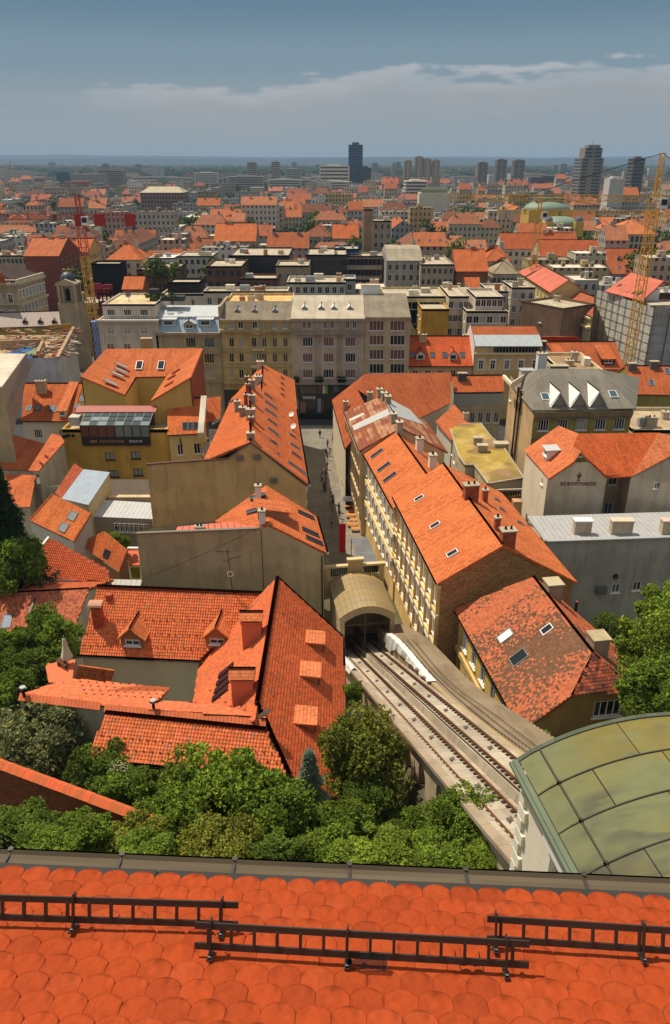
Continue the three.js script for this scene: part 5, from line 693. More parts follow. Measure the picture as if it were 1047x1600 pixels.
{ // L2 beige house
  const Z = -87.4, t = thing('beige_house', 'long house with a wide beige blank end wall and many roof windows', 'house', V(-12, 0, -102));
  const er = P(482.5, 758, 13), rn = PD(391.6, 690, -Z), ef = P(463, 640, 13), rfar = P(390.5, 596, rn.y - .2), ln = PD(317, 721, -Z), lfar = P(362, 622, ln.y - .2), rm = tile([.60, .13, .045]);
  const f1 = frameOf([er, ef, rfar, rn]), f2 = frameOf([rn, rfar, lfar, ln]), g = new G(); g.slab(f1.pts, .25); g.slab(f2.pts, .25); part(t, 'roof', g, rm); const cp3 = new G(); cp3.tube(rn, rfar, .14, .14, 6); part(t, 'ridge_cap', cp3, rm);
  const wg = new G(), wl = PD(229, 725, -Z), wm = PD(355, 716, -Z), lo = PD(482.5, 758, -Z).add(V(-.3, -.2, 0)), bm = plaster([.56, .41, .22], 1); addWall(t, wg, [wl, wm, rn.clone().add(V(0, -.25, 0)).setZ(Z), lo], 0, V(0, 0, 1)); addWall(t, wg, [lo, ef.clone().add(V(-.3, -.3, 0))], 0, V(1, 0, 0), grid(28, 8, [10.8, 7.4, 4], 1.1, 1.8, { kind: 'trim' })); const bl = lfar.clone().add(V(.3, -.3, 0)); addWall(t, wg, [ln.clone().add(V(.3, -.3, -.3)), bl], 0, V(-1, 0, 0)); addWall(t, wg, [wl, wl.clone().add(V(-.05, -.1, -.5))], 0, V(-1, 0, 0)); addWall(t, wg, [wl.clone().add(V(-.05, -.1, -.5)), wm.clone().add(V(0, -.1, -.5))], 0, V(0, 0, -1)); addWall(t, wg, [bl, ef.clone().add(V(-.3, -.3, 0))], 0, V(0, 0, -1)); part(t, 'wall', wg, bm);
  const cap = new G(); cap.bar(wl, wm, .45, .14); cap.bar(wm, rn.clone().setZ(Z).add(V(0, -.02, 0)), .4, .1); cap.bar(rn.clone().setZ(Z).add(V(0, -.02, 0)), lo.clone().add(V(.3, .2, 0)), .4, .1); part(t, 'coping', cap, M([.12, .07, .05])); const gg = new G(); gg.tube(er.clone().add(V(.1, -.05, 0)), ef.clone().add(V(.1, -.05, 0)), .14, .14, 8); part(t, 'gutter', gg, whiteM);
  const deck = new G(); deck.slab([wl.clone().add(V(.1, -1.2, -.2)), wm.clone().add(V(0, -1.2, -.2)), wm.clone().add(V(-1, -1.2, -8)), wl.clone().add(V(-1, -1.2, -9))].map(q => atY(q.add(V(0, 0, -.5)), 6.5)), .2); part(t, 'flat_roof', deck, plaster([.25, .22, .2], 1));
  const sk = [[424, 703, 1, 2.6], [422, 692 - 4, 1, 2.4], [427, 675, 1, 2], [423, 633, 1, 2.4], [423, 645, 1, 2.3], [421, 621, 1, 2.2], [425, 660, .7, 1.8], [459, 683, 1, 2.2], [461, 698, 1, 1.8], [466, 733, 1, 3.4], [463, 712, .8, 1.8], [453, 647, 1.2, 2]]; for (const [x, y, w, l] of sk) skylight(t, f1, PP(x, y, f1), w, l, { frame: metalG, pane: R() < .5 ? glassD : glassB });
  for (const [x, y, w, l] of [[361, 692, 1, 2.4], [360, 704, 1, 2.4], [366, 669, .9, 1.8], [371, 668, .9, 1.8], [328, 705, 1, 2], [330, 714, .8, 1.6], [367, 625, 1, 2], [366, 636, 1, 2], [342, 657, 1, 2], [333, 680, 1, 2]]) skylight(t, f2, PP(x, y, f2), w, l, { frame: metalG, pane: glassD });
  for (const [x, y, w, hh] of [[392, 683, .9, .9], [393, 660, .6, 1], [392, 650, 1.1, 1.3], [380, 648, .9, 1.3], [385, 636, .5, 1.5], [394, 626, .9, 1], [388, 620, .5, 1.6], [394, 603, .9, 1.1], [387, 608, .5, 1.4], [372, 643, .8, 1.2]]) chimney(t, PP(x, y + 4, x < 391 ? f2 : f1).setY(rn.y - (Math.abs(x - 391) > 8 ? 1 : .3)), w, w * .8, hh, w < .7 ? M([.3, .08, .04]) : plaster(C.grey, 1), { pots: 1 });
  const vn = new G(); for (const [x, y] of [[375, 715], [402, 714], [428, 750]]) { const q = PD(x, y, -Z).add(V(0, 0, .2)); vn.box(q.x, q.y, q.z, .9, .6, .4); } part(t, 'air_vent', vn, M([.2, .17, .14]));
  const d = thing('satellite_dish', 'white satellite dishes and aerials clustered low on the beige house roof', 'satellite dish', PP(456, 660, f1)); { const g2 = new G(); for (const [x, y] of [[456, 655], [459, 674]]) { const c = PP(x, y, f1).add(V(0, .8, 0)); g2.add(new THREE.LatheGeometry([...Array(5)].map((_, i) => new THREE.Vector2(.0001 + i / 4 * .45, .12 * (i / 4) ** 2)), 14), new THREE.Matrix4().makeRotationFromQuaternion(new THREE.Quaternion().setFromUnitVectors(UP, V(-.3, .5, .5).normalize())).setPosition(c)); g2.tube(c.clone().add(V(0, -.9, 0)), c, .05, .05, 5); } part(d, 'reflector', g2, whiteM); }
  // F2 behind
  const t2 = thing('town_house', 'bright orange roofed house at the shopping street end of the left row', 'house', V(-9, 0, -128)), h2 = gable(t2, { e0: P(466, 655, 12.5), e1: P(460.5, 594, 12.5), r0: P(408, 614, 17.2), r1: P(416.5, 569, 17.2), roof: tile([.68, .16, .055]), wall: plaster(C.cream), nocap: false });
  for (let i = 0; i < 4; i++) skylight(t2, h2.f, PP(441, 591 + i * 8.6, h2.f), .7, .8, { frame: M([.4, .12, .06]), pane: glassD }); for (const [x, y] of [[407, 575], [404, 600]]) chimney(t2, PP(x, y, h2.bf).setY(16.2), 1.1, 1.1, 1.8, plaster(C.lgrey, 1), {});
}
{ // E: small house with solar windows left of the beige one
  const t = thing('small_house', 'small pale yellow house with an orange roof holding a triple roof window', 'house', V(-24, 0, -114)), h = gable(t, { e0: P(261.5, 680, 11.5), e1: P(316, 677, 11.5), r0: P(261.5, 624, 15), r1: P(316, 622, 15), roof: tile([.62, .14, .048]), wall: plaster([.6, .5, .26]), win: { front: L => [{ s: 1.6, y: 8.9, w: .9, h: 1.8 }, { s: 4.2, y: 8.9, w: 1, h: 1.8 }, { s: 5.6, y: 8.9, w: 1, h: 1.8 }] } });
  for (const x of [290, 297.5, 305]) skylight(t, h.f, PP(x, 666, h.f), .95, 1.6, { frame: metalD, pane: glassD }); chimney(t, P(270, 624, 14.8), 1.6, .7, .8, whiteM, { pots: 2 });
  const w = new G(), a = P(314, 680, 12.2), b = P(319, 622, 15.6); w.bar(a, b, .9, 1.0); part(t, 'fire_wall', w, plaster(C.lgrey, 1)); const rf = new G(); rf.slab([P(320, 660, 12.4), P(345, 655, 12.4), P(345, 619, 14.9), P(321, 622, 14.9)], .2); const rmm = part(t, 'roof', rf, tile([.5, .11, .04]));
  const dk = new G(); dk.tube(P(281.5, 684, 11.4), P(287, 716, 6), .1, .1, 6); part(t, 'downpipe', dk, frameB);
}
{ // C: yellow building with the glazed rooftop bar
  const D = 112, t = thing('yellow_building', 'yellow building with a glazed rooftop bar and black sign band', 'building', V(-38, 0, -116)), a = PD(97, 673, D), b = PD(262, 671, D); a.y = b.y;
  const fb = flatBox(t, a, b, 7.5, { wall: plaster([.55, .36, .09], 1), win: { front: L => [...[[172, 713], [212, 711]].map(([x, y]) => { const q = PD(x, y, D); return { s: q.x - a.x, y: q.y, w: 1.5, h: 1.25, pane: curtain, frame: frameD }; }), ...[[178, 740], [216, 737.5]].map(([x, y]) => { const q = PD(x, y, D); return { s: q.x - a.x, y: q.y, w: 1.5, h: 1.2, pane: curtain, frame: frameD }; })] } });
  const bl = M([.02, .018, .017], { rough: .5 }), pv = thing('rooftop_bar', 'glazed rooftop pavilion with sloping glass roof and red ridge strip', 'pavilion', PD(180, 660, D)), z = -D + .35;
  const L = PD(127, 680, D - .35), Rr = PD(234, 680, D - .35), x0 = L.x, x1 = Rr.x, yb = PD(180, 696, D - .35).y, ym = PD(180, 682.5, D - .35).y, ye = PD(180, 665, D - .35).y, ys = PD(180, 643, D + 2.6).y, zt = -D - 2.6;
  const sb = new G(); sb.box((x0 + x1) / 2, (yb + ym) / 2, z, x1 - x0, ym - yb, .25); part(pv, 'sign_band', sb, bl);
  const fr = new G(); for (let i = 0; i <= 8; i++) { const x = lerp(x0, x1, i / 8); fr.bar(V(x, ym, z), V(x, ye, z), .12); fr.bar(V(x, ye, z), V(x + .25, ys, zt), .1); } for (const s of [0, .33, .66, 1]) fr.bar(mixv(V(x0, ye, z), V(x0 + .25, ys, zt), s), mixv(V(x1, ye, z), V(x1 + .25, ys, zt), s), .1); for (const [x] of [[x0], [x1]]) { fr.bar(V(x, ye, z), V(x, ye, zt - .4), .12); fr.bar(V(x, ym, zt), V(x, ys, zt), .12); } part(pv, 'frame', fr, bl);
  for (let i = 0; i < 8; i++) { const p0 = lerp(x0, x1, i / 8) + .06, p1 = lerp(x0, x1, (i + 1) / 8) - .06, g = new G(); g.poly([V(p0, ym, z), V(p1, ym, z), V(p1, ye, z), V(p0, ye, z)], V(0, 0, 1)); part(pv, 'pane', g, i > 3 ? M([.2, .21, .2], { rough: .08, key: 'g' }) : M([.16, .05, .03], { rough: .08, key: 'g' })); for (let k = 0; k < 3; k++) { const g2 = new G(), q = (x, s) => mixv(V(x, ye, z), V(x + .25, ys, zt), s); g2.poly([q(p0, k / 3 + .02), q(p1, k / 3 + .02), q(p1, (k + 1) / 3 - .02), q(p0, (k + 1) / 3 - .02)], UP); part(pv, 'roof_pane', g2, hash(i, k, 4) < .6 ? M([.05, .075, .085], { rough: .1, key: 'g' }) : M([.2, .25, .26], { rough: .12, key: 'g' })); } }
  const rs = new G(); rs.slab([V(x0 - 1.4, ys + .02, zt + .3), V(x1 + .6, ys + .02, zt + .3), V(x1 + .6, ys + .5, zt - 1.5), V(x0 - 1.4, ys + .5, zt - 1.5)], .15); part(pv, 'roof_strip', rs, M([.36, .09, .07], { rough: .6 }));
  const bw = new G(); bw.box((x0 + x1) / 2, (fb.y + ys) / 2, zt - 1.2, x1 - x0, ys - fb.y, .2); part(pv, 'back_wall', bw, M([.2, .1, .06]));
  const font = await new FontLoader().loadAsync('fonts/droid/droid_sans_bold.typeface.json'), text = (s, px0, px1, py, m, name) => { const tg = new TextGeometry(s, { font, size: .5, depth: .02, curveSegments: 2 }); tg.computeBoundingBox(); const q0 = PD(px0, py, D - .5), w = PD(px1, py, D - .5).x - q0.x, k = w / tg.boundingBox.max.x; tg.scale(k, k * .95, 1); const g = new G(); g.add(tg, new THREE.Matrix4().makeTranslation(q0.x, q0.y - .12, z + .13)); part(pv, name, g, m); };
  text('OUT', 141, 152, 690.5, M([.75, .3, .05]), 'lettering'); text('ROOFTOP BAR', 156, 194, 690.5, M([.45, .2, .06]), 'lettering'); text('ILICA 10', 202, 222, 690, whiteM, 'lettering');
  const tb = thing('roof_unit', 'white air handling box with pipes on the yellow building roof', 'roof unit', PD(118, 655, D + 1)); { const g = new G(), q = PD(119, 660, D + 1.6); g.box(q.x, q.y + .4, q.z, 1.6, 1.4, 1.8); part(tb, 'casing', g, plaster(C.lgrey)); const g2 = new G(); g2.tube(PD(98, 683, D - .6), PD(110, 680, D - .6), .25, .25, 8); g2.tube(PD(112, 681, D - .6), PD(117, 681, D - .6), .25, .25, 8); part(tb, 'duct', g2, metalG); }
}
{ // D: U-shaped orange roof
  const t = thing('courtyard_house', 'yellow U-shaped house with orange roof slopes falling into a small courtyard', 'house', V(-38, 0, -128)), H = 19, E = 15.6;
  const a = P(166, 545, H), b = P(316.6, 544, H), v1 = P(212, 589, E), v2 = P(260, 588, E), ln = P(126, 588, 18.6), le = P(195, 617, E), rn = P(298, 589, H), re = P(235, 626.6, E);
  const fs = freeHouse(t, { faces: [[a, b, v2, v1], [a, v1, le, ln], [b, rn, re, v2]], walls: [[ln, le], [le, v1], [v1, v2], [v2, re], [re, rn]], wall: plaster([.52, .38, .13]), roof: tile([.60, .145, .055]), ov: .2 });
  const w = new G(); addWall(t, w, [b, rn], 0, V(1, 0, 0)); part(t, 'brick_wall', w, M([.34, .12, .07], { map: T.brick })); const w2 = new G(); addWall(t, w2, [a, b], 0, V(0, 0, -1)); addWall(t, w2, [a, ln], 0, V(-1, 0, 0)); part(t, 'wall', w2, plaster([.5, .38, .16]));
  const dw = PD(231, 612, 127); for (const [x, y, i] of [[190, 573, 1], [189, 581, 1], [183, 587, 1], [173, 600, 1], [218, 573, 0], [252, 573, 0]]) skylight(t, fs[i ? 1 : 0], PP(x, y, fs[i ? 1 : 0]).add(V(0, .25, 0)), i ? 1 : 1.1, 2.2, { frame: metalG, pane: i ? curtain : glassD }); for (const [x, y] of [[268, 589], [275, 580], [264, 600]]) skylight(t, fs[2], PP(x, y, fs[2]), .9, 1.6, { frame: M([.4, .1, .05]), pane: M([.35, .09, .05]) });
  const dk = new G(); dk.box(dw.x, 9, -124, 3, 3.4, .3); part(t, 'doorway', dk, M([.03, .025, .02])); chimney(t, P(230, 541, 19), 1.9, 1.0, 1.4, plaster([.4, .33, .2], 1), { pots: 0 }); const pp = new G(); pp.tube(P(145, 592, 17), P(147, 626, 11), .16, .16, 6); part(t, 'downpipe', pp, M([.6, .3, .2]));
}
// ---------------------------------------------------------------- huddle of low houses at the far left
{
  const low = (name, label, cat, faces, walls, roof, wall, o = {}) => { faces.forEach(p => { if (p.length === 4) { const f = frameOf([p[0], p[2], p[3]]); p[1].y = f.o.y - ((p[1].x - f.o.x) * f.n.x + (p[1].z - f.o.z) * f.n.z) / f.n.y; } }); const t = thing(name, label, cat, atY(faces[0][0], 0), o.group); const fs = freeHouse(t, { faces, walls, roof, wall, gr: 0, ov: .12, ...o }); return [t, fs]; };
  // B1
  { const t = thing('old_house', 'old house with rough brown-orange roof and blue roof window behind the shrubs', 'house', V(-28, 0, -66)); const h = gable(t, { e0: P(-60, 1002, 7), e1: P(112, 992, 7), r0: P(-60, 930, 9.2), r1: P(134, 934, 9.2), k: 1.2, gr: 0, roof: M([.3, .085, .04]), wall: plaster([.6, .57, .52], 1), win: { end1: L => [{ s: 2.2, y: 5.4, w: .8, h: 1.5 }, { s: 4.6, y: 5.8, w: .8, h: 1.6 }] } }); tiles(t, h.f, .2, .22, [.44, .12, .06], { seed: 21, col: (r, c) => { const k = .55 + .75 * r(); c.setRGB(k, k * (.9 + .3 * r()), k * (.9 + .4 * r())); } }); tiles(t, h.bf, .24, .3, [.62, .17, .075], { seed: 22, pan: true, zk: .34 }); skylight(t, h.f, PP(11, 971, h.f), .9, 1.6, { frame: metalD, pane: M([.2, .25, .33], { rough: .1 }) }); const g = new G(), a = PP(42, 970, h.f).add(V(0, .1, 0)), b = PP(55, 937, h.f).add(V(0, .15, 0)); g.bar(a, b, .2, .15); part(t, 'roof_flashing', g, metalD); }
  // B2
  { const a = P(77, 840, 10.2), b = P(166, 872, 9.8), c = P(172, 909.5, 7.4), d = P(29, 899, 7), [t, fs] = low('low_house', 'orange pan-tiled house with a white verge at the left garden edge', 'house', [[a, b, c, d]], [[d, c], [d, a], [c, b]], M([.34, .085, .035]), plaster([.5, .5, .5])); tiles(t, fs[0], .24, .32, [.64, .165, .065], { pan: true, zk: .36, seed: 31 }); const g = new G(); g.bar(d.clone().add(V(0, .08, 0)), a.clone().add(V(0, .08, 0)), .35, .2); part(t, 'verge', g, whiteM); const q = PP(57, 881, fs[0]); chimney(t, q, 1.0, .9, .9, plaster([.35, .25, .15], 1), { pots: 1 }); }
  // B3
  { const a = P(83, 771.7, 11), b = P(143, 806, 10.4), c = P(115, 846, 8), d = P(46, 813, 8), [t, fs] = low('low_house', 'orange roofed small house with two grey roof windows', 'house', [[a, b, c, d]], [[d, c], [c, b], [d, a]], tile([.64, .155, .05]), plaster([.58, .58, .58])); for (const [x, y] of [[114, 806], [100, 824]]) skylight(t, fs[0], PP(x, y, fs[0]), 1.4, 1.1, { frame: metalG, pane: M([.25, .27, .27], { rough: .2 }) }); const g = new G(); g.bar(a, d, .25, .15); g.bar(b, c, .25, .15); part(t, 'verge', g, tile(TC.c)); }
  // B4, B5 metal roofs
  { const a = P(130, 733, 9.6), b = P(172, 739, 9.6), c = P(138, 789, 8.2), d = P(96, 779, 8.2); const [t] = low('shed', 'shed with a blue grey ribbed sheet metal roof leaning on the yellow building', 'shed', [[a, b, c, d]], [[d, c], [c, b]], sheet([.36, .42, .5]), plaster([.55, .48, .32]), { th: .12 }); const r = new G(); r.slab([a, d, P(86, 770, 8.3), P(116, 724, 9.7)].map(q => q.clone().add(V(0, .03, 0))), .15); part(t, 'red_roof', r, tile([.4, .08, .04])); }
  { const a = P(160, 781, 6.6), b = P(235.5, 785, 6.6), c = P(238.5, 811, 6), d = P(145, 807, 6); const [t] = low('shed', 'low shed with pale ribbed metal roof and a row of small panes beneath', 'shed', [[a, b, c, d]], [[d, c]], sheet([.52, .53, .54]), plaster([.34, .3, .26]), { th: .12 }); for (let i = 0; i < 7; i++) { const q = mixv(d, c, .4 + i * .08).setY(4.6); addWindow(t, q.add(V(0, 0, .25)), V(0, 0, 1), .85, 1.3, { kind: 'cross', pane: glassD }); }
    const wd = new G(); wd.slab([P(168, 749, 6.9), P(236, 749, 6.9), P(236, 775, 6), P(170, 773, 6)], .2); part(t, 'plank_roof', wd, M([.13, .1, .08], { map: T.seam })); const sp2 = new G(); sp2.bar(P(170, 779, 6.4), P(236, 779, 6.4), .9, .8); part(t, 'wall', sp2, plaster([.55, .45, .34], 1)); }
  // B6
  { const a = P(162, 830, 9), b = P(198, 856, 8.6), c = P(186, 893, 6), d = P(143, 864, 6.4), e = P(122, 849, 6.6), f2 = P(146, 862, 6.6); const [t, fs] = low('low_house', 'little orange hipped house with one roof window between the low roofs', 'house', [[a, b, c, d], [a, d, f2, e]], [[d, c], [c, b]], tile([.58, .13, .045]), plaster([.4, .2, .12], 1)); skylight(t, fs[0], PP(167, 865, fs[0]), .9, .9, { frame: metalD, pane: glassD }); const lo = new G(); lo.slab([P(110, 850, 5), P(150, 850, 5), P(143, 861, 4.6), P(116, 861, 4.6)], .2); part(t, 'lean_to_roof', lo, M([.6, .15, .12])); }
  { const t = thing('canopy', 'small red canopy with a white edge against the grey gable wall', 'canopy', P(205, 870, 4)); const g = new G(); g.slab([P(199, 858, 5), P(218, 858, 5), P(218, 883, 4.6), P(201, 883, 4.6)], .2); part(t, 'canopy_roof', g, M([.62, .15, .07])); const g2 = new G(); g2.bar(P(198, 857, 5.1), P(218, 857, 5.1), .4, .3); part(t, 'edge', g2, whiteM); const w = new G(); w.poly([P(203, 886, 4.3), P(219, 886, 4.3), P(219, 904, 1), P(206, 904, 1)], V(0, 0, 1)); part(t, 'wall', w, plaster([.5, .45, .05])); }
  { const g = new G(); g.slab([P(172, 905, 6), P(222, 906, 6), P(220, 915, 5.6), P(176, 915, 5.6)], .15); solo('roof_sheet', g, sheet([.6, .58, .54]), 'narrow pale metal roof strip behind the large house ridge', 'roof'); }
  // B7 upper left complex
  { const a = P(20, 679, 10), b = P(82, 686, 10.4), c = P(50, 735, 7.6), d = P(-30, 733, 7.6), r = P(95, 681, 12), e = P(60, 736, 10.2), f3 = P(44, 735, 9.4), [t] = low('old_house', 'half shaded red roof with a steep narrow side at the left edge', 'house', [[a, b, c, d], [b.clone().setY(11.3), r, P(101, 690, 11.4), e, f3]], [[d, c], [e, P(101, 690, 11.4)]], tile([.56, .13, .055]), plaster([.5, .47, .42], 1), { th: .15 }); const hd = new G(); for (let i = 0; i < 4; i++) hd.bar(P(62 + i * 8, 722 - i * 11, 10.9), P(67 + i * 8, 726 - i * 11, 10.7), .12, .5); part(t, 'roof_vents', hd, M([.5, .13, .06])); }
  { const a = P(-40, 737, 8.6), b = P(56, 739, 8.6), c = P(47, 792, 6.2), d = P(-40, 795, 6.2), [t, fs] = low('low_house', 'orange roofed house half hidden by the dark conifer', 'house', [[a, b, c, d]], [[d, c], [c, b]], tile([.60, .14, .055], 0), plaster([.5, .47, .42], 1)); const g = new G(), q = P(80, 760, 7); g.box(q.x, 4, q.z, 3.2, 6, .4); g.box(q.x + 1, 6.6, q.z - .5, 4, .2, 1.6); part(t, 'courtyard_wall', g, plaster(C.lgrey, 1)); }
  // red roof house behind, with the mauve wall at far left
  { const t = thing('tall_house', 'tall house with a plain mauve grey side wall at the left edge', 'house', V(-60, 0, -112)); const a = P(40, 553, 20), c0 = P(3, 604, 20), wg = new G(), m = plaster([.40, .34, .33]), tp = P(50, 572, 18.4), bt = P(30, 680, 6); wg.poly([c0, a, tp, P(40, 598, 15), PD(15, 700, -c0.z + 1), PD(-6, 680, -c0.z)], V(1, 0, .4)); part(t, 'side_wall', wg, m); const rf = new G(); rf.slab([c0, a, P(-40, 551, 21), P(-60, 602, 21)], .3); part(t, 'roof', rf, plaster([.55, .53, .5], 1)); const w2 = new G(); const e0 = PD(-60, 604, -c0.z), e1 = c0.clone().add(V(.1, -.3, .02)); addWall(t, w2, [e0.setY(e1.y), e1], 0, V(0, 0, 1), [{ s: e0.distanceTo(e1) - 1.2, y: 7.2, w: 1.1, h: 1.8 }, { s: e0.distanceTo(e1) - 1.2, y: 3.5, w: 1.1, h: 1.8 }]); part(t, 'wall', w2, plaster([.46, .4, .28], 1)); }
  { const t = thing('red_roof_house', 'house with a deep red roof half in shade and a broad stone chimney', 'house', V(-50, 0, -122)); const h = gable(t, { e0: P(33, 658, 10), e1: P(112, 658, 10), r0: P(38, 599, 14.2), r1: P(130, 599, 14.2), roof: tile([.5, .11, .035]), wall: plaster([.6, .58, .56]), win: { front: L => [{ s: 2.3, y: 7.6, w: 1.4, h: 1.6, kind: 'triple' }, { s: 6.6, y: 7.6, w: 1.4, h: 1.6, kind: 'triple' }] } }); chimney(t, PP(66, 612, h.f), 1.7, 1.1, 1.9, plaster([.45, .38, .3], 1), { pots: 3 }); for (const [x, y] of [[45, 638], [59, 638], [80, 638], [86, 640], [110, 623], [121, 635], [129, 623]]) skylight(t, h.f, PP(x, y, h.f), .8, 1.2, { frame: metalD, pane: M([.14, .18, .22], { rough: .8 }) }); dormer(t, h.f, PP(98, 652, h.f), 1.2, 1.1, { shed: .35, wall: plaster(C.white), roof: tile([.66, .17, .07]) }); }
}
// ---------------------------------------------------------------- across the shopping street and beyond
function winStuff(fr, pn, a, b, out, ys, n, w, h, m) {            // small far windows, kept as real frames and panes
  const L = Math.hypot(a.x - b.x, a.z - b.z), d = flat(dv(a, b)); m ??= L / n / 2;
  for (const y of ys) for (let i = 0; i < n; i++) { const c = atY(a, y).addScaledVector(d, n > 1 ? m + (L - 2 * m) * i / (n - 1) : L / 2), q = (s, t, k) => c.clone().addScaledVector(d, s).add(V(0, t, 0)).addScaledVector(out, k);
    fr.slab([q(-w / 2 - .12, -h / 2 - .12, .06), q(w / 2 + .12, -h / 2 - .12, .06), q(w / 2 + .12, h / 2 + .12, .06), q(-w / 2 - .12, h / 2 + .12, .06)], .05, out); for (const s of [-1, 1]) pn.poly([q(s * w / 4 - w / 4 + .03, -h / 2, .075), q(s * w / 4 + w / 4 - .03, -h / 2, .075), q(s * w / 4 + w / 4 - .03, h / 2, .075), q(s * w / 4 - w / 4 + .03, h / 2, .075)], out); }
}
const blkR = rng(55);
// a block whose front top edge runs from pixel column x0 to x1 on row py at height y
function blk(name, label, cat, x0, x1, py, y, deep, o = {}) {
  const a = P(x0, py, y), b = P(x1, o.py1 ?? py, y), u = flat(dv(a, b)), bk = V(u.z, 0, -u.x), L = a.distanceTo(b), t = thing(name, label, cat, V((a.x + b.x) / 2, 0, a.z), o.group);
  const wall = o.wm || plaster(o.wc || C.grey, 1), gr = o.gr ?? 0, roofm = o.rm || (o.rc ? tile(o.rc) : plaster(C.concrete, 1));
  const H = y - gr, near = -a.z < 215, ys = o.ys || [...Array(Math.min(5, Math.floor((H - 1) / 3.4)))].map((_, i) => y - 2.1 - i * 3.4), n = o.n ?? Math.max(1, Math.floor(L / 3)), ns = o.ns ?? Math.max(1, Math.floor(deep / 3.4)), ww = o.ww ?? 1.15, wh = o.wh ?? 1.7;
  const wl = (len, k) => k && near && !o.nw ? grid(len, k, ys, ww, wh, { kind: o.kind || 'sash', frame: o.frame }) : [];
  let r;
  if (o.kindR === 'gable' || o.kindR === 'hip') {
    const c = a.clone().addScaledVector(bk, deep / 2).setY(y + (o.rise ?? deep * .32)), d = b.clone().addScaledVector(bk, deep / 2).setY(y + (o.rise ?? deep * .32)); if (o.kindR === 'hip') { c.addScaledVector(u, deep * .4); d.addScaledVector(u, -deep * .4); }
    r = gable(t, { e0: a, e1: b, r0: c, r1: d, roof: roofm, wall, gr, hip: o.kindR === 'hip' ? 3 : 0, ov: .4, win: { front: l => wl(l, n), end0: l => a.x > 0 ? wl(l, ns) : [], end1: l => a.x < 0 ? wl(l, ns) : [] }, gutter: near });
  } else if (o.kindR === 'mansard') {
    const h1 = o.h1 ?? 3, in1 = o.in1 ?? 2.2, c0 = a.clone().addScaledVector(bk, in1).setY(y + h1), c1 = b.clone().addScaledVector(bk, in1).setY(y + h1), d0 = a.clone().addScaledVector(bk, deep * .5).setY(y + h1 + (o.h2 ?? 1)), d1 = b.clone().addScaledVector(bk, deep * .5).setY(y + h1 + (o.h2 ?? 1)), e0 = a.clone().addScaledVector(bk, deep), e1 = b.clone().addScaledVector(bk, deep), rg = new G(); rg.slab([a, b, c1, c0].map(q => q.clone().addScaledVector(bk, -.3)), .2); const wg = new G();
    addWall(t, wg, [a, b], gr, bk.clone().negate(), wl(L, n)); addWall(t, wg, [a, c0, d0, e0], gr, u.clone().negate()); addWall(t, wg, [b, c1, d1, e1], gr, u); part(t, 'wall', wg, wall); const rm2 = part(t, 'roof', rg, o.rm1 || roofm), rg2 = new G(); rg2.slab([c0, c1, d1, d0].map(q => q.clone().add(V(0, .02, 0)).addScaledVector(bk, -.35)), .2); rg2.slab([d0, d1, e1, e0].map(q => q.clone().add(V(0, .01, 0))), .2); part(t, 'roof', rg2, roofm); r = { f: frameOf([a, b, c1, c0]), f2: frameOf([c0, c1, d1, d0]), a, b };
  } else r = flatBox(t, a, b, deep, { back: bk, wall, roof: roofm, gr, ph: o.ph, win: { front: l => wl(l, n), left: l => a.x > 0 ? wl(l, ns) : [], right: l => b.x < 0 ? wl(l, ns) : [] } });
  if (!near && !o.nw) { const fr = new G(), pn = new G(); if (n) winStuff(fr, pn, a, b, bk.clone().negate(), ys, n, ww, wh); if (ns) { if (a.x > 30) winStuff(fr, pn, a, a.clone().addScaledVector(bk, deep), u.clone().negate(), ys, ns, ww, wh); if (b.x < -30) winStuff(fr, pn, b, b.clone().addScaledVector(bk, deep), u, ys, ns, ww, wh); } part(t, 'window_frames', fr, o.frame || plaster([.55, .52, .47]), true); part(t, 'window_panes', pn, glassD, true); }
  const nc = o.ch ?? Math.floor(L / 9); for (let i = 0; i < nc; i++) { const s = rr(.1, .9, blkR) * L, dd = o.kindR ? deep * .5 : rr(.2, .8, blkR) * deep, p = a.clone().addScaledVector(u, s).addScaledVector(bk, dd).setY(o.kindR === 'mansard' ? y + 3.6 : o.kindR ? y + (o.rise ?? deep * .32) - .4 : y - .6); const w = rr(.8, 2, blkR); chimney(t, p, w, rr(.7, 1.2, blkR), rr(1, 1.9, blkR), plaster(pick([C.lgrey, C.concrete, C.beige, [.4, .16, .09]], blkR), 1), { u, pots: w > 1.2 ? 2 : 1 }); }
  if (!o.kindR && !o.bare) for (let i = 0; i < Math.floor(L / 7); i++) { const g = new G(), p = a.clone().addScaledVector(u, rr(.15, .85, blkR) * L).addScaledVector(bk, rr(.3, .8, blkR) * deep).setY(y - .5), w = rr(1.2, 2.6, blkR); g.box(p.x, p.y + .6, p.z, w, rr(1.2, 2, blkR), rr(1, 2, blkR), u); part(t, 'roof_hut', g, plaster(pick([C.lgrey, C.white, C.bluegrey], blkR), 1)); }
  return { t, a, b, u, bk, L, y, r };
}
const Z0 = 155, yAt = (py, d = Z0) => PD(523, py, d).y, xAt = (px, py, d = Z0) => PD(px, py, d).x;
function facade(t, x0, x1, top, wall, cols, rows, w, h, o = {}) {  // street facade on the far side, cols and rows given as pixels
  const a = V(xAt(x0, 560), top, -Z0), b = V(xAt(x1, 560), top, -Z0), g = new G(), wins = []; for (const [ci, px] of cols.entries()) for (const [ri, py] of rows.entries()) wins.push({ s: xAt(px, py) - a.x, y: yAt(py), w, h, kind: o.kind || 'sash', frame: o.frame, cur: o.cur, pane: o.pane && o.pane(ci, ri) });
  addWall(t, g, [a, b], 0, V(0, 0, 1), [...wins, ...(o.extra || [])]); const d = o.deep || 14; for (const q of [a, b]) addWall(t, g, [q, q.clone().add(V(0, 0, -d))], 0, V(q === a ? -1 : 1, 0, 0)); part(t, 'wall', g, wall); return { a, b, d };
}
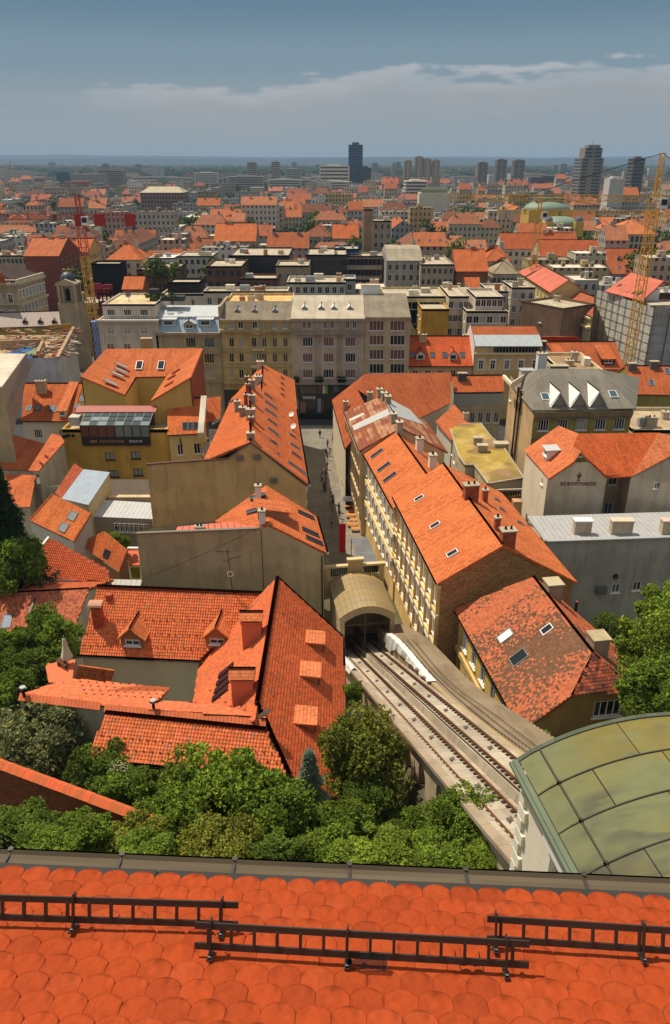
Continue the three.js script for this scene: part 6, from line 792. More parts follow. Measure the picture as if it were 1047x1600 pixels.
{ // T4 shop house
  const t = thing('shop_house', 'grey pink shop house with flower balcony and black shop front at the street end', 'building', V(-1, 0, -Z0)), top = yAt(497);
  const { a, b } = facade(t, 456, 569, top, plaster([.48, .41, .38], 1), [481, 513.5, 547.5], [534, 559, 584], 2.1, 1.9, { kind: 'triple', pane: (c, r) => (c + r) % 3 === 0 ? glassD : redC, extra: [475, 483, 508, 519, 543, 554].map(px => ({ s: xAt(px, 508) - xAt(456, 560), y: yAt(508), w: .75, h: 1.5, pane: R() < .5 ? redC : glassD })) });
  const rf = new G(), c = PD(456, 461, 166), d = PD(569, 460, 166); d.y = c.y; rf.slab([a.clone().add(V(0, 0, .5)), b.clone().add(V(0, 0, .5)), V(b.x, c.y, -166), V(a.x, c.y, -166)], .25); rf.slab([V(a.x, c.y, -166), V(b.x, c.y, -166), V(b.x, c.y - 2, -172), V(a.x, c.y - 2, -172)], .25); part(t, 'roof', rf, plaster([.42, .40, .36], 1)); const fr = frameOf([a, b, V(b.x, c.y, -166)]);
  for (const x of [476, 502, 522, 547]) dormer(t, fr, PP(x, 484, fr), .9, .4, { rise: .4, wall: plaster(C.grey), roof: whiteM, win: false });
  const tr = new G(); for (const [px0, px1] of [[492, 502], [526, 535]]) tr.bar(V((xAt(px0, 550) + xAt(px1, 550)) / 2, yAt(592), -Z0 + .05), V((xAt(px0, 550) + xAt(px1, 550)) / 2, yAt(524), -Z0 + .05), 1.2, .12, V(0, 0, 1)); part(t, 'wall_strip', tr, plaster([.36, .32, .27], 1));
  for (const [y, w, h] of [[top - .3, .6, .5], [yAt(520), .9, .35], [yAt(597.5), 1.2, .35]]) { const cr = new G(); strip(cr, a.clone().setY(y), b.clone().setY(y), V(0, 0, 1), w, h); part(t, 'cornice', cr, plaster([.34, .3, .28], 1)); }
  const rl = new G(); for (const [py, o] of [[519, .9], [596, 1.15]]) { const y = yAt(py) + .2; rl.bar(V(a.x, y + 1, -Z0 + o), V(b.x, y + 1, -Z0 + o), .07); for (let x = a.x + .1; x < b.x; x += .35) rl.bar(V(x, y, -Z0 + o), V(x, y + 1, -Z0 + o), .04); } part(t, 'balcony_rail', rl, metalG, true);
  for (const x of [463, 466, 495, 500, 503, 530, 534, 538]) { const g = new G(), q = V(xAt(x, 594), yAt(596) + .2, -Z0 + 1.3); g.tube(q, q.clone().add(V(0, .75, 0)), .28, .36, 8); const m = part(t, 'planter', g, whiteM); const l = new G(), rq = rng(x); for (let i = 0; i < 14; i++) l.add(leafG, new THREE.Matrix4().makeScale(.25, .25, .25).setPosition(q.x + rr(-.3, .3, rq), q.y + .95 + rr(-.1, .25, rq), q.z + rr(-.2, .2, rq))); part(m, 'plant', l, M([.05, .06, .02])); }
  const sf = new G(); const y1 = yAt(598.5), y0 = 0; sf.box((a.x + b.x) / 2, (y0 + y1) / 2, -Z0 + .12, b.x - a.x, y1 - y0, .24); part(t, 'shop_front', sf, M([.014, .013, .013], { rough: .3 }));
  const pn = (x0, x1, p0, p1, m, name = 'shop_window') => { const g = new G(), q0 = PD(x0, p0, Z0 - .32), q1 = PD(x1, p1, Z0 - .32); g.slab([V(q0.x, q1.y, -Z0 + .3), V(q1.x, q1.y, -Z0 + .3), V(q1.x, q0.y, -Z0 + .3), V(q0.x, q0.y, -Z0 + .3)], .05, V(0, 0, 1)); part(t, name, g, m); };
  pn(469, 495, 603, 615, M([.12, .11, .08], { rough: .15 })); pn(497, 502, 601, 614, redC, 'red_banner'); pn(504, 508, 602, 615, M([.6, .62, .58])); pn(508, 512, 601, 615, M([.2, .42, .03])); pn(521, 529, 602, 613, M([.1, .12, .13], { rough: .2 })); pn(462, 467, 624, 645, M([.2, .21, .3], { rough: .2 })); pn(469, 478, 628, 645, M([.24, .13, .1], { rough: .3 })); pn(496, 502, 623, 645, M([.22, .22, .3], { rough: .2 })); pn(503, 505.5, 625, 644, M([.2, .08, .04])); pn(480, 494, 624, 645, M([.03, .025, .02], { rough: .1 }));
  const font = await new FontLoader().loadAsync('fonts/droid/droid_sans_bold.typeface.json'), tg = new TextGeometry('TEZENIS', { font, size: .8, depth: .05, curveSegments: 2 }); tg.computeBoundingBox(); const q0 = PD(472.5, 623.5, Z0 - .4), w = PD(493, 623, Z0 - .4).x - q0.x, k = w / tg.boundingBox.max.x; tg.scale(k, k * 1.05, 1); const L = new G(); L.add(tg, new THREE.Matrix4().makeTranslation(q0.x, q0.y, -Z0 + .26)); part(t, 'lettering', L, M([.8, .8, .78]));
}
{ // T3 yellow house
  const t = thing('town_house', 'yellow house with a rounded bay gable and dark slate roof by the shop house', 'building', V(-16, 0, -Z0)), top = yAt(499), rows = [535, 559, 584];
  const { a, b } = facade(t, 347.5, 456, top, plaster([.44, .36, .19], 1), [362, 377.5, 397, 405, 413, 429.5, 446], rows, 1.0, 1.9, { kind: 'sash', frame: plaster(C.cream), extra: [361, 376, 398, 408, 429, 445].map(px => ({ s: xAt(px, 508) - xAt(347.5, 560), y: yAt(508), w: 1, h: 1.4 })) });
  const rf = new G(), y2 = yAt(471, 163); rf.slab([a.clone().add(V(0, 0, .5)), b.clone().add(V(0, 0, .5)), V(b.x, y2, -163), V(a.x, y2, -163)], .25); rf.slab([V(a.x, y2, -163), V(b.x, y2, -163), V(b.x, y2 - 3, -170), V(a.x, y2 - 3, -170)], .25); part(t, 'roof', rf, plaster([.2, .18, .155], 1)); const fr = frameOf([a, b, V(b.x, y2, -163)]); for (const x of [371, 398, 430]) dormer(t, fr, PP(x, 488, fr), .8, .35, { rise: .35, wall: plaster(C.grey), roof: zinc, win: false });
  const cr = new G(); for (const [py, w, h] of [[516, .9, .5], [548, .3, .3], [571, .4, .4], [597, .9, .4], [500.5, .5, .4]]) strip(cr, a.clone().setY(yAt(py)), b.clone().setY(yAt(py)), V(0, 0, 1), w, h); part(t, 'cornice', cr, plaster([.40, .33, .19], 1));
  const bay = new G(); const bx0 = xAt(391, 540), bx1 = xAt(417, 540), yt = yAt(521); bay.box((bx0 + bx1) / 2, yAt(595) / 2 + yt / 2, -Z0 + .12, .3, yt - yAt(595), .24); const ar = []; for (let i = 0; i <= 10; i++) ar.push(V((bx0 + bx1) / 2 - Math.cos(i / 10 * 3.1416) * (bx1 - bx0) / 2, yt + Math.sin(i / 10 * 3.1416) * 1.3, -Z0 + .7)); bay.slab(ar, .7, V(0, 0, 1)); part(t, 'gable_arch', bay, plaster([.48, .4, .22], 1)); const ro = new G(); ro.add(new THREE.TorusGeometry(.5, .12, 6, 14), new THREE.Matrix4().makeTranslation((bx0 + bx1) / 2, yt + .5, -Z0 + .75)); part(t, 'gable_ornament', ro, plaster(C.cream));
  const bal = new G(); bal.box((bx0 + bx1) / 2, yAt(571), -Z0 + .7, bx1 - bx0, .25, 1.4); bal.box((bx0 + bx1) / 2, yAt(545), -Z0 + .6, bx1 - bx0 - 1, .2, 1.2); part(t, 'balcony', bal, plaster(C.cream, 1)); const s = new G(); s.box((a.x + b.x) / 2, 3.2, -Z0 + .14, b.x - a.x, 6.4, .28); part(t, 'shop_front', s, M([.03, .028, .025], { rough: .4 }));
}
{ // T5 beige
  const t = thing('apartment_block', 'plain beige block with two columns of wide windows and red curtains', 'apartment building', V(10, 0, -Z0)), top = yAt(494.5), { a, b } = facade(t, 569.5, 639, top, plaster([.5, .41, .3], 1), [588.5, 621], [509, 531.5, 554, 576], 3.0, 2.0, { kind: 'triple', pane: (c, r) => r === 3 || (c === 1 && r === 1) ? M([.02, .018, .015], { rough: .3 }) : redC });
  const rf = new G(), y2 = yAt(458, 167); rf.slab([a.clone().add(V(0, 0, .5)), b.clone().add(V(0, 0, .5)), V(b.x, y2, -167), V(a.x, y2, -167)], .25); rf.slab([V(a.x, y2, -167), V(b.x, y2, -167), V(b.x, y2 - 2, -172), V(a.x, y2 - 2, -172)], .25); part(t, 'roof', rf, plaster([.22, .205, .18], 1)); const cr = new G(); strip(cr, a.clone().setY(top - .2), b.clone().setY(top - .2), V(0, 0, 1), .6, .4); part(t, 'cornice', cr, plaster([.36, .33, .26], 1)); const ch = new G(); part(t, 'shop_front', new G().box((a.x + b.x) / 2, 3.5, -Z0 + .14, b.x - a.x, 7, .28), M([.03, .028, .025], { rough: .4 })); chimney(t, V(a.x + 1.5, y2, -167.5), 4, 2, 1.6, whiteM, { pots: 0 });
}
{ // T2 blue mansard
  const t = thing('town_house', 'house with a pale blue metal mansard roof over a peeling ornate facade', 'building', V(-32, 0, -Z0)), top = yAt(519), { a, b } = facade(t, 247, 347, top, plaster([.40, .34, .26], 1), [269, 298, 327], [535, 560, 584], 2.0, 2.0, { kind: 'triple', frame: plaster(C.cream) });
  const bl = sheet([.34, .44, .54]), m = new G(), y1 = yAt(494, 157.4), z1 = -157.4, y2 = yAt(477, 164); m.slab([a.clone().add(V(0, 0, .3)), b.clone().add(V(0, 0, .3)), V(b.x, y1, z1), V(a.x, y1, z1)], .25); part(t, 'mansard', m, bl); const u2 = new G(); u2.slab([V(a.x, y1, z1 + .4), V(b.x, y1, z1 + .4), V(b.x, y2, -164), V(a.x, y2, -164)], .25); u2.slab([V(a.x, y2, -164), V(b.x, y2, -164), V(b.x, y2 - 2, -170), V(a.x, y2 - 2, -170)], .25); part(t, 'roof', u2, sheet([.52, .55, .57])); const fr = frameOf([a, b, V(b.x, y1, z1)]);
  for (const x of [263.5, 321]) dormer(t, fr, PP(x, 512, fr), 3, 1.6, { shed: .1, wall: bl, roof: sheet([.55, .57, .6]), pane: M([.03, .05, .09], { rough: .2 }), kind: 'plain' }); dormer(t, fr, PP(296, 516, fr), 2.2, 1.3, { rise: .7, wall: plaster(C.grey, 1), roof: sheet([.55, .57, .6]), pane: glassD });
  const cr = new G(); strip(cr, a.clone().setY(top - .2), b.clone().setY(top - .2), V(0, 0, 1), .8, .5); for (const p of [547, 572, 596]) strip(cr, a.clone().setY(yAt(p)), b.clone().setY(yAt(p)), V(0, 0, 1), .35, .35); for (const x of [253, 283, 312, 341]) cr.bar(V(xAt(x, 550), 0, -Z0 + .1), V(xAt(x, 550), top - .5, -Z0 + .1), .9, .2, V(0, 0, 1)); part(t, 'stucco_trim', cr, plaster([.36, .31, .24], 1));
  for (const x of [333]) { const g = new G(), q = V(xAt(x, 545), yAt(549), -Z0 + .7); g.box(q.x, q.y, q.z, 3.4, .3, 1.4); g.box(q.x, q.y + .6, q.z + .65, 3.4, .9, .08); part(t, 'balcony', g, plaster([.3, .26, .2], 1)); } part(t, 'fire_wall', new G().box(b.x, top / 2 + 2, -162, .5, top + 6, 13), plaster([.36, .3, .24], 1));
}
{ // T1 pale corner block
  const t = thing('apartment_block', 'pale grey corner block with a set back top floor and roof garden', 'apartment building', V(-47, 0, -Z0)), a = PD(152, 500, Z0), b = PD(247, 500, Z0); a.y = b.y; const wm = plaster([.52, .49, .48], 1);
  const f = flatBox(t, a, b, 17, { wall: wm, ph: .3, win: { front: L => [517, 543, 566].flatMap(py => [173, 199, 225].map(px => ({ s: xAt(px, py) - a.x, y: yAt(py), w: 1.5, h: 1.5, kind: 'cross', pane: py > 540 ? redC : curtain }))) } }); const pa = a.clone().add(V(1, 2.9, -1.2)), pb = b.clone().add(V(-.6, 2.9, -1.2)); flatBox(t, pa, pb, 14, { wall: wm, gr: a.y - .3, ph: .3, roof: plaster([.55, .47, .32], 1), win: { front: L => [171, 197, 223].map(px => ({ s: xAt(px, 490) - pa.x, y: a.y + 1.3, w: 1.6, h: 1.2, kind: 'triple', pane: glassD })) } });
  part(t, 'cornice', new G().bar(a.clone().add(V(-.2, -.1, .35)), b.clone().add(V(.2, -.1, .35)), .7, .4), plaster([.5, .5, .52])); const g = new G(), q = pa.clone().add(V(9.2, 0, -7)); g.box(q.x, q.y + .8, q.z, 1.8, 2.4, 2); g.box(q.x + 4.2, q.y + .3, q.z + 1, 4.5, .9, 2.5); part(t, 'roof_hut', g, M([.06, .06, .06])); const rb = rng(77), mm = M([.07, .09, .025]); for (let i = 0; i < 7; i++) { const l = new G(), c = pa.clone().add(V(8 + i * .95, .5, -5.5 + rr(-2, 2, rb))); for (let k = 0; k < 26; k++) l.add(leafG, new THREE.Matrix4().makeScale(.32, .32, .32).setPosition(c.x + rr(-.5, .5, rb), c.y + rr(0, .8, rb), c.z + rr(-.5, .5, rb))); part(t, 'roof_plant', l, mm); }
  const d = thing('satellite_dish', 'dark satellite dish on the roof terrace of the pale corner block', 'satellite dish', pa.clone().add(V(4.5, -.2, -4))); const dg = new G(), dc = pa.clone().add(V(4.5, 1.2, -4)); dg.add(new THREE.LatheGeometry([...Array(5)].map((_, i) => new THREE.Vector2(.0001 + i / 4 * .6, .15 * (i / 4) ** 2)), 14), new THREE.Matrix4().makeRotationX(1.1).setPosition(dc)); dg.tube(dc.clone().add(V(0, -1.4, 0)), dc, .05, .05, 5); part(d, 'reflector', dg, M([.2, .19, .18]));
  const bs = thing('scaffold_screen', 'tall narrow scaffold wrapped in blue printed netting beside the pale corner block', 'scaffolding', V(-52, 0, -160)); const sg = new G(), s0 = PD(141, 503, 158), s1 = PD(153, 503, 158); sg.box((s0.x + s1.x) / 2, s0.y / 2, -158.8, s1.x - s0.x, s0.y, 1.6); part(bs, 'netting', sg, M([1, 1, 1], { key: 'bl', map: tex(128, 512, (u, v) => { const x = fbm(u, v, 9, 601, 4, 36); const k = Math.abs(((u * 3 + v * 14) % 1) - .5) < .08 || Math.abs(((u * 3 - v * 14 + 20) % 1) - .5) < .08; return k ? [.4, .42, .48] : [.06 + .1 * x, .1 + .12 * x, .3 + .15 * x]; }, true, 2, 20) })); const pl = new G(); for (const x of [s0.x, s1.x]) pl.tube(V(x, 0, -157.9), V(x, s0.y + .6, -157.9), .08, .08, 6); part(bs, 'pole', pl, metalG);
}
{ // T6, T7
  const t = thing('town_house', 'low house with a vivid red roof, white dormers and blue roof windows', 'building', V(20, 0, -Z0)), e0 = PD(638, 572, Z0), e1 = PD(740, 572, Z0); e1.y = e0.y; const r0 = PD(640, 525, 162), r1 = PD(736, 525, 162); r1.y = r0.y; const h = gable(t, { e0, e1, r0, r1, roof: tile([.58, .10, .035]), wall: plaster([.5, .38, .22], 1), win: { front: L => grid(L, 5, [9.6], 1.2, 1.7) } }); for (const x of [657, 708]) dormer(t, h.f, PP(x, 562, h.f), 1.7, 1.1, { rise: .8, wall: whiteM, roof: tile([.5, .09, .035]), frame: frameD }); for (const x of [645, 676, 695, 723]) skylight(t, h.f, PP(x, 555, h.f), .9, 1.5, { frame: metalD }); chimney(t, PP(660, 532, h.f), 1.6, .9, 1.2, plaster(C.beige, 1));
  const t2 = thing('town_house', 'cream house with a grey metal attic strip and band of attic windows', 'building', V(36, 0, -Z0)); const { a, b } = facade(t2, 741, 845, yAt(540), plaster([.5, .42, .26], 1), [751.5, 770, 792, 814, 836], [570], 1.0, 1.9, { kind: 'trim', extra: [] }); const rf = new G(), y1 = yAt(523, 158), y2 = yAt(510, 162); rf.slab([a.clone().add(V(0, 0, .5)), b.clone().add(V(0, 0, .5)), V(b.x, y1, -158), V(a.x, y1, -158)], .2); part(t2, 'metal_roof', rf, sheet([.44, .48, .5])); const r2 = new G(); r2.slab([V(a.x, y1 + .02, -158), V(b.x, y1 + .02, -158), V(b.x, y2, -162), V(a.x, y2, -162)], .2); r2.slab([V(a.x, y2, -162), V(b.x, y2, -162), V(b.x, y2 - 4, -168), V(a.x, y2 - 4, -168)], .2); part(t2, 'roof', r2, tile([.42, .1, .04])); const gb = new G(); gb.poly([a.clone().add(V(-.1, 0, 0)), V(a.x - .1, y1, -158), V(a.x - .1, y2 + .5, -162), V(a.x - .1, y2 - 4, -168), V(a.x - .1, 2, -168), V(a.x - .1, 2, -Z0)], V(-1, 0, 0)); part(t2, 'fire_wall', gb, whiteM);
  const aw = new G(), ap = new G(); winStuff(aw, ap, a.clone().add(V(4, 0, 0)), b.clone().add(V(-.5, 0, 0)), V(0, 0, 1), [yAt(546)], 14, 1.05, 1.3); part(t2, 'attic_windows', aw, plaster(C.lgrey), true); part(t2, 'attic_panes', ap, glassD, true); const cr = new G(); strip(cr, a.clone().setY(yAt(552)), b.clone().setY(yAt(552)), V(0, 0, 1), .5, .35); part(t2, 'cornice', cr, plaster(C.cream));
}
// blocks between the shopping street and the park, from front to back
{
  const AB = 'apartment building', H = 'house', g = (n, l, c, ...a) => blk(n, l, c, ...a);
  g('rooftop_block', 'long pale wall block behind the blue mansard roof', 'building', 252, 349, 459, 19, 9, { wc: C.lgrey, n: 3, ys: [16.8], ww: .9, bare: 1, ch: 1 });
  g('dark_block', 'flat black clad box standing on the pale wall block', 'building', 261, 312, 441, 21.4, 8, { wm: M([.03, .028, .03], { map: T.grime }), nw: 1, bare: 1, ch: 0, gr: 10 });
  g('rooftop_block', 'block with a tan gravel roof and big grey vents behind the yellow house', 'building', 352, 456, 471, 21, 12, { wc: C.beige, rm: plaster([.6, .42, .2], 1), n: 0, ch: 4, bare: 1 });
  g('rooftop_block', 'low pale parapet block behind the tan gravel roof', 'building', 318, 450, 455, 21, 7, { wc: C.lgrey, n: 8, ys: [18.6], ch: 2 });
  g('dark_block', 'dark brown block with pale sloping roof left of the black clad one', 'building', 322, 378, 416, 21, 18, { wc: C.brown, n: 5, frame: M([.09, .06, .04]), ch: 1 });
  g('dark_block', 'low dark brown block with a white framed terrace', 'building', 376, 433, 435, 18, 10, { wc: [.14, .07, .05], n: 6, frame: M([.1, .06, .05]), ch: 0 });
  g('dark_block', 'long black glazed block with a shallow pale roof', 'building', 357, 452, 399, 22, 26, { wm: M([.025, .025, .03], { rough: .3 }), nw: 1, ch: 3 });
  g('grey_block', 'taupe block with four square windows in its upper wall', AB, 431, 483, 415, 21, 14, { wc: [.28, .25, .2], n: 4, ys: [18], ww: 1, wh: 1.4, ch: 1 });
  g('penthouse', 'pale penthouse with terrace walls just behind the shop house roof', 'building', 448, 540, 441, 21.5, 12, { wc: C.lgrey, n: 8, ys: [19.5], ch: 3 });
  g('penthouse', 'white walled stair head behind the shop house roof', 'building', 537, 556, 436, 22, 8, { wc: C.bluegrey, n: 1, ch: 0 });
  g('dark_block', 'black block with a hipped pale roof right of the black glazed one', 'building', 479, 542, 398, 22, 22, { wm: M([.035, .028, .03], { rough: .4 }), n: 7, ys: [19.5, 16.5], ww: 1.8, frame: M([.1, .08, .07]), ch: 2 });
  g('blue_block', 'small navy blue walled block with pale flat roof', 'building', 522, 561, 389, 22, 14, { wm: M([.03, .06, .2]), n: 5, ys: [19.5], ww: 1.8, ch: 1 });
  g('gallery_block', 'long block with rows of open balconies and red panels', AB, 541, 598, 400, 20, 12, { wc: [.4, .36, .33], n: 9, ww: 2, wh: 1.9, ys: [18, 14.4, 11], frame: M([.3, .12, .1]), ch: 0 });
  g('grey_block', 'grey block with a weathered grey mansard above six windows', AB, 604, 660, 407, 20, 30, { wc: [.34, .35, .38], kindR: 'mansard', rm: plaster([.33, .31, .27], 1), h1: 3, in1: 6, h2: .6, n: 5, ch: 2 });
  g('concrete_block', 'stained concrete block with stepped balconies right of the grey mansard', AB, 658, 710, 413, 19.5, 26, { wc: [.34, .31, .26], n: 6, ch: 3 });
  g('brick_block', 'brown brick block with orange roof and blank gable', 'building', 712, 764, 424, 17, 20, { wc: [.18, .1, .07], kindR: 'gable', rc: TC.b, n: 0, rise: 6 });
  g('cream_block', 'long cream block with a row of shuttered windows', AB, 600, 697, 463, 18, 16, { wc: [.55, .48, .32], n: 11, ww: 1.6, wh: 1.8, ys: [15.6, 11.8], ch: 2 });
  g('yellow_block', 'block with a blank mustard yellow side wall and pale flat roof', AB, 659, 702, 483, 16.5, 16, { wc: [.46, .28, .05], n: 0, ns: 3, ch: 0 });
  g('white_block', 'narrow white apartment block with small balconies right of the mustard wall', AB, 702, 733, 463, 19, 18, { wc: [.5, .47, .42], n: 4, ch: 1 });
  const pn = g('white_block', 'stepped pale apartment block with a glazed terrace penthouse', AB, 729, 793, 486, 16.5, 20, { wc: [.47, .44, .40], n: 6, ww: 1.4, ch: 2 });
  flatBox(pn.t, pn.a.clone().add(V(2.5, 3, -2.5)), pn.b.clone().add(V(-.8, 3, -2.5)), 14, { gr: 16, wall: plaster([.5, .48, .45]), win: { front: L => grid(L, 5, [18], 1.2, 1.7, { pane: glassD }) } });
  g('white_block', 'pale low block with many roof units, left of the brown fire wall', AB, 764, 803, 455, 19, 14, { wc: C.lgrey, n: 4, ch: 3 });
  g('white_block', 'pale lift head and upper flats beside the brown fire wall', AB, 800, 837, 449, 20.5, 12, { wc: [.5, .48, .45], n: 3, ch: 2 });
  g('brown_block', 'tall block with a brown brick fire wall and tan front strip', 'building', 815, 880, 470, 18, 12, { wc: [.19, .13, .1], py1: 482, n: 1, ys: [14], ww: .8, wh: .9, bare: 1 });
  g('low_block', 'low tan block at the foot of the brown fire wall', 'building', 795, 850, 515, 10, 10, { wc: C.beige, n: 4, ch: 3 });
  // pink roof, yellow facade, wrapped building
  { const t = thing('long_house', 'long house with a smooth salmon red roof running away behind the crane', 'building', V(60, 0, -225)); gable(t, { e0: P(809, 425, 19), e1: P(859, 457, 19), r0: P(840, 411, 22), r1: P(908, 437, 22), gr: 0, k: 1.2, roof: M([.62, .17, .11], { map: T.noise, rough: .8 }), wall: plaster([.55, .44, .2]), win: { front: L => grid(L, 10, [16.5], 1.2, 1.8) } }); }
  { const t = thing('long_house', 'ornate yellow house with a plain red roof beside the wrapped building', 'building', V(62, 0, -195)); const h = gable(t, { e0: P(879, 475.5, 16), e1: P(926, 495.5, 16), r0: P(904, 455, 18.8), r1: P(931, 464, 18.8), roof: tile([.44, .11, .06]), wall: plaster([.62, .52, .22]), win: { front: L => [...grid(L, 8, [11.5], 1.1, 2.4, { kind: 'trim' }), ...grid(L, 8, [14.6], .9, .9)] } }); const s = new G(), o = outOf(h.we0, h.we1, h.r0); for (const [y, w] of [[15.5, .6], [13.4, 1], [9, .6]]) strip(s, atY(h.we0, y), atY(h.we1, y), o, w, .4); part(t, 'cornice', s, plaster([.62, .55, .35])); }
  { const t = thing('wrapped_building', 'tall building wrapped in grey scaffold sheeting with a salmon red roof', 'building', V(80, 0, -185)), y = 20, A = P(933, 453, y), B = P(1023, 482, y), Cq = V(B.x + 30, y, B.z - 2), w = new G(), net = M([.6, .59, .56], { map: T.grime, bump: T.noiseB, bs: .12, rough: .9 }), n1 = outOf(A, B, V(95, 0, -190)); w.poly([A, B, atY(B, 0), atY(A, 0)], n1); part(t, 'sheeting', w, net); const w2 = new G(); w2.poly([B, Cq, atY(Cq, 0), atY(B, 0)], V(0, 0, 1)); part(t, 'sheeting', w2, M([.42, .42, .43], { map: T.grime, bump: T.noiseB, bs: .12 }));
    const fr = new G(); for (let i = 0; i <= 9; i++) { const q = mixv(A, B, i / 9).addScaledVector(n1, .15); fr.tube(atY(q, 0), atY(q, y + .6), .07, .07, 5); } for (let i = 0; i <= 8; i++) { const q = mixv(B, Cq, i / 8).add(V(0, 0, .15)); fr.tube(atY(q, 0), atY(q, y + .6), .07, .07, 5); } for (let k = 1; k < 10; k++) { fr.bar(A.clone().setY(k * 2.05).addScaledVector(n1, .15), B.clone().setY(k * 2.05).addScaledVector(n1, .15), .07); fr.bar(B.clone().setY(k * 2.05).add(V(0, 0, .15)), Cq.clone().setY(k * 2.05).add(V(0, 0, .15)), .07); } part(t, 'scaffold_poles', fr, M([.33, .31, .28], { rough: .6 }), true);
    const r = new G(), e0 = P(945, 455, 20.6), e1 = P(1003, 470, 20.6), q0 = P(986, 426, 24.5), q1 = P(1037, 439, 24.5); r.slab([e0, e1, q1, q0], .3); r.slab([q0, q1, e1.clone().add(V(22, 0, -3)), e0.clone().add(V(22, 0, -3))], .3); part(t, 'roof', r, M([.62, .17, .11], { map: T.noise, rough: .8 })); const f = frameOf([e0, e1, q1, q0]); for (let i = 0; i < 6; i++) skylight(t, f, mixv(e0, e1, .15 + i * .13).lerp(mixv(q0, q1, .15 + i * .13), .3), .9, 2.2, { frame: metalD, pane: glassD }); const b2 = new G(); const bq = P(1020, 470, 20); b2.box(bq.x, 21, bq.z - 2, 3, 3, 3); part(t, 'site_hut', b2, whiteM); const hp = new G(); hp.box((A.x + B.x) / 2 + 14, 18, (A.z + B.z) / 2, 22, 4, 18); part(t, 'wall', hp, plaster(C.concrete, 1)); }
  { const t = thing('long_house', 'long red roofed house with a beige gable behind the slate mansard block', 'building', V(48, 0, -158)); const h = gable(t, { e0: P(842, 578, 11.5), e1: P(976, 577, 11.5), r0: P(834, 534.5, 15.5), r1: P(959, 532, 15.5), roof: tile([.46, .105, .04]), wall: plaster([.55, .4, .25], 1) }); dormer(t, h.f, PP(874, 564, h.f), 1.8, 1, { shed: .3, wall: M([.2, .08, .05]), roof: tile(TC.b) }); dormer(t, h.f, PP(950, 570, h.f), 2.6, 1.2, { shed: .3, wall: M([.05, .03, .02]), roof: tile(TC.b) }); skylight(t, h.f, PP(852, 547, h.f), .9, 1.6, {}); chimney(t, PP(848, 541, h.f), 1.2, 1, 1, metalD, { pots: 0 }); const g2 = new G(); const a2 = P(846, 533, 15), b2 = P(908, 531, 15); g2.slab([a2, b2, P(900, 525, 16.2), P(846, 525, 16.2)], .2); part(t, 'roof', g2, tile([.42, .1, .04])); }
  g('flat_block', 'flat gravel roofed block with a white parapet behind the slate mansard', 'building', 878, 945, 580, 17, 14, { wc: C.cream, rm: plaster([.3, .22, .15], 1), n: 4, ch: 2 });
  { const t = thing('long_house', 'red roofed house with small roof windows at the right edge', 'building', V(62, 0, -140)); const h = gable(t, { e0: P(990, 616, 11), e1: P(1110, 618, 11), r0: P(976, 571, 14.8), r1: P(1110, 566, 14.8), roof: tile([.50, .115, .045]), wall: plaster(C.olive, 1) }); for (const [x, y] of [[1018, 598], [1043, 580]]) skylight(t, h.f, PP(x, y, h.f), .9, 1.5, {}); for (const [x, y] of [[987, 577], [1021, 574]]) chimney(t, PP(x, y, h.f), 1.5, .9, 1.1, M([.14, .13, .12]), { pots: 0 }); part(t, 'yard_wall', new G().bar(P(984, 600, 9.5), P(1021, 620, 9.5), .3, 5), plaster(C.lgrey, 1)); }
  g('flat_block', 'low block with a bare concrete flat roof at the right edge', 'building', 990, 1120, 672, 12, 12, { wc: [.5, .46, .36], rm: plaster([.4, .33, .25], 1), n: 6, ch: 2 });
  // left of the street
  { const t = thing('ornate_palace', 'ornate cream corner palace with a balustraded roofline at the left edge', 'building', V(-80, 0, -215)), y = 20, A = P(26, 443, y), B = P(68, 431, y), L = P(-70, 443, y), w = new G(), m = plaster([.42, .37, .26], 1), o2 = V(B.z - A.z, 0, -(B.x - A.x)).normalize(); if (o2.x < 0) o2.negate();
    const s1 = L.distanceTo(A), s2 = A.distanceTo(B); addWall(t, w, [L, A], 0, V(0, 0, 1), [...[2.4, 5.6].flatMap(k => [16, 11.6].map(yy => ({ s: s1 - k, y: yy, w: 1.3, h: 2.3, kind: 'trim' })))]); addWall(t, w, [A, B], 0, o2, grid(s2, 8, [17, 12.8, 8.4], 1.1, 2.2, { kind: 'trim' })); part(t, 'wall', w, m);
    const c = new G(); for (const yy of [19.8, 14.6, 9.8]) { strip(c, L.clone().setY(yy), A.clone().setY(yy), V(0, 0, 1), .7, .5); strip(c, A.clone().setY(yy), B.clone().setY(yy), o2, .7, .5); } part(t, 'cornice', c, plaster([.5, .46, .36], 1)); const bl = new G(); bl.bar(L.clone().add(V(0, .9, 0)), A.clone().add(V(0, .9, 0)), .4, .25); bl.bar(A.clone().add(V(0, .9, 0)), B.clone().add(V(0, .9, 0)), .4, .25); for (let i = 0; i < 30; i++) bl.box(lerp(A.x, B.x, i / 29), y + .4, lerp(A.z, B.z, i / 29), .3, .8, .3); part(t, 'balustrade', bl, plaster([.6, .56, .48])); const r = new G(); r.slab([A.clone().add(V(-1, .4, -1)), B.clone().add(V(-1, .4, 0)), B.clone().add(V(-9, 4, 2)), A.clone().add(V(-9, 4, -4))], .3); part(t, 'roof', r, M([.08, .055, .05], { map: T.noise })); const r2 = new G(); r2.slab([P(-60, 441, 20.4), P(10, 441, 20.4), P(2, 424, 24), P(-60, 424, 24)], .3); part(t, 'roof', r2, tile(TC.a)); }
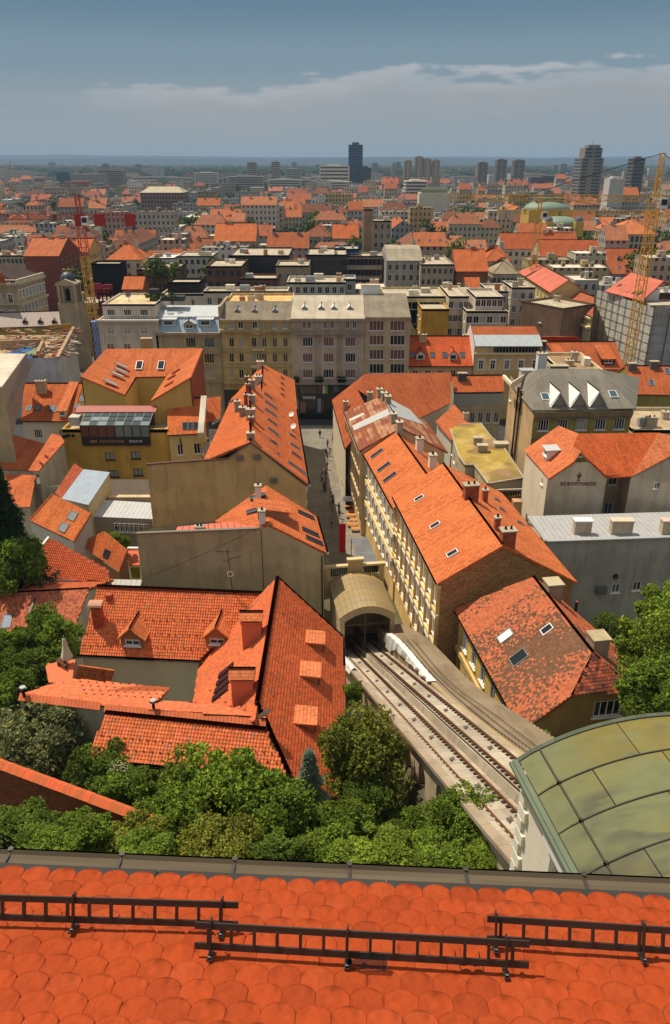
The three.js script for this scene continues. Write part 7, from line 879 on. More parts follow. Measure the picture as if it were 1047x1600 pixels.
  { const d = 198, t = thing('church_tower', 'stone church tower with pediment and tall bell opening', 'church tower', PD(104, 540, d).setY(0)), x0 = xAt(90, 460, d), x1 = xAt(119, 460, d), yt = yAt(446, d), yb = yAt(474, d), m = plaster([.38, .33, .27], 1), w = x1 - x0, cx = (x0 + x1) / 2, zc = -d - w / 2; const g2 = new G(); g2.box(cx, yb / 2, zc, w + .5, yb, w + .5); for (const [dx, dz] of [[-1, 1], [1, 1], [-1, -1], [1, -1]]) g2.box(cx + dx * w * .42, (yt + yb) / 2, zc + dz * w * .42, w * .16, yt - yb, w * .16); for (const dx of [-1, 1]) g2.box(cx + dx * w * .24, (yt + yb) / 2, zc + w * .40, w * .1, yt - yb, w * .1); g2.box(cx, yt + .2, zc, w + .5, .5, w + .5); part(t, 'wall', g2, m); const op = new G(); op.box(cx, (yt + yb) / 2, zc, w * .78, yt - yb - .1, w * .66); part(t, 'belfry', op, plaster([.3, .27, .23], 1)); const ar = new G(), pl = [V(cx - .6, yb + .5, zc + w * .345), V(cx + .6, yb + .5, zc + w * .345)]; for (let i = 0; i <= 6; i++) pl.push(V(cx + .6 * Math.cos(i / 6 * 3.14), yt - 1.4 + .6 * Math.sin(i / 6 * 3.14), zc + w * .345)); ar.poly(pl, V(0, 0, 1)); part(t, 'bell_opening', ar, M([.01, .01, .012])); const pd = new G(); pd.slab([V(x0 - .3, yt + .45, zc + w / 2 + .3), V(x1 + .3, yt + .45, zc + w / 2 + .3), V(cx, yt + 1.6, zc + w / 2 + .3)], w * .95, V(0, 0, 1)); part(t, 'pediment', pd, m); const dm = new G(); dm.add(new THREE.SphereGeometry(w * .4, 14, 8, 0, 6.3, 0, 1.6), new THREE.Matrix4().makeTranslation(cx, yt + 1.2, zc)); part(t, 'dome', dm, M([.05, .06, .09], { rough: .5 })); const go = new G(); go.add(new THREE.TorusGeometry(.5, .1, 6, 12), new THREE.Matrix4().makeTranslation(cx - .6, yt + 3.2, zc)); go.add(new THREE.TorusGeometry(.5, .1, 6, 12), new THREE.Matrix4().makeTranslation(cx + .6, yt + 3.2, zc)); part(t, 'gilt_scroll', go, M([.55, .36, .06], { rough: .4, metal: .5 })); }
  { const t = thing('church_nave', 'church nave with a long pinkish grey metal roof beside its tower', 'church', V(-80, 0, -203)); const h = gable(t, { e0: P(-40, 513, 11), e1: P(110, 508, 11), r0: P(-40, 490, 13.8), r1: P(97, 487, 13.8), roof: sheet([.42, .34, .31]), wall: plaster(C.ochre, 1) }); for (const x of [39, 63, 85]) dormer(t, h.f, PP(x, 505, h.f), 1, .5, { rise: .4, wall: M([.06, .05, .05]), roof: sheet([.3, .25, .23]), win: false }); }
  { // building site
    const t = thing('building_site', 'roofless building wrapped in white sheeting, filled with beams and rubble', 'building site', V(-68, 0, -170)), A = P(115, 512, 13), B = P(90, 559, 13), Lf = V(-100, 13, B.z + 1), w = new G(), sh = M([.60, .60, .62], { map: T.grime, bump: T.noiseB, bs: .15 }); w.poly([A, B, atY(B, 0), atY(A, 0)], V(1, 0, .2)); part(t, 'sheeting', w, sh); const w2 = new G(); w2.poly([B, Lf, atY(Lf, 0), atY(B, 0)], V(0, 0, 1)); part(t, 'sheeting', w2, M([.52, .51, .56], { map: T.grime, bump: T.noiseB, bs: .15 }));
    const fl = new G(); fl.poly([A, B, Lf, V(-110, 13, A.z)].map(q => atY(q, 11.2)), UP); part(t, 'floor', fl, plaster([.36, .27, .18], 1)); const wl = new G(); wl.bar(A, B, .7, .5); wl.bar(P(0, 541, 12), P(70, 538, 12), .6, 2.5); wl.bar(P(68, 538, 12), P(60, 556, 12), .6, 2); part(t, 'brick_wall', wl, M([.5, .36, .24], { map: T.brick })); const tp = new G(); tp.slab([P(8, 553, 12.2), P(42, 541, 12.4), P(60, 545, 12.2), P(48, 562, 12)], .1); part(t, 'blue_tarpaulin', tp, M([.05, .14, .36], { map: T.noise })); const tp2 = new G(); tp2.slab([P(37, 553, 12.4), P(62, 540, 12.5), P(66, 545, 12.4), P(56, 556, 12.2)], .1); part(t, 'green_sheet', tp2, M([.2, .26, .16], { map: T.noise }));
    const q = rng(31), ct = [M([.56, .40, .24]), M([.45, .30, .18]), M([.40, .13, .08]), M([.6, .52, .4]), M([.16, .13, .11])], bg = ct.map(() => new G()); for (let i = 0; i < 160; i++) { const p = P(rr(2, 112, q), rr(514, 556, q), 11.5 + rr(0, 1.1, q)); if (p.x > -56 - (p.z + 156) * -.18) continue; const a = rr(-.5, .9, q), L2 = rr(.6, 3.4, q); bg[i % 5].bar(p, p.clone().add(V(Math.cos(a) * L2, rr(-.4, .6, q), Math.sin(a) * L2)), rr(.12, .5, q), rr(.12, .4, q)); } bg.forEach((b, i) => part(t, 'beams_and_rubble', b, ct[i], true)); const wd = new G(); wd.bar(P(76, 512, 12.5), P(112, 510, 12.5), .3, 1.3); part(t, 'hoarding', wd, M([.5, .26, .05])); }
  g('black_screen', 'windowless black block beside the red scaffolding', 'building', 140, 187, 412, 21, 8, { wm: M([.015, .014, .016]), nw: 1, bare: 1, ch: 0 });
  g('low_house', 'low house with a pale blue grey metal roof under the black block', H, 141, 187, 436, 14.5, 9, { kindR: 'gable', rise: 1.6, rm: sheet([.4, .45, .5]), wc: C.lgrey, ch: 0 });
  { const t = thing('scaffolding', 'red painted scaffold frame with draped red netting beside the yellow crane', 'scaffolding', V(-62, 0, -200)), fr = new G(), d = 196, rm2 = M([.32, .035, .04], { rough: .5 }); for (let i = 0; i <= 5; i++) for (const dz of [0, 3]) { const x = xAt(141 + i * 6.4, 460, d); fr.tube(V(x, 0, -d - dz), V(x, 21, -d - dz), .12, .12, 5); } for (let k = 0; k < 7; k++) for (const dz of [0, 3]) fr.bar(V(xAt(141, 460, d), 6 + k * 2.5, -d - dz), V(xAt(173, 460, d), 6 + k * 2.5, -d - dz), .14); part(t, 'frame', fr, rm2); const nt = new G(), q = rng(5); for (let i = 0; i < 16; i++) { const x = xAt(rr(143, 170, q), 450, d), y = rr(15, 22, q); nt.box(x, y, -d - rr(0, 3, q), rr(.7, 2, q), rr(.7, 2, q), .6); } part(t, 'netting', nt, M([.3, .05, .07])); }
  g('low_house', 'brick fronted low house with an orange roof behind the roof garden', H, 190, 223, 452, 15, 10, { kindR: 'gable', rc: TC.a, wc: [.34, .13, .07], n: 2, ys: [13] });
  g('terrace_block', 'dark block with trees and shrubs on its roof terrace', 'building', 213, 276, 421, 17, 18, { wc: C.brown, n: 5, frame: M([.15, .12, .1]), ch: 1 });
  g('corner_house', 'orange hip roofed house with cream walls left of the terrace trees', H, 164, 222, 406, 17, 16, { kindR: 'hip', rc: TC.a, wc: [.5, .42, .32], n: 4, ch: 3 });
  g('white_block', 'small flat house with a brilliant white roof', 'building', 232, 272, 403, 18, 14, { wc: C.white, rm: M([.78, .77, .75]), n: 3, ch: 3 });
  g('grey_block', 'grey flat block with a glazed roof lantern right of the white roof', 'building', 277, 332, 400, 18, 16, { wc: C.lgrey, n: 6, ch: 3 });
  g('brick_house', 'tall house with an exposed red brick side wall and orange roof', 'building', 36, 92, 400, 20, 24, { kindR: 'gable', rc: [.52, .14, .06], wm: M([.26, .085, .055], { map: T.brick }), n: 0, ns: 5, ch: 2, rise: 5 });
  g('yellow_block', 'plain ochre gable house behind the yellow crane mast', 'building', 111, 138, 394, 19, 18, { kindR: 'gable', rc: TC.b, wc: [.52, .38, .16], n: 2, rise: 4 });
  g('old_block', 'flat topped old block with rooftop shrubs at the left edge', AB, -30, 60, 399, 18, 14, { wc: [.36, .32, .27], n: 14, ch: 5 });
  g('long_house', 'orange roofed long house with grey walls and tall windows', H, 334, 400, 377, 17, 20, { kindR: 'gable', rc: TC.a, wc: [.36, .31, .25], n: 8, rise: 7 });
  g('brown_house', 'house with a brown tiled roof and grey walls', H, 475, 518, 370, 17, 20, { kindR: 'hip', rc: [.3, .1, .055], wc: [.36, .32, .28], n: 6, rise: 6 });
  g('orange_house', 'bright orange roofed house left of the brown tower', H, 519, 561, 373, 16, 18, { kindR: 'gable', rc: TC.b, wc: [.5, .42, .3], n: 5, rise: 6 });
  g('brown_tower', 'slender bare brown concrete stair tower', 'tower', 568.5, 583, 327, 34, 7, { wc: [.26, .19, .13], n: 0, ns: 0, ch: 0, bare: 1 });
  g('grey_block', 'grey slab block attached to the brown stair tower', AB, 583, 612, 345, 29, 14, { wc: [.33, .3, .3], n: 3, ch: 0 });
  g('brick_block', 'brown ribbed side wall block below the brown stair tower', 'building', 582, 606, 388, 18, 12, { kindR: 'gable', rc: TC.c, wc: [.3, .2, .12], n: 3, ww: .5, wh: 7, ys: [11], rise: 5 });
  g('school_house', 'long red roofed house with two gabled dormers before the park', 'building', 845, 941, 404, 14, 18, { kindR: 'gable', rc: TC.c, wc: [.52, .5, .46], n: 12, rise: 6.5, ch: 0 });
  g('school_house', 'long red roofed house with white gable left of the dormered one', 'building', 784, 900, 389, 15, 16, { kindR: 'gable', rc: TC.c, wc: [.6, .58, .54], n: 12, rise: 6, ch: 2 });
  g('red_house', 'low red roofed annex right of the dormered long house', 'building', 950, 1032, 408, 12, 12, { kindR: 'gable', rc: TC.c, wc: [.58, .54, .46], n: 8, rise: 4.5, ch: 0 });
  g('cream_palace', 'tall cream institute wing with tall window rows and red roof', 'building', 963, 1030, 366, 20, 26, { kindR: 'hip', rc: [.62, .18, .08], wc: [.64, .57, .42], n: 9, ww: 1.4, wh: 2.6, ch: 1, rise: 6 });
  g('cream_palace', 'shadowed end pavilion of the cream institute with red roof', 'building', 946, 965, 360, 20.5, 18, { kindR: 'hip', rc: [.62, .18, .08], wc: [.6, .5, .28], n: 3, ww: 1.4, wh: 2.6, ch: 0, rise: 5.5 });
  g('red_house', 'orange house with two dormers before the grey hipped roof', H, 757, 800, 408, 15, 16, { kindR: 'hip', rc: TC.b, wc: [.42, .36, .28], n: 5, rise: 5 });
  g('slate_house', 'small house with a grey brown hipped roof', H, 770, 812, 428, 15, 14, { kindR: 'hip', rm: plaster([.3, .26, .2], 1), wc: [.4, .37, .32], n: 6, ch: 0 });
  g('orange_house', 'steep orange roof wedge beside the brown brick block', H, 728, 752, 452, 13, 10, { kindR: 'gable', rc: TC.b, wc: C.brown, n: 0, ch: 0 });
}
// ---------------------------------------------------------------- cranes
function lattice(g, a, b, w, sec, r = .07) { const d = dv(a, b), L = d.length(); d.normalize(); let s = Math.abs(d.y) > .8 ? V(1, 0, 0) : UP.clone(); const t = d.clone().cross(s).normalize(); s = t.clone().cross(d); const n = Math.round(L / sec), q = (i, k) => a.clone().addScaledVector(d, L * i / n).addScaledVector(s, (k & 1 ? 1 : -1) * w / 2).addScaledVector(t, (k & 2 ? 1 : -1) * w / 2); const ed = [[0, 1], [1, 3], [3, 2], [2, 0]]; for (const k of [0, 1, 2, 3]) g.bar(q(0, k), q(n, k), r * 2.2); for (let i = 0; i < n; i++) for (const [k, m] of ed) { g.bar(q(i, k), q(i + 1, m), r * 1.3); g.bar(q(i + 1, k), q(i + 1, m), r * 1.3); } }
function crane(label, px, py, d, top, jibDir, jibLen, col, o = {}) {
  const b = PD(px, py, d), m = M(col, { rough: .5 }), t = thing('tower_crane', label, 'crane', atY(b, 0)), g = new G(), w = o.w ?? 1.7, Y = top, split = o.split; const m2 = o.mast2 ? M(o.mast2, { rough: .5 }) : m;
  lattice(g, atY(b, 0), atY(b, split ?? Y), w, 2.2); part(t, 'mast', g, m2); if (split) { const g2 = new G(); lattice(g2, atY(b, split), atY(b, Y), w, 2.2); part(t, 'mast', g2, m); }
  const J = V(...jibDir).normalize(), jb = atY(b, Y + .6), g3 = new G(); lattice(g3, jb, jb.clone().addScaledVector(J, jibLen), 1.1, 1.6, .055); part(t, 'jib', g3, m); const g4 = new G(), ct = jb.clone().addScaledVector(J, -(o.cl ?? 12)); lattice(g4, jb, ct, 1.1, 2, .06); part(t, 'counter_jib', g4, m); const cw = new G(); for (const k of o.cws || [.7, .9]) { const q = mixv(jb, ct, k); cw.box(q.x, q.y - .8, q.z, 2.2, 2.6, 1.6); } part(t, 'counterweight', cw, o.cwm || plaster(C.concrete, 1));
  const ap = atY(b, Y + (o.apex ?? 6)), g5 = new G(); lattice(g5, jb, ap, .9, 2, .06); part(t, 'apex', g5, m); const tie = new G(); tie.tube(ap, jb.clone().addScaledVector(J, jibLen * .65), .06, .06, 4); tie.tube(ap, ct, .06, .06, 4); part(t, 'tie_rod', tie, m); const cb = new G(); cb.box(b.x + 1.4, Y - .3, b.z + .6, 1.5, 2, 1.7); const c = part(t, 'cab', cb, whiteM); part(c, 'cab_window', new G().box(b.x + 1.4, Y - .1, b.z + 1.48, 1.2, 1.1, .06), glassD);
}
const YEL = [.62, .33, .02];
crane('yellow tower crane before the wrapped building at the right edge', 983, 560, 168, 42.5, [-1, 0, -.12], 42, YEL, { apex: 9 });
crane('smaller yellow tower crane behind the salmon red roof', 832, 432, 236, 36, [1, 0, .1], 46, YEL, { apex: 5 });
crane('tower crane with red jib and weights on a yellow lower mast', 146, 500, 192, 37.5, [-1, 0, .05], 52, [.36, .035, .03], { mast2: YEL, split: 29, apex: 5.5, cl: 13, cws: [.0, .35, .9], cwm: M([.36, .04, .03]) });
crane('pale far tower crane standing above the left trees', 24, 305, 1000, 44, [1, 0, .3], 40, [.5, .3, .15], { w: 3 });
// ---------------------------------------------------------------- landmarks on the skyline
const ORD = 'first second third fourth fifth sixth seventh eighth ninth tenth eleventh twelfth thirteenth fourteenth fifteenth sixteenth seventeenth eighteenth nineteenth twentieth twenty-first twenty-second twenty-third twenty-fourth twenty-fifth twenty-sixth'.split(' ');
const facT = c => M(c, { map: T.fac, rough: .85 });
const farG = 'towers and slabs on the skyline';
function tower(label, x0, x1, py, d, deep, col, o = {}) {
  const a = PD(x0, py, d), b = PD(x1, py, d); b.y = a.y; b.z = a.z; const t = thing(o.name || 'tower_block', label, o.cat || 'tower block', V((a.x + b.x) / 2, 0, a.z)), g = new G(), L = b.x - a.x, H = a.y, cx = (a.x + b.x) / 2, cz = a.z - deep / 2; g.box(cx, H / 2, cz, L, H, deep, flat(V(1, 0, o.rot || 0))); part(t, 'wall', g, o.glass ? M(col, { rough: .25 }) : plaster(col)); 
  const nf = Math.max(3, Math.round(H / (o.fh || 3.4))), wd = new G(); const f0 = o.from ?? 0; for (let i = f0; i < nf; i++) { const y = (i + .5) * H / nf, h = H / nf * (o.wr ?? .42); for (const [s, k] of o.cols || [[0, .92]]) wd.box(cx + s * L, y, cz, L * k, h, deep + .3, flat(V(1, 0, o.rot || 0))); if (!o.noSide) wd.box(cx, y, cz, L + .3, h, deep * .88, flat(V(1, 0, o.rot || 0))); } part(t, 'window_bands', wd, M(o.wc || [.05, .06, .07], { rough: .25 }), true);
  const r = new G(); r.box(cx, H + (o.rh ?? 1.5) / 2, cz, L * .5, o.rh ?? 1.5, deep * .5); part(t, 'roof_house', r, plaster(col)); if (o.mast) part(t, 'mast', new G().tube(V(cx, H, cz), V(cx, H + o.mast, cz), .5, .2, 5), metalG); return t;
}
tower('tall dark blue glass office tower, highest on the horizon', 545, 567, 226, 1200, 24, [.05, .12, .19], { glass: 1, mast: 5, rh: 3, wr: .6, wc: [.02, .05, .08] });
tower('lower dark glass slab joined to the right of the tall blue tower', 562, 580, 262, 1190, 30, [.05, .08, .1], { glass: 1, wr: .6 });
tower('white slab office block striped with dark bands left of the blue tower', 499, 546, 259, 1120, 16, [.6, .58, .55], { fh: 4.4 });
[[632, 644, 251, 'shortest of the four tan towers in a row'], [649, 662, 245, 'tallest of the four tan towers in a row'], [663, 674, 248.5, 'third of the four tan towers from the left'], [676, 688, 250.5, 'rightmost of the four tan towers in a row']].forEach(([a, b, y, l], i) => tower(l, a, b, y, 1500, 18, [.36, .31, .25], { cols: [[-.3, .22], [.3, .22]], noSide: 0 }));
[[748, 763, 254, 'leftmost of three grey brown towers right of centre'], [777, 793, 249.5, 'middle one of three grey brown towers right of centre'], [804, 821, 250.5, 'rightmost of three grey brown towers right of centre']].forEach(([a, b, y, l]) => tower(l, a, b, y, 1450, 20, [.22, .2, .18], { cols: [[-.25, .3], [.25, .3]] }));
{ const t = tower('big stepped grey high-rise with slanted shoulders near the right', 909, 944, 247, 900, 26, [.24, .235, .23], { cols: [[-.3, .25], [.25, .35]], wr: .5, rh: 1 }); const g = new G(), a = PD(916, 231, 905), b = PD(943, 231, 905); g.box((a.x + b.x) / 2, a.y / 2, a.z - 12, b.x - a.x, a.y, 20); g.box((a.x + b.x) / 2 + 1, a.y + 1.5, a.z - 12, (b.x - a.x) * .7, 3, 14); part(t, 'upper_block', g, plaster([.22, .21, .21])); part(t, 'mast', new G().tube(V((a.x + b.x) / 2, a.y, a.z - 10), V((a.x + b.x) / 2, a.y + 8, a.z - 10), .3, .15, 5), metalG); const wb = new G(); for (let i = 3; i < 18; i++) for (const s of [-.25, .25]) wb.box((a.x + b.x) / 2 + s * (b.x - a.x), i * 3.4 + 4, a.z - 1.9, (b.x - a.x) * .36, 1.6, .4); part(t, 'window_bands', wb, glassD, true); }
tower('narrow dark stepped high-rise at the right edge of the skyline', 991, 1009, 247, 830, 16, [.16, .16, .16], { wr: .55 });
tower('windowless pale grey slab below the right high-rises', 954, 977, 279, 640, 14, [.45, .46, .48], { from: 99, name: 'blank_slab' });
tower('teal glass cube block among the trees at left', 87, 107, 270, 1500, 20, [.03, .1, .14], { glass: 1, wr: .6, wc: [.02, .07, .1] });
tower('brown and white office slab left of centre', 152, 192, 266, 1500, 18, [.3, .26, .23], {});
tower('long low pale slab block before the far trees', 205, 300, 277, 1700, 14, [.38, .38, .38], {});
tower('white block with dark bands beside the far aerial mast', 303, 340, 270, 1500, 16, [.55, .55, .53], { mast: 14 });
tower('tan tower left of centre on the skyline', 386, 400, 254, 1700, 18, [.36, .31, .26], {});
tower('second tan tower left of centre on the skyline', 424, 437, 253, 1700, 18, [.38, .33, .27], {});
tower('long banded office slab at centre left', 355, 412, 276, 1250, 16, [.36, .34, .32], {});
tower('pale banded slab left of the white office block', 446, 470, 264, 1500, 14, [.42, .42, .42], {});
tower('pale slab at the foot of the two tan towers', 418, 470, 281, 1200, 14, [.5, .49, .47], {});
tower('low white hall before the white office block', 500, 546, 284, 1080, 20, [.52, .5, .48], {});
tower('long dark glass slab row at right', 830, 905, 277, 1150, 18, [.08, .1, .12], { glass: 1 });
tower('white terraced apartment hill at centre right', 634, 668, 283, 900, 26, [.62, .58, .52], { wr: .5 });
tower('slim pale tower beside the four tan towers', 613, 618, 255, 1900, 12, [.42, .4, .36], {});
{ const q = rng(91); const hx = [...Array(26)].map((_, i) => i < 6 ? 14 + i * 15.5 + rr(-3, 3, q) : i < 14 ? 150 + (i - 6) * 13 + rr(-6, 6, q) : rr(200, 1020, q)).sort((a, b) => a - b); for (let i = 0; i < 26; i++) { const x = hx[i], w = rr(6, 12, q); const t = tower(`${ORD[i]} from the left of the hazy far tower blocks on the horizon`, x, x + w, rr(253, 262, q), rr(2600, 3600, q), 20, pick([[.3, .28, .27], [.4, .38, .36], [.24, .24, .25]], q), { name: 'far_tower' }); t.userData.group = 'hazy far tower blocks along the horizon'; } }
{ // theatre and pyramid
  const d = 430, t = thing('theatre', 'yellow theatre with two pale green domed roofs behind the crane', 'theatre', PD(872, 368, d).setY(0)), gr = M([.19, .26, .185], { map: T.noise, rough: .6 }), X = (px, py) => PD(px, py, d), w = new G(), yl = plaster([.50, .36, .1]); const c = X(880, 352), c2 = X(869, 332); w.box(c.x, c.y / 2, c.z - 8, 20, c.y, 16); w.box(c2.x + 2, c2.y / 2, c.z - 28, 24, c2.y, 20); for (const px of [857, 904]) { const k = X(px, 346); w.box(k.x, k.y / 2, c.z + .5, 4.5, k.y, 4.5); } part(t, 'wall', w, yl);
  const dm = new G(); dm.add(new THREE.SphereGeometry(1, 24, 10, 0, 6.3, 0, 1.57), new THREE.Matrix4().makeScale(10.5, 4.2, 9).setPosition(c.x, c.y, c.z - 8)); dm.tube(V(c.x, c.y + 4, c.z - 8), V(c.x, c.y + 7, c.z - 8), 1.1, .5, 8); part(t, 'dome', dm, gr); const vt = new G(); vt.add(new THREE.SphereGeometry(1, 24, 10, 0, 6.3, 0, 1.57), new THREE.Matrix4().makeScale(13, 5, 11).setPosition(c2.x + 2, c2.y, c.z - 28)); vt.box(c2.x + 2, c2.y + 5, c.z - 28, 15, 2.4, 10); part(t, 'vault', vt, gr); const cu = new G(); for (const px of [857, 904]) { const k = X(px, 345); cu.add(new THREE.SphereGeometry(2.3, 12, 8, 0, 6.3, 0, 1.57), new THREE.Matrix4().makeTranslation(k.x, k.y, c.z + .5)); } part(t, 'cupola', cu, M([.12, .13, .16])); const fr = new G(), pn = new G(); winStuff(fr, pn, V(c.x - 10, 0, c.z), V(c.x + 10, 0, c.z), V(0, 0, 1), [c.y - 3, c.y - 8], 6, 1.4, 3); part(t, 'window_frames', fr, plaster(C.cream), true); part(t, 'window_panes', pn, glassD, true);
  const p = P(816, 372, 8), pg = new G(), s = 5; for (let i = 0; i < 4; i++) { const a = i * 1.571 + .785, b = a + 1.571; pg.poly([V(p.x + 8 * Math.cos(a), 10, p.z + 8 * Math.sin(a)), V(p.x + 8 * Math.cos(b), 10, p.z + 8 * Math.sin(b)), V(p.x, 15.5, p.z)]); } const py = thing('glass_pyramid', 'pale green glass pyramid roof among the red roofs', 'roof', atY(p, 0)); part(py, 'glazing', pg, M([.42, .52, .46], { rough: .3 })); part(py, 'wall', new G().box(p.x, 5, p.z, 11, 10, 11), plaster(C.lgrey));
  const a = PD(218, 301, 700), b = PD(286, 301, 700); b.y = a.y; const h = thing('exhibition_hall', 'long hall with a broad tan hipped metal roof', 'hall', atY(a, 0)); gable(h, { e0: a, e1: b, r0: V(a.x + 6, a.y + 4.5, a.z - 14), r1: V(b.x - 6, a.y + 4.5, a.z - 14), hip: 3, roof: plaster([.44, .40, .33]), wall: facT([.3, .2, .17]), gutter: false }); const a2 = PD(632, 290, 800), b2 = PD(672, 290, 800); 
  const pv = thing('art_pavilion', 'white pavilion with a dark green barrel roof before the white terraces', 'pavilion', PD(678, 300, 640).setY(0)), q = PD(678, 301, 640); part(pv, 'wall', new G().box(q.x, q.y / 2, q.z, 24, q.y, 14), plaster([.6, .57, .5])); part(pv, 'roof', new G().add(new THREE.CylinderGeometry(6, 6, 20, 16, 1, false, 0, 3.1416), new THREE.Matrix4().makeRotationZ(Math.PI / 2).setPosition(q.x, q.y - 2, q.z)), M([.1, .12, .08]));
}
// ---------------------------------------------------------------- trees in the city, each a thing
const farLeaf = s => { const g = new G(), r = rng(s); const bl = [...Array(9)].map(() => [V(rr(-.55, .55, r), rr(-.5, .6, r), rr(-.55, .55, r)), rr(.35, .55, r)]); for (let i = 0; i < 460; i++) { const b = bl[i % 9], d = V(rr(-1, 1, r), rr(-1, 1, r), rr(-1, 1, r)).normalize(), o = b[0].clone().addScaledVector(d, b[1] * rr(.8, 1.1, r)), u = V(rr(-1, 1, r), rr(-1, 1, r), rr(-1, 1, r)).normalize(), w = u.clone().cross(d).normalize(), k = rr(.09, .17, r), q = (a, c) => o.clone().addScaledVector(u, a * k).addScaledVector(w, c * k); g.poly([q(-1, 0), q(0, .7), q(1, 0), q(0, -.7)], d); } return g.geo(); };
const farCrowns = [farLeaf(1), farLeaf(2), farLeaf(3)], farTrunk = (() => { const g = new G(); g.tube(V(0, -1, 0), V(0, 1.4, 0), .09, .05, 5); return g.geo(); })();
const leafTones = [[.095, .135, .025], [.07, .105, .022], [.13, .17, .03], [.06, .09, .025]].map(c => M(c, { rough: .8 })), fr2 = rng(404);
let treeN = 0;
function cityTree(p, r, h, label, group) { if (treeN++ > 290) return; const t = thing('city_tree', label, 'tree', p, group); const c = shade(new THREE.Mesh(pick(farCrowns, fr2), pick(leafTones, fr2))); c.name = 'crown'; c.position.set(0, h - r * .9, 0); c.scale.set(r, r * rr(.9, 1.25, fr2), r); c.rotation.y = fr2() * 6; t.add(c); const k = shade(new THREE.Mesh(farTrunk, bark)); k.name = 'trunk'; k.scale.set(r, (h - r) / 1.4, r); t.add(k); }
// [x0, x1, py of crown middle, height of crown top, crown radius, count]
const TG = [[700, 845, 345, 15, 6, 26, 'park trees left of the green domed theatre'], [860, 945, 378, 13, 4.5, 9, 'trees around the green domed theatre'], [980, 1047, 418, 16, 6, 8, 'tall dark trees left of the right crane mast'], [935, 1000, 302, 17, 7, 12, 'trees below the right high-rises'], [690, 735, 385, 16, 4.5, 5, 'bright trees between the red roofs at right'], [288, 310, 357, 16, 5, 2, 'dark tree pair by the long orange roof'], [376, 440, 354, 14, 4, 5, 'courtyard trees behind the grey walled long house'], [488, 505, 345, 20, 6, 3, 'tall trees behind the brown tiled roof'], [232, 280, 426, 21, 2.6, 7, 'trees on the dark terrace block'], [60, 80, 358, 15, 5, 2, 'trees between the left roofs'], [470, 560, 297, 18, 7, 14, 'trees before the white office block'], [580, 640, 296, 18, 7, 11, 'trees at the foot of the blue tower'], [300, 380, 296, 17, 7, 12, 'avenue trees at centre left'], [0, 150, 300, 17, 7, 22, 'tree belt at far left'], [690, 830, 300, 16, 6, 12, 'trees behind the red roofs at right'], [180, 300, 330, 15, 5, 8, 'courtyard trees among the orange roofs']];
const parks = [];
for (const [x0, x1, py, top, r, n, lab] of TG) { const pk = new THREE.Box3(); for (let i = 0; i < n; i++) { const s = P(x0 + (x1 - x0) * (i + fr2()) / n, py + rr(-3.5, 3.5, fr2), top - r), k = rr(.7, 1.25, fr2); pk.expandByPoint(s); cityTree(atY(s, 0), r * k, top * rr(.92, 1.1, fr2), `${ORD[i] || 'one of the last'} from the left of the ${lab}`, lab); } parks.push(pk.expandByVector(V(r, 40, r))); }
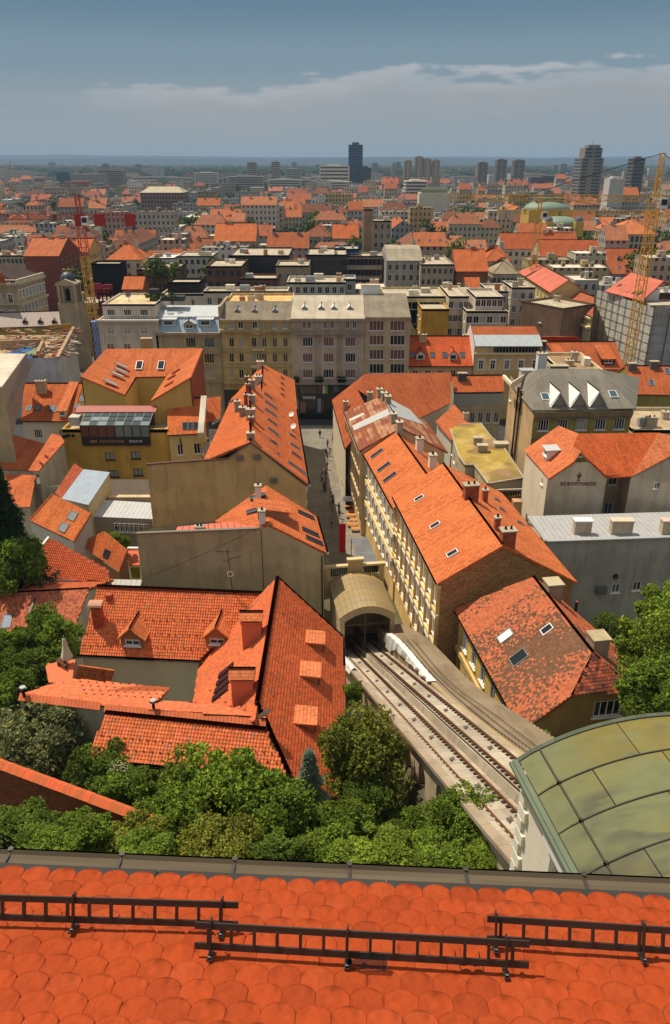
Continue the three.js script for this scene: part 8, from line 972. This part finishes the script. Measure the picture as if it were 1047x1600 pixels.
// ---------------------------------------------------------------- the rest of the lower town
{
  const boxes = []; scene.updateMatrixWorld(true); for (const o of scene.children) if (o.isGroup && o.position.z < -150 && !/crane|tree|far_/.test(o.name)) boxes.push(new THREE.Box3().setFromObject(o).expandByVector(V(1.5, 0, 1.5)));
  boxes.push(...parks);
  const q = rng(2024), lots = [];
  const green = (x, z) => fbm(x / 3000 + .5, z / 3000 + 1, 26, 61, 3) > lerp(.6, .52, sst(-340, -1200, z));
  const free = (x0, x1, z0, z1) => !boxes.some(b => x0 < b.max.x && x1 > b.min.x && z0 < b.max.z && z1 > b.min.z);
  for (let z = -172; z > -1350; z -= 88) { const bx = z < -600 ? 120 : 96; for (let x = -7 * 120; x < 860; x += bx + 13) { const w = bx, dpt = 74; const rows = [[0, 13], [22, 12], [42, 12], [60, 13]];
    for (const [o, dd] of rows) { let xx = x; while (xx < x + w - 8) { const ln = Math.min(rr(8, 23, q), x + w - xx), h = rr(10.5, 19.5, q) + (q() > .86 && z < -420 ? rr(4, 11, q) : 0), zz = z - o - rr(0, 3, q); if (q() > .07 && !(zz < -340 && green(xx, zz))) lots.push([xx, xx + ln, zz, zz - dd, zz > -262 ? h - 4 : h, zz > -262 ? .55 + .45 * q() : q(), q(), o]); xx += ln; } }
    for (const sx of [0, w - 12]) lots.push([x + sx, x + sx + 12, z - 15, z - 58, rr(13, 19, q), q() * .7, q(), -1]); } }
  const seen = lots.filter(l => { const cx = (l[0] + l[1]) / 2, c = V(cx, l[4], l[2]).project(camera); return Math.abs(c.x) < 1.12 && c.z < 1 && free(l[0], l[1], l[3], l[2]); }).sort((a, b) => b[2] - a[2]);
  const roofC = [[.54, .15, .065], [.46, .12, .055], [.37, .11, .06], [.52, .18, .10], [.25, .09, .055], [.42, .145, .085]], flatC = [[.34, .32, .29], [.45, .43, .4], [.26, .23, .2], [.6, .58, .55]], wallC = [[.5, .44, .33], [.42, .38, .33], [.55, .5, .42], [.36, .34, .33], [.46, .37, .2], [.5, .36, .27], [.6, .58, .54]];
  const rn = ['bright orange', 'orange', 'rust red', 'salmon orange', 'dark brown', 'faded orange'], fn = ['grey', 'pale grey', 'dark grey', 'off white'];
  const FL = z => lerp(.5, .18, sst(-220, -900, z));
  const town = (g, wg, l, cr, cw) => {                            // shape of one town house: roof into g, walls into wg
    const [x0, x1, zf, zb, h, s, k, o] = l, along = o < 0, isFlat = s > FL(zf), hip = k > .7; const A = V(x0, h, zf), B = V(x1, h, zf), Cc = V(x1, h, zb), D = V(x0, h, zb), rise = isFlat ? 0 : Math.min(6, (along ? x1 - x0 : zf - zb) * rr(.32, .44, q));
    const wall = (a, b, n, m) => wg.poly(m ? [atY(a, 0), a, m, b, atY(b, 0)] : [atY(a, 0), a, b, atY(b, 0)], n);
    if (isFlat) { g.poly([A, B, Cc, D].map(p => atY(p, h - .4)), UP); wall(A, B, V(0, 0, 1)); wall(B, Cc, V(1, 0, 0)); wall(Cc, D, V(0, 0, -1)); wall(D, A, V(-1, 0, 0)); wg.box((x0 + x1) / 2 + (k - .5) * 6, h + .7, (zf + zb) / 2, 2.6, 2.4, 2.6); }
    else if (along) { const m = (x0 + x1) / 2, f = V(m, h + rise, zf - (hip ? 5 : 0)), e = V(m, h + rise, zb + (hip ? 5 : 0)); g.slab([A, f, e, D].map(p => p.clone()), .2, UP); g.slab([B, Cc, e, f], .2, UP); if (hip) { g.slab([A, B, f], .2, UP); g.slab([Cc, D, e], .2, UP); } wall(A, B, V(0, 0, 1), hip ? null : f); wall(B, Cc, V(1, 0, 0)); wall(D, A, V(-1, 0, 0)); wall(Cc, D, V(0, 0, -1), hip ? null : e); }
    else { const m = (zf + zb) / 2, i = hip ? 4 : 0, a = V(x0 + i, h + rise, m), b = V(x1 - i, h + rise, m), e = V(0, -.15, .45); g.slab([A.clone().add(e), B.clone().add(e), b, a], .2, UP); g.slab([Cc, D, a, b], .2, UP); if (hip) { g.slab([A, D, a], .2, UP); g.slab([B, Cc, b], .2, UP); } wall(A, B, V(0, 0, 1)); wall(B, Cc, V(1, 0, 0), hip ? null : b); wall(D, A, V(-1, 0, 0), hip ? null : a); wall(Cc, D, V(0, 0, -1)); }
    const nc = Math.floor((x1 - x0) / 8); for (let c = 0; c < nc; c++) wg.box(lerp(x0, x1, (c + .3 + .4 * q()) / nc), h + rise + .3, lerp(zf, zb, .5 + (q() - .5) * .3), rr(.8, 1.8, q), 2.4, .9);
  };
  const wn2 = ['cream', 'taupe', 'pale cream', 'grey', 'ochre', 'tan', 'white'], hs = l => (l[7] < 0 ? 'end-on ' : '') + (l[1] - l[0] > 18 ? 'long' : l[1] - l[0] > 11 ? '' : 'narrow'), marks = Object.entries({ 'brown stair tower': [575, 350], 'wrapped building': [980, 490], 'yellow theatre': [880, 345], 'glass pyramid': [816, 364], 'cream institute': [990, 380], 'church tower': [105, 450], 'red crane jib': [60, 318], 'red crane mast': [122, 340], 'black glazed block': [405, 405], 'grey mansard block': [632, 400], 'terrace trees': [245, 425], 'white roof': [252, 396], 'brick house': [70, 405], 'long orange roof': [362, 368], 'tan hipped hall': [252, 300], 'courtyard trees': [408, 354], 'white office block': [522, 280], 'park trees': [770, 345], 'white pavilion': [680, 300], 'right crane mast': [1015, 400], 'brown tiled roof': [497, 360], 'dormered roof': [890, 395], 'blank grey slab': [965, 292], 'left tree belt': [75, 300], 'avenue trees': [340, 296] }).map(([k, v]) => [k, PD(...v, 300).project(camera)]);
  seen.slice(0, 275).forEach(l => {
    const s = l[5], i = Math.floor(l[6] * 5.99), fl = s > FL(l[2]), j = Math.floor(l[6] * 3.99), wi = Math.floor(((l[5] * 13.7) % 1) * 6.99), cx = (l[0] + l[1]) / 2, pr = V(cx, l[4], l[2]).project(camera), lm = marks.map(m => [m[0], pr.x - m[1].x, pr.y - m[1].y]).sort((a, b) => a[1] ** 2 + a[2] ** 2 * 4 - b[1] ** 2 - b[2] ** 2 * 4)[0], far = (Math.abs(lm[2]) * 1.5 > Math.abs(lm[1]) ? (lm[2] > 0 ? 'behind' : 'before') : lm[1] > 0 ? 'right of' : 'left of') + ' the ' + lm[0];
    const g = new G(), wg = new G(); town(g, wg, l); const t = thing('city_house', `${hs(l)} ${fl ? fn[j] + ' flat roofed block' : rn[i] + ' roofed house'} with ${wn2[wi]} walls ${far}`.replace(/ +/g, ' ').trim(), 'house', V(cx, 0, l[2]), 'town houses of the lower town'); part(t, 'roof', g, fl ? plaster(flatC[j], 1) : tile(roofC[i])); part(t, 'wall', wg, facT(wallC[wi]));
    if (-l[2] < 420 && !fl && l[7] >= 0) { const wn = new G(), n = Math.floor((l[1] - l[0]) / 4); for (let k = 0; k < n; k++) { const x = lerp(l[0], l[1], (k + .5) / n), z = l[2] - 2, y = l[4] + .9; wn.slab([V(x - .5, y, z + .5), V(x + .5, y, z + .5), V(x + .5, y + 1.2, z - .9), V(x - .5, y + 1.2, z - .9)].map(p => p.add(V(0, .25, 0))), .15); } part(t, 'roof_windows', wn, glassB, true); }
  });
  for (let i = 0; i < 110; i++) { const z = -rr(240, 900, q), x = rr(-.46, .46, q) * -z, r = rr(3, 5.5, q), c = V(x, 12, z).project(camera), m = marks.map(m => [m[0], (c.x - m[1].x) ** 2 + (c.y - m[1].y) ** 2 * 4, m[1]]).sort((a, b) => a[1] - b[1])[0], rel = Math.abs(c.y - m[2].y) * 1.5 > Math.abs(c.x - m[2].x) ? c.y > m[2].y ? 'behind' : 'before' : c.x > m[2].x ? 'right of' : 'left of'; if (free(x - 2, x + 2, z - 2, z + 2)) cityTree(V(x, 0, z), r, rr(15, 20, q), `${r > 4.6 ? 'broad' : r > 3.8 ? 'mid-sized' : 'small'} courtyard tree between roofs ${rel} the ${m[0]}`, 'courtyard trees between the roofs'); }
  const rest = seen.slice(275), g = new G(), add = l => { const s = l[5], rc = s > FL(l[2]) ? flatC[Math.floor(l[6] * 3.99)] : roofC[Math.floor(l[6] * 5.99)], wc = wallC[Math.floor(((l[5] * 13.7) % 1) * 6.99)], a = new G(), b = new G(); town(a, b, l); const k = .8 + .4 * ((l[6] * 31) % 1); for (const [h, c] of [[a, rc], [b, wc]]) { g.p.push(...h.p); g.n.push(...h.n); g.t.push(...(h === a ? h.t.map(() => .02) : h.t)); g.tint(c[0] * k, c[1] * k, c[2] * k); } };
  for (const l of rest) if (l[2] > -1500) add(l);
  const vm = new THREE.MeshStandardMaterial({ vertexColors: true, roughness: .9, map: T.fac, side: THREE.DoubleSide }); const m = shade(new THREE.Mesh(g.geo(), vm)); m.name = 'far_town_roofs'; m.userData = { kind: 'stuff', label: 'far red roofs of the lower town merging into one mass', category: 'houses' }; scene.add(m);
  // beyond: pale blocks, woods and hills
  const fg = new G(), q2 = rng(77); for (let i = 0; i < 1500; i++) { const z = -rr(1150, 5200, q2), x = rr(-.52, .52, q2) * -z * 1.05, w = rr(12, 70, q2), h = rr(6, q2() < .12 ? 34 : 17, q2), dd = rr(10, 22, q2); if (!free(x - w / 2, x + w / 2, z - dd, z)) continue; fg.box(x, h / 2, z - dd / 2, w, h, dd); const c = pick(q2() < .16 ? roofC : wallC, q2), k = rr(.7, 1.15, q2); fg.tint(c[0] * k, c[1] * k, c[2] * k); }
  const fm = shade(new THREE.Mesh(fg.geo(), vm)); fm.name = 'far_blocks'; fm.userData = { kind: 'stuff', label: 'distant pale blocks of the new town in the haze', category: 'buildings' }; scene.add(fm);
  const N = 14000, wm = new THREE.InstancedMesh(farCrowns[0], M([.065, .095, .03], { rough: .9 }), N), m4 = new THREE.Matrix4(), co = new THREE.Color(); for (let i = 0; i < N; i++) { const a = q2(), z = -(340 + 6000 * a * a), x = rr(-.52, .52, q2) * -z * 1.05, r = rr(4, 8, q2) * (z < -2500 ? 2 : 1); const ok = (green(x, z) || z < -1300 && q2() < .6) && free(x - 4, x + 4, z - 4, z + 4); m4.makeScale(r * (z < -2500 ? 2 : 1), r * .95, r).setPosition(x, ok ? r * .75 : -60, z); wm.setMatrixAt(i, m4); const k = rr(.6, 1.3, q2); co.setRGB(k, k, k); wm.setColorAt(i, co); } wm.name = 'far_woods'; wm.userData = { kind: 'stuff', label: 'dark green belts of trees between the far blocks', category: 'trees' }; shade(wm); scene.add(wm);
  for (const [D, H, s, c] of [[8200, 84, 3, [.025, .042, .035]], [11500, 138, 7, [.02, .036, .036]]]) { const hg = new G(), n = 90; for (let i = 0; i < n; i++) { const X = k => lerp(-D * .75, D * .75, k / n), Y = k => H * (.62 + .55 * fbm(k / n, .3, 9, s, 4)); hg.slab([V(X(i), -5, -D + 900), V(X(i + 1), -5, -D + 900), V(X(i + 1), Y(i + 1), -D - 400), V(X(i), Y(i), -D - 400)], 5, V(0, 1, .2)); hg.slab([V(X(i), Y(i), -D - 400), V(X(i + 1), Y(i + 1), -D - 400), V(X(i + 1), -5, -D - 2500), V(X(i), -5, -D - 2500)], 5, V(0, 1, -.2)); } struct('hills', hg, M(c, { map: T.noise })); }
}
// ---------------------------------------------------------------- trees and shrubs on the slope
const leafMs = { green: leafM([.15, .225, .025]), bright: leafM([.19, .27, .03]), dark: leafM([.105, .16, .02]), grey: leafM([.19, .21, .085]), warm: leafM([.20, .22, .03]), rusty: leafM([.18, .205, .03]), spruce: leafM([.12, .17, .115]), fir: leafM([.03, .06, .02]) };
const protos = {};
const cp4 = (k, s) => { const key = k + s; if (!protos[key]) protos[key] = crown(100 + s, k === 'spruce' || k === 'fir' ? 5200 : 11000, k === 'spruce' || k === 'fir' ? .12 : .075, { mat: leafMs[k], cone: k === 'spruce' || k === 'fir', needle: k === 'spruce' || k === 'fir', blobs: 60 }); return protos[key]; };
const gq = rng(909);
function plant(name, label, cat, px, py, rpx, d, kind, o = {}) {
  const c = PD(px, py, d), depth = d * cp + (EYE - c.y) * sp, r = rpx * depth / F * 1.14, base = o.base ?? terr(c.x, -d), t = thing(name, label, cat, V(c.x, base, -d), o.group), m = cp4(kind, o.s ?? Math.floor(gq() * 3)).clone(); m.name = o.part || 'crown'; m.position.set(0, c.y - base, 0); m.scale.set(r, r * (o.sy ?? .9), r); m.rotation.y = gq() * 6.28; t.add(m);
  const h = Math.max(.8, c.y - base + r * .3), k = shade(new THREE.Mesh(trunkG(h, Math.max(.08, r * .07), Math.floor(gq() * 99), r * .9).geo(), bark)); k.name = 'trunk'; t.add(k); return t;
}
const TREE = (l, ...a) => plant('tree', l, 'tree', ...a), SHRUB = (l, ...a) => plant('shrub', l, 'shrub', ...a);
TREE('tall dark fir tree at the left edge above the low houses', 6, 812, 62, 72, 'fir', { sy: 1.45, base: 1 });
TREE('leafy green tree below the dark fir at the left edge', 18, 880, 48, 70, 'green');
SHRUB('small green tree in the yard beside the beige wall', 183, 846, 17, 84, 'bright', { base: 1 });
TREE('green shrub tree behind the closed white parasol', 72, 1002, 50, 58, 'green');
SHRUB('green shrub at the left edge below the old mossy roof', 8, 1018, 34, 55, 'green'); SHRUB('dense shrub left of the red terrace', 52, 1058, 44, 53, 'dark'); SHRUB('shrub beneath the tiled terrace edge at the left', 10, 1092, 44, 49, 'green');
TREE('grey green olive-like tree beside the low white wall', 66, 1165, 74, 40, 'grey', { sy: .85 });
SHRUB('dark shrub at the left corner of the tiled front roof', 160, 1205, 48, 37, 'dark'); SHRUB('leafy shrub around the white blossoms under the front eave', 200, 1238, 44, 34, 'green');
SHRUB('dense green shrub at the left end of the slope', 36, 1305, 56, 26, 'dark', { sy: .6 }); SHRUB('juniper-like shrub in front of the brick wall', 118, 1316, 54, 26, 'green', { sy: .62 }); SHRUB('rounded shrub at the right end of the brick wall', 214, 1322, 50, 26.5, 'warm', { sy: .8 });
SHRUB('low shrub just above the gutter, left', 62, 1338, 50, 23.5, 'green', { sy: .6 }); SHRUB('low shrub above the gutter between the rounded shrubs', 220, 1345, 50, 24, 'green', { sy: .6 });
TREE('big bright leafy tree before the tiled front roof', 335, 1240, 78, 32.5, 'bright'); TREE('rounded leafy tree left of the big bright one', 270, 1300, 62, 29, 'green'); TREE('large leafy tree left of the blue spruce', 420, 1275, 70, 31, 'green'); TREE('low leafy tree in the middle above the gutter', 345, 1335, 62, 26, 'warm', { sy: .75 }); SHRUB('dark shrub between the leafy trees above the gutter', 430, 1348, 50, 25.5, 'dark', { sy: .7 });
plant('spruce', 'slim blue green spruce at the corner of the large house', 'tree', 484, 1240, 54, 33, 'spruce', { sy: 1.35 });
TREE('big tree with reddish brown tips beside the funicular wall', 570, 1184, 64, 36.5, 'rusty', { sy: 1.08 }); TREE('dark leafy lower crown under the reddish tree', 578, 1250, 44, 34, 'dark', { sy: .9 });
TREE('leafy tree in the middle of the slope by the spruce', 530, 1310, 56, 29.5, 'green'); TREE('leafy tree with dense round crown left of the tracks', 648, 1316, 46, 29, 'green'); TREE('round green tree hiding the end of the left track', 728, 1296, 58, 27, 'green', { sy: .95, s: 1 }); SHRUB('shrub low above the gutter in the centre', 590, 1342, 58, 26, 'bright', { sy: .6 }); SHRUB('shrub low above the gutter below the round tree', 690, 1348, 56, 25, 'green', { sy: .6 }); SHRUB('last shrub before the white palace corner', 760, 1350, 34, 24, 'bright', { sy: .8 }); SHRUB('dark shrub above the gutter below the spruce', 500, 1355, 52, 26, 'green', { sy: .6 });
SHRUB('small bright shrub on the stairs left of the track', 549, 1086, 17, 48, 'bright', { sy: 1.4 });
TREE('big light green tree at the right edge before the grey fire wall', 1040, 1010, 66, 51, 'bright', { sy: 1.0 }); TREE('leafy tree below the big one at the right edge', 1030, 1080, 58, 43, 'green'); TREE('light green tree leaning over the grey wall at the right edge', 1044, 955, 44, 56, 'bright'); SHRUB('dark shrub in the shade at the foot of the grey wall', 950, 985, 26, 66, 'dark'); SHRUB('bright grass tuft behind the copper roof', 850, 1172, 34, 38, 'bright', { sy: .5 });
{ const t = plant('blossom_bush', 'bush of cream white blossoms under the tiled front roof', 'bush', 187, 1203, 16, 36, 'green', { part: 'foliage' }), c = PD(187, 1200, 35.7), g = new G(), q = rng(17); for (let i = 0; i < 140; i++) { const o = V(rr(-.6, .6, q), rr(-.35, .4, q), rr(-.4, .5, q)); g.add(leafG, new THREE.Matrix4().makeScale(.07, .07, .07).setPosition(c.x + o.x, c.y + o.y, c.z + o.z)); } part(t, 'blossoms', g, M([.72, .66, .45])); }
{ // ground cover
  const N = 26000, m = new THREE.InstancedMesh(leafG, leafMs.green, N), m4 = new THREE.Matrix4(), qn = new THREE.Quaternion(), e = new THREE.Euler(), co = new THREE.Color(), q = rng(63); let i = 0, guard = 0; while (i < N && guard++ < 200000) { const x = rr(-34, 34, q), z = -rr(12, 66, q), d = -z, L = xs(z); if (x > L - 1.2 && x < L + 8) continue; if (x > -3 && x < L && d > 36) continue; if (fbm(x / 70 + .5, z / 70 + 1, 22, 9, 3) < .4) continue; const s = rr(.1, .3, q); e.set(q() * 6, q() * 6, q() * 6); qn.setFromEuler(e); m4.compose(V(x, terr(x, z) + .15, z), qn, V(s, s, s)); m.setMatrixAt(i, m4); const k = rr(.5, 1.2, q); co.setRGB(k, k, k * .9); m.setColorAt(i, co); i++; } m.count = i; m.name = 'ground_cover'; m.userData = { kind: 'stuff', label: 'low green ground cover on the slope', category: 'plants' }; shade(m); scene.add(m);
}
{ // brick garden wall with tiled coping
  const a = P(-12, 1188, 19.6), b = P(238, 1281, 19.6), t = thing('brick_wall', 'brick garden wall with an orange tile coping at the lower left', 'wall', mixv(a, b, .5).setY(17)), d = flat(dv(a, b)), n = V(-d.z, 0, d.x), L = a.distanceTo(b); const g = new G(); g.bar(a.clone().setY(17.7), b.clone().setY(17.7), .35, 3.7); part(t, 'wall', g, M([.27, .105, .055], { map: T.brick, bump: T.noiseB, bs: .02 })); const N = Math.floor(L / .22); for (let i = 0; i < N; i++) { const c = new G(), p = mixv(a, b, (i + .02) / N), q = mixv(a, b, (i + .98) / N), h = .02 * hash(i, 2, 2); for (const s of [-1, 1]) c.slab([p.clone().addScaledVector(n, s * .34).add(V(0, -.06 + h, 0)), q.clone().addScaledVector(n, s * .34).add(V(0, -.06 + h, 0)), q.clone().add(V(0, .16 + h, 0)), p.clone().add(V(0, .16 + h, 0))], .05, UP); const k = .85 + .3 * hash(i, 1, 5); part(t, 'coping_tile', c, M([.58 * Math.round(k * 6) / 6, .13, .05])); }
  const r = thing('handrail', 'white metal stair railing at the lower left corner', 'handrail', P(20, 1318, 33)), r0 = P(-20, 1290, 33), r1 = P(62, 1340, 32.6); for (const h of [0, -.22, -.44]) part(r, 'rail', new G().tube(r0.clone().add(V(0, h, 0)), r1.clone().add(V(0, h, 0)), .018, .018, 6), M([.5, .5, .48], { rough: .4 })); for (const k of [.3, .65, .98]) part(r, 'post', new G().tube(mixv(r0, r1, k), mixv(r0, r1, k).add(V(0, -1.2, 0)), .022, .022, 6), metalG);
  const s = new G(); for (let i = 0; i < 7; i++) { const q = mixv(r0, r1, i / 6).add(V(0, -1.6 - i * .1, 0)); s.box(q.x, q.y - .5, q.z, .9, 1, 1.0, d); } struct('stairs', s, plaster([.4, .32, .26], 1));
  const tg = new G(); tg.slab([P(70, 1036, 11), P(118, 1030, 11), P(112, 1068, 11), P(76, 1066, 11)], .4); solo('terrace', tg, plaster([.56, .17, .09]), 'small red terrace holding the closed parasol', 'terrace');
  const pb = P(107, 1038, 11), u = thing('parasol', 'closed cream garden parasol on the red terrace', 'parasol', pb), lg = new THREE.LatheGeometry([[.0001, 2.75], [.13, 2.6], [.17, 2.25], [.2, 2.1], [.2, 1.9], [.34, 1.2], [.47, .75], [.44, .62], [.0001, .66]].map(c => new THREE.Vector2(...c)), 18), lp = lg.attributes.position; for (let i = 0; i < lp.count; i++) { const an = Math.atan2(lp.getZ(i), lp.getX(i)), k = 1 + .16 * Math.sin(an * 7); lp.setX(i, lp.getX(i) * k); lp.setZ(i, lp.getZ(i) * k); } lg.computeVertexNormals(); part(u, 'canopy', new G().add(lg, new THREE.Matrix4().makeTranslation(...pb.toArray())), M([.62, .56, .45])); part(u, 'pole', new G().tube(pb, pb.clone().add(V(0, 2.9, 0)), .03, .03, 6), whiteM);
  const bn = thing('bench', 'dark slatted bench beside the closed parasol', 'bench', P(99, 1040, 11)); const bq = P(98, 1041, 11); for (let i = 0; i < 5; i++) part(bn, 'slat', new G().box(bq.x, bq.y + .45, bq.z - .25 + i * .12, 1.3, .04, .09, V(.8, 0, .6)), M([.12, .05, .03])); for (const k of [-.5, .5]) part(bn, 'leg', new G().box(bq.x + k * .8, bq.y + .2, bq.z + k * .5, .06, .45, .5), metalD);
}
// ---------------------------------------------------------------- street furniture and people
{
  const aw = thing('awning', 'large grey flat awning over the shaded terrace above the station', 'awning', P(572, 870, 3)), ag = new G(); const q = [P(549, 842, 3.4), P(574, 839, 3.8), P(592, 882, 3.4), P(562, 886, 3)]; for (const s of [0, .5]) ag.slab([mixv(q[0], q[3], s), mixv(q[1], q[2], s), mixv(q[1], q[2], s + .495), mixv(q[0], q[3], s + .495)], .06); part(aw, 'canopy', ag, M([.2, .205, .22], { map: T.noise })); for (const p of q) part(aw, 'post', new G().tube(atY(p, 0), p, .05, .05, 6), metalD);
  const rb = thing('banner', 'tall red fabric banner hanging in the shaded street', 'banner', P(535, 862, 0)), b0 = P(535, 862, .4), g = new G(); g.slab([b0.clone().add(V(-.42, 0, 0)), b0.clone().add(V(.42, 0, 0)), b0.clone().add(V(.46, 4.5, .3)), b0.clone().add(V(-.46, 4.5, .3))], .08); part(rb, 'fabric', g, M([.56, .02, .02], { rough: .9 })); part(rb, 'pole', new G().tube(b0.clone().setY(0).add(V(0, 0, -.2)), b0.clone().add(V(0, 4.8, .1)), .05, .05, 6), metalD);
  for (let i = 0; i < 6; i++) { const p = P(546.5 + (i % 2) * 5 + i * 1.0, 790 + i * 7, .75), t = thing('cafe_table', ['orange wooden café table nearest the shopping street, in the sun', 'second orange café table along the sunny facade', 'third orange café table along the sunny facade', 'fourth orange café table along the sunny facade', 'fifth orange café table, next to last before the grey awning', 'orange café table nearest the grey awning'][i], 'table', p, 'orange café tables along the sunny facade'); for (let k = 0; k < 3; k++) part(t, 'plank', new G().box(p.x, p.y, p.z - .28 + k * .28, 1.5, .05, .26), M([.62, .24, .05])); for (const s of [-.6, .6]) part(t, 'leg', new G().box(p.x + s, p.y / 2, p.z, .08, p.y, .7), M([.3, .14, .06])); }
  for (let i = 0; i < 4; i++) { const p = P(545 - i * 3.4, 778 - i * 26, 2.6), t = thing('parasol', ['dark square parasol beside the café tables', 'square dark parasol next along the sunny facade', 'dark parasol halfway down the sunny facade', 'farthest dark parasol down the sunny facade'][i], 'parasol', atY(p, 0), 'dark parasols down the street'); const c = new G(); for (const [a, b] of [[-1, -1], [1, -1], [1, 1], [-1, 1]].map((v, j, r) => [v, r[(j + 1) % 4]])) c.slab([V(p.x + a[0] * .9, 2.4, p.z + a[1] * .9), V(p.x + b[0] * .9, 2.4, p.z + b[1] * .9), V(p.x, 2.95, p.z)], .03); part(t, 'canopy', c, M(i % 2 ? [.2, .17, .14] : [.1, .1, .11])); part(t, 'pole', new G().tube(atY(p, 0), atY(p, 2.9), .04, .04, 6), metalD); }
  // people: one continuous body from a blended field, with head, hair and clothes
  const body = pose => { const mc = new MarchingCubes(72, new THREE.MeshStandardMaterial(), false, false, 60000), N = 72, H = 1.0, J = pose, sm = (a, b, k) => { const h = clamp(.5 + .5 * (b - a) / k); return lerp(b, a, h) - k * h * (1 - h); }; for (let z = 0; z < N; z++) for (let y = 0; y < N; y++) for (let x = 0; x < N; x++) { const p = V((x / N - .5) * 2, (y / N - .5) * 2, (z / N - .5) * 2); if (Math.abs(p.x) > .34 || Math.abs(p.z) > .42) { mc.field[z * N * N + y * N + x] = -1; continue; } let d = 9; for (const [a, b, r0, r1] of J) { const ab = dv(a, b), h = clamp(dv(a, p).dot(ab) / ab.lengthSq()); d = sm(d, p.distanceTo(a.clone().addScaledVector(ab, h)) - lerp(r0, r1, h), .035); } mc.field[z * N * N + y * N + x] = -d; } mc.isolation = 0; mc.update(); const n = mc.count, g = new THREE.BufferGeometry(); g.setAttribute('position', new THREE.BufferAttribute(mc.positionArray.slice(0, n * 3), 3)); g.setAttribute('normal', new THREE.BufferAttribute(mc.normalArray.slice(0, n * 3), 3)); g.setAttribute('uv', new THREE.BufferAttribute(new Float32Array(n * 2), 2)); return g; };
  const W = [[V(0, .02, 0), V(0, .46, 0), .15, .17], [V(-.17, .48, 0), V(.17, .48, 0), .07, .07], [V(0, .5, 0), V(0, .62, .01), .06, .055], [V(0, .74, .01), V(0, .78, .02), .1, .1], [V(-.09, .02, 0), V(-.1, -.42, .08), .1, .065], [V(-.1, -.42, .08), V(-.1, -.86, -.02), .065, .045], [V(.09, .02, 0), V(.1, -.42, -.02), .1, .065], [V(.1, -.42, -.02), V(.1, -.86, -.16), .065, .045], [V(-.1, -.88, -.02), V(-.1, -.88, .12), .045, .04], [V(.1, -.88, -.16), V(.1, -.88, -.03), .045, .04], [V(-.2, .47, 0), V(-.25, .2, -.03), .055, .045], [V(-.25, .2, -.03), V(-.24, -.06, .08), .045, .03], [V(.2, .47, 0), V(.25, .2, .04), .055, .045], [V(.25, .2, .04), V(.24, -.05, .14), .045, .03]], bg = body(W), hair = (() => { const g = new G(); g.add(new THREE.SphereGeometry(.125, 12, 8, 0, 6.3, 0, 1.7), new THREE.Matrix4().makeTranslation(0, .78, -.012)); return g.geo(); })(), top = (() => { const g = new THREE.CylinderGeometry(.2, .185, .5, 14, 1, true); g.scale(1.02, 1, .94); g.translate(0, .26, 0); return g; })();
  const person = (pos, turn, label, shirt, legs, group) => { const t = thing('person', label, 'person', pos, group); t.rotation.y = turn; const k = 1.72 / 1.82; const add = (n, g, m) => { const q = shade(new THREE.Mesh(g, m)); q.name = n; q.scale.setScalar(k); q.position.y = .93 * k; t.add(q); }; add('body', bg, M(legs, { rough: .9 })); add('shirt', top, M(shirt, { rough: .95 })); add('hair', hair, M([.05, .035, .025])); };
  const sk = [.36, .22, .15], pp = [[505, 742, [.5, .5, .52], 'person in a pale shirt walking in the shaded street'], [509, 748, [.05, .05, .07], 'person in dark clothes walking beside the one in the pale shirt'], [503, 752, [.1, .12, .2], 'person in a dark blue top just behind the walking pair'], [512, 700, [.4, .12, .1], 'person in a red top farther down the shaded street'], [520, 690, [.55, .52, .45], 'person in light clothes at the sunny end of the street'], [500, 684, [.08, .08, .08], 'person in black near the shopping street crossing'], [519, 800, [.3, .3, .34], 'person in grey standing left of the red banner'], [540, 772, [.6, .57, .5], 'person in a cream top by the café parasols']]; pp.forEach(([x, y, c, l], i) => person(P(x, y, .2), i * 1.3, l, c, i % 2 ? [.06, .07, .1] : sk));
  const sq = rng(71), cl = [[.5, .48, .45], [.06, .07, .12], [.35, .08, .06], [.1, .1, .1], [.5, .42, .3], [.12, .2, .32]]; [...Array(16)].map(() => rr(690, 835, sq)).sort((a, b) => a - b).forEach((y, i) => person(P(lerp(503, 531, (y - 690) / 145) + rr(-13, 9, sq), y, .2), sq() * 6, `${ORD[i]} of the walkers scattered down the shaded street, counted from the shopping street`, cl[i % 6], i % 3 ? [.06, .07, .1] : sk));
  for (let i = 0; i < 10; i++) { const p = P(531 + i * 2.2 + (i % 2) * 7, 742 + i * 5.2, .2), t = thing('cafe_chair', `${ORD[i]} dark café chair along the sunny facade, counted from the shopping street`, 'chair', p, 'dark café chairs'), m = M([.05, .045, .04]); part(t, 'seat', new G().box(p.x, p.y + .45, p.z, .46, .06, .46), m); part(t, 'backrest', new G().box(p.x + .21, p.y + .75, p.z, .05, .55, .46), m); for (const [a, b] of [[-.2, -.2], [.2, -.2], [-.2, .2], [.2, .2]]) part(t, 'leg', new G().box(p.x + a, p.y + .21, p.z + b, .05, .42, .05), m); }
  person(V(PD(64, 1250, 28.6).x, 17.2, -28.6), 1.2, 'person with light hair in a beige top in front of the brick wall', [.5, .4, .3], sk); person(V(PD(72, 1252, 28.8).x + .2, 17.2, -28.8), -1, 'person in a pale blue shirt standing before the brick wall', [.4, .46, .58], sk);
}
renderer.render(scene, camera);
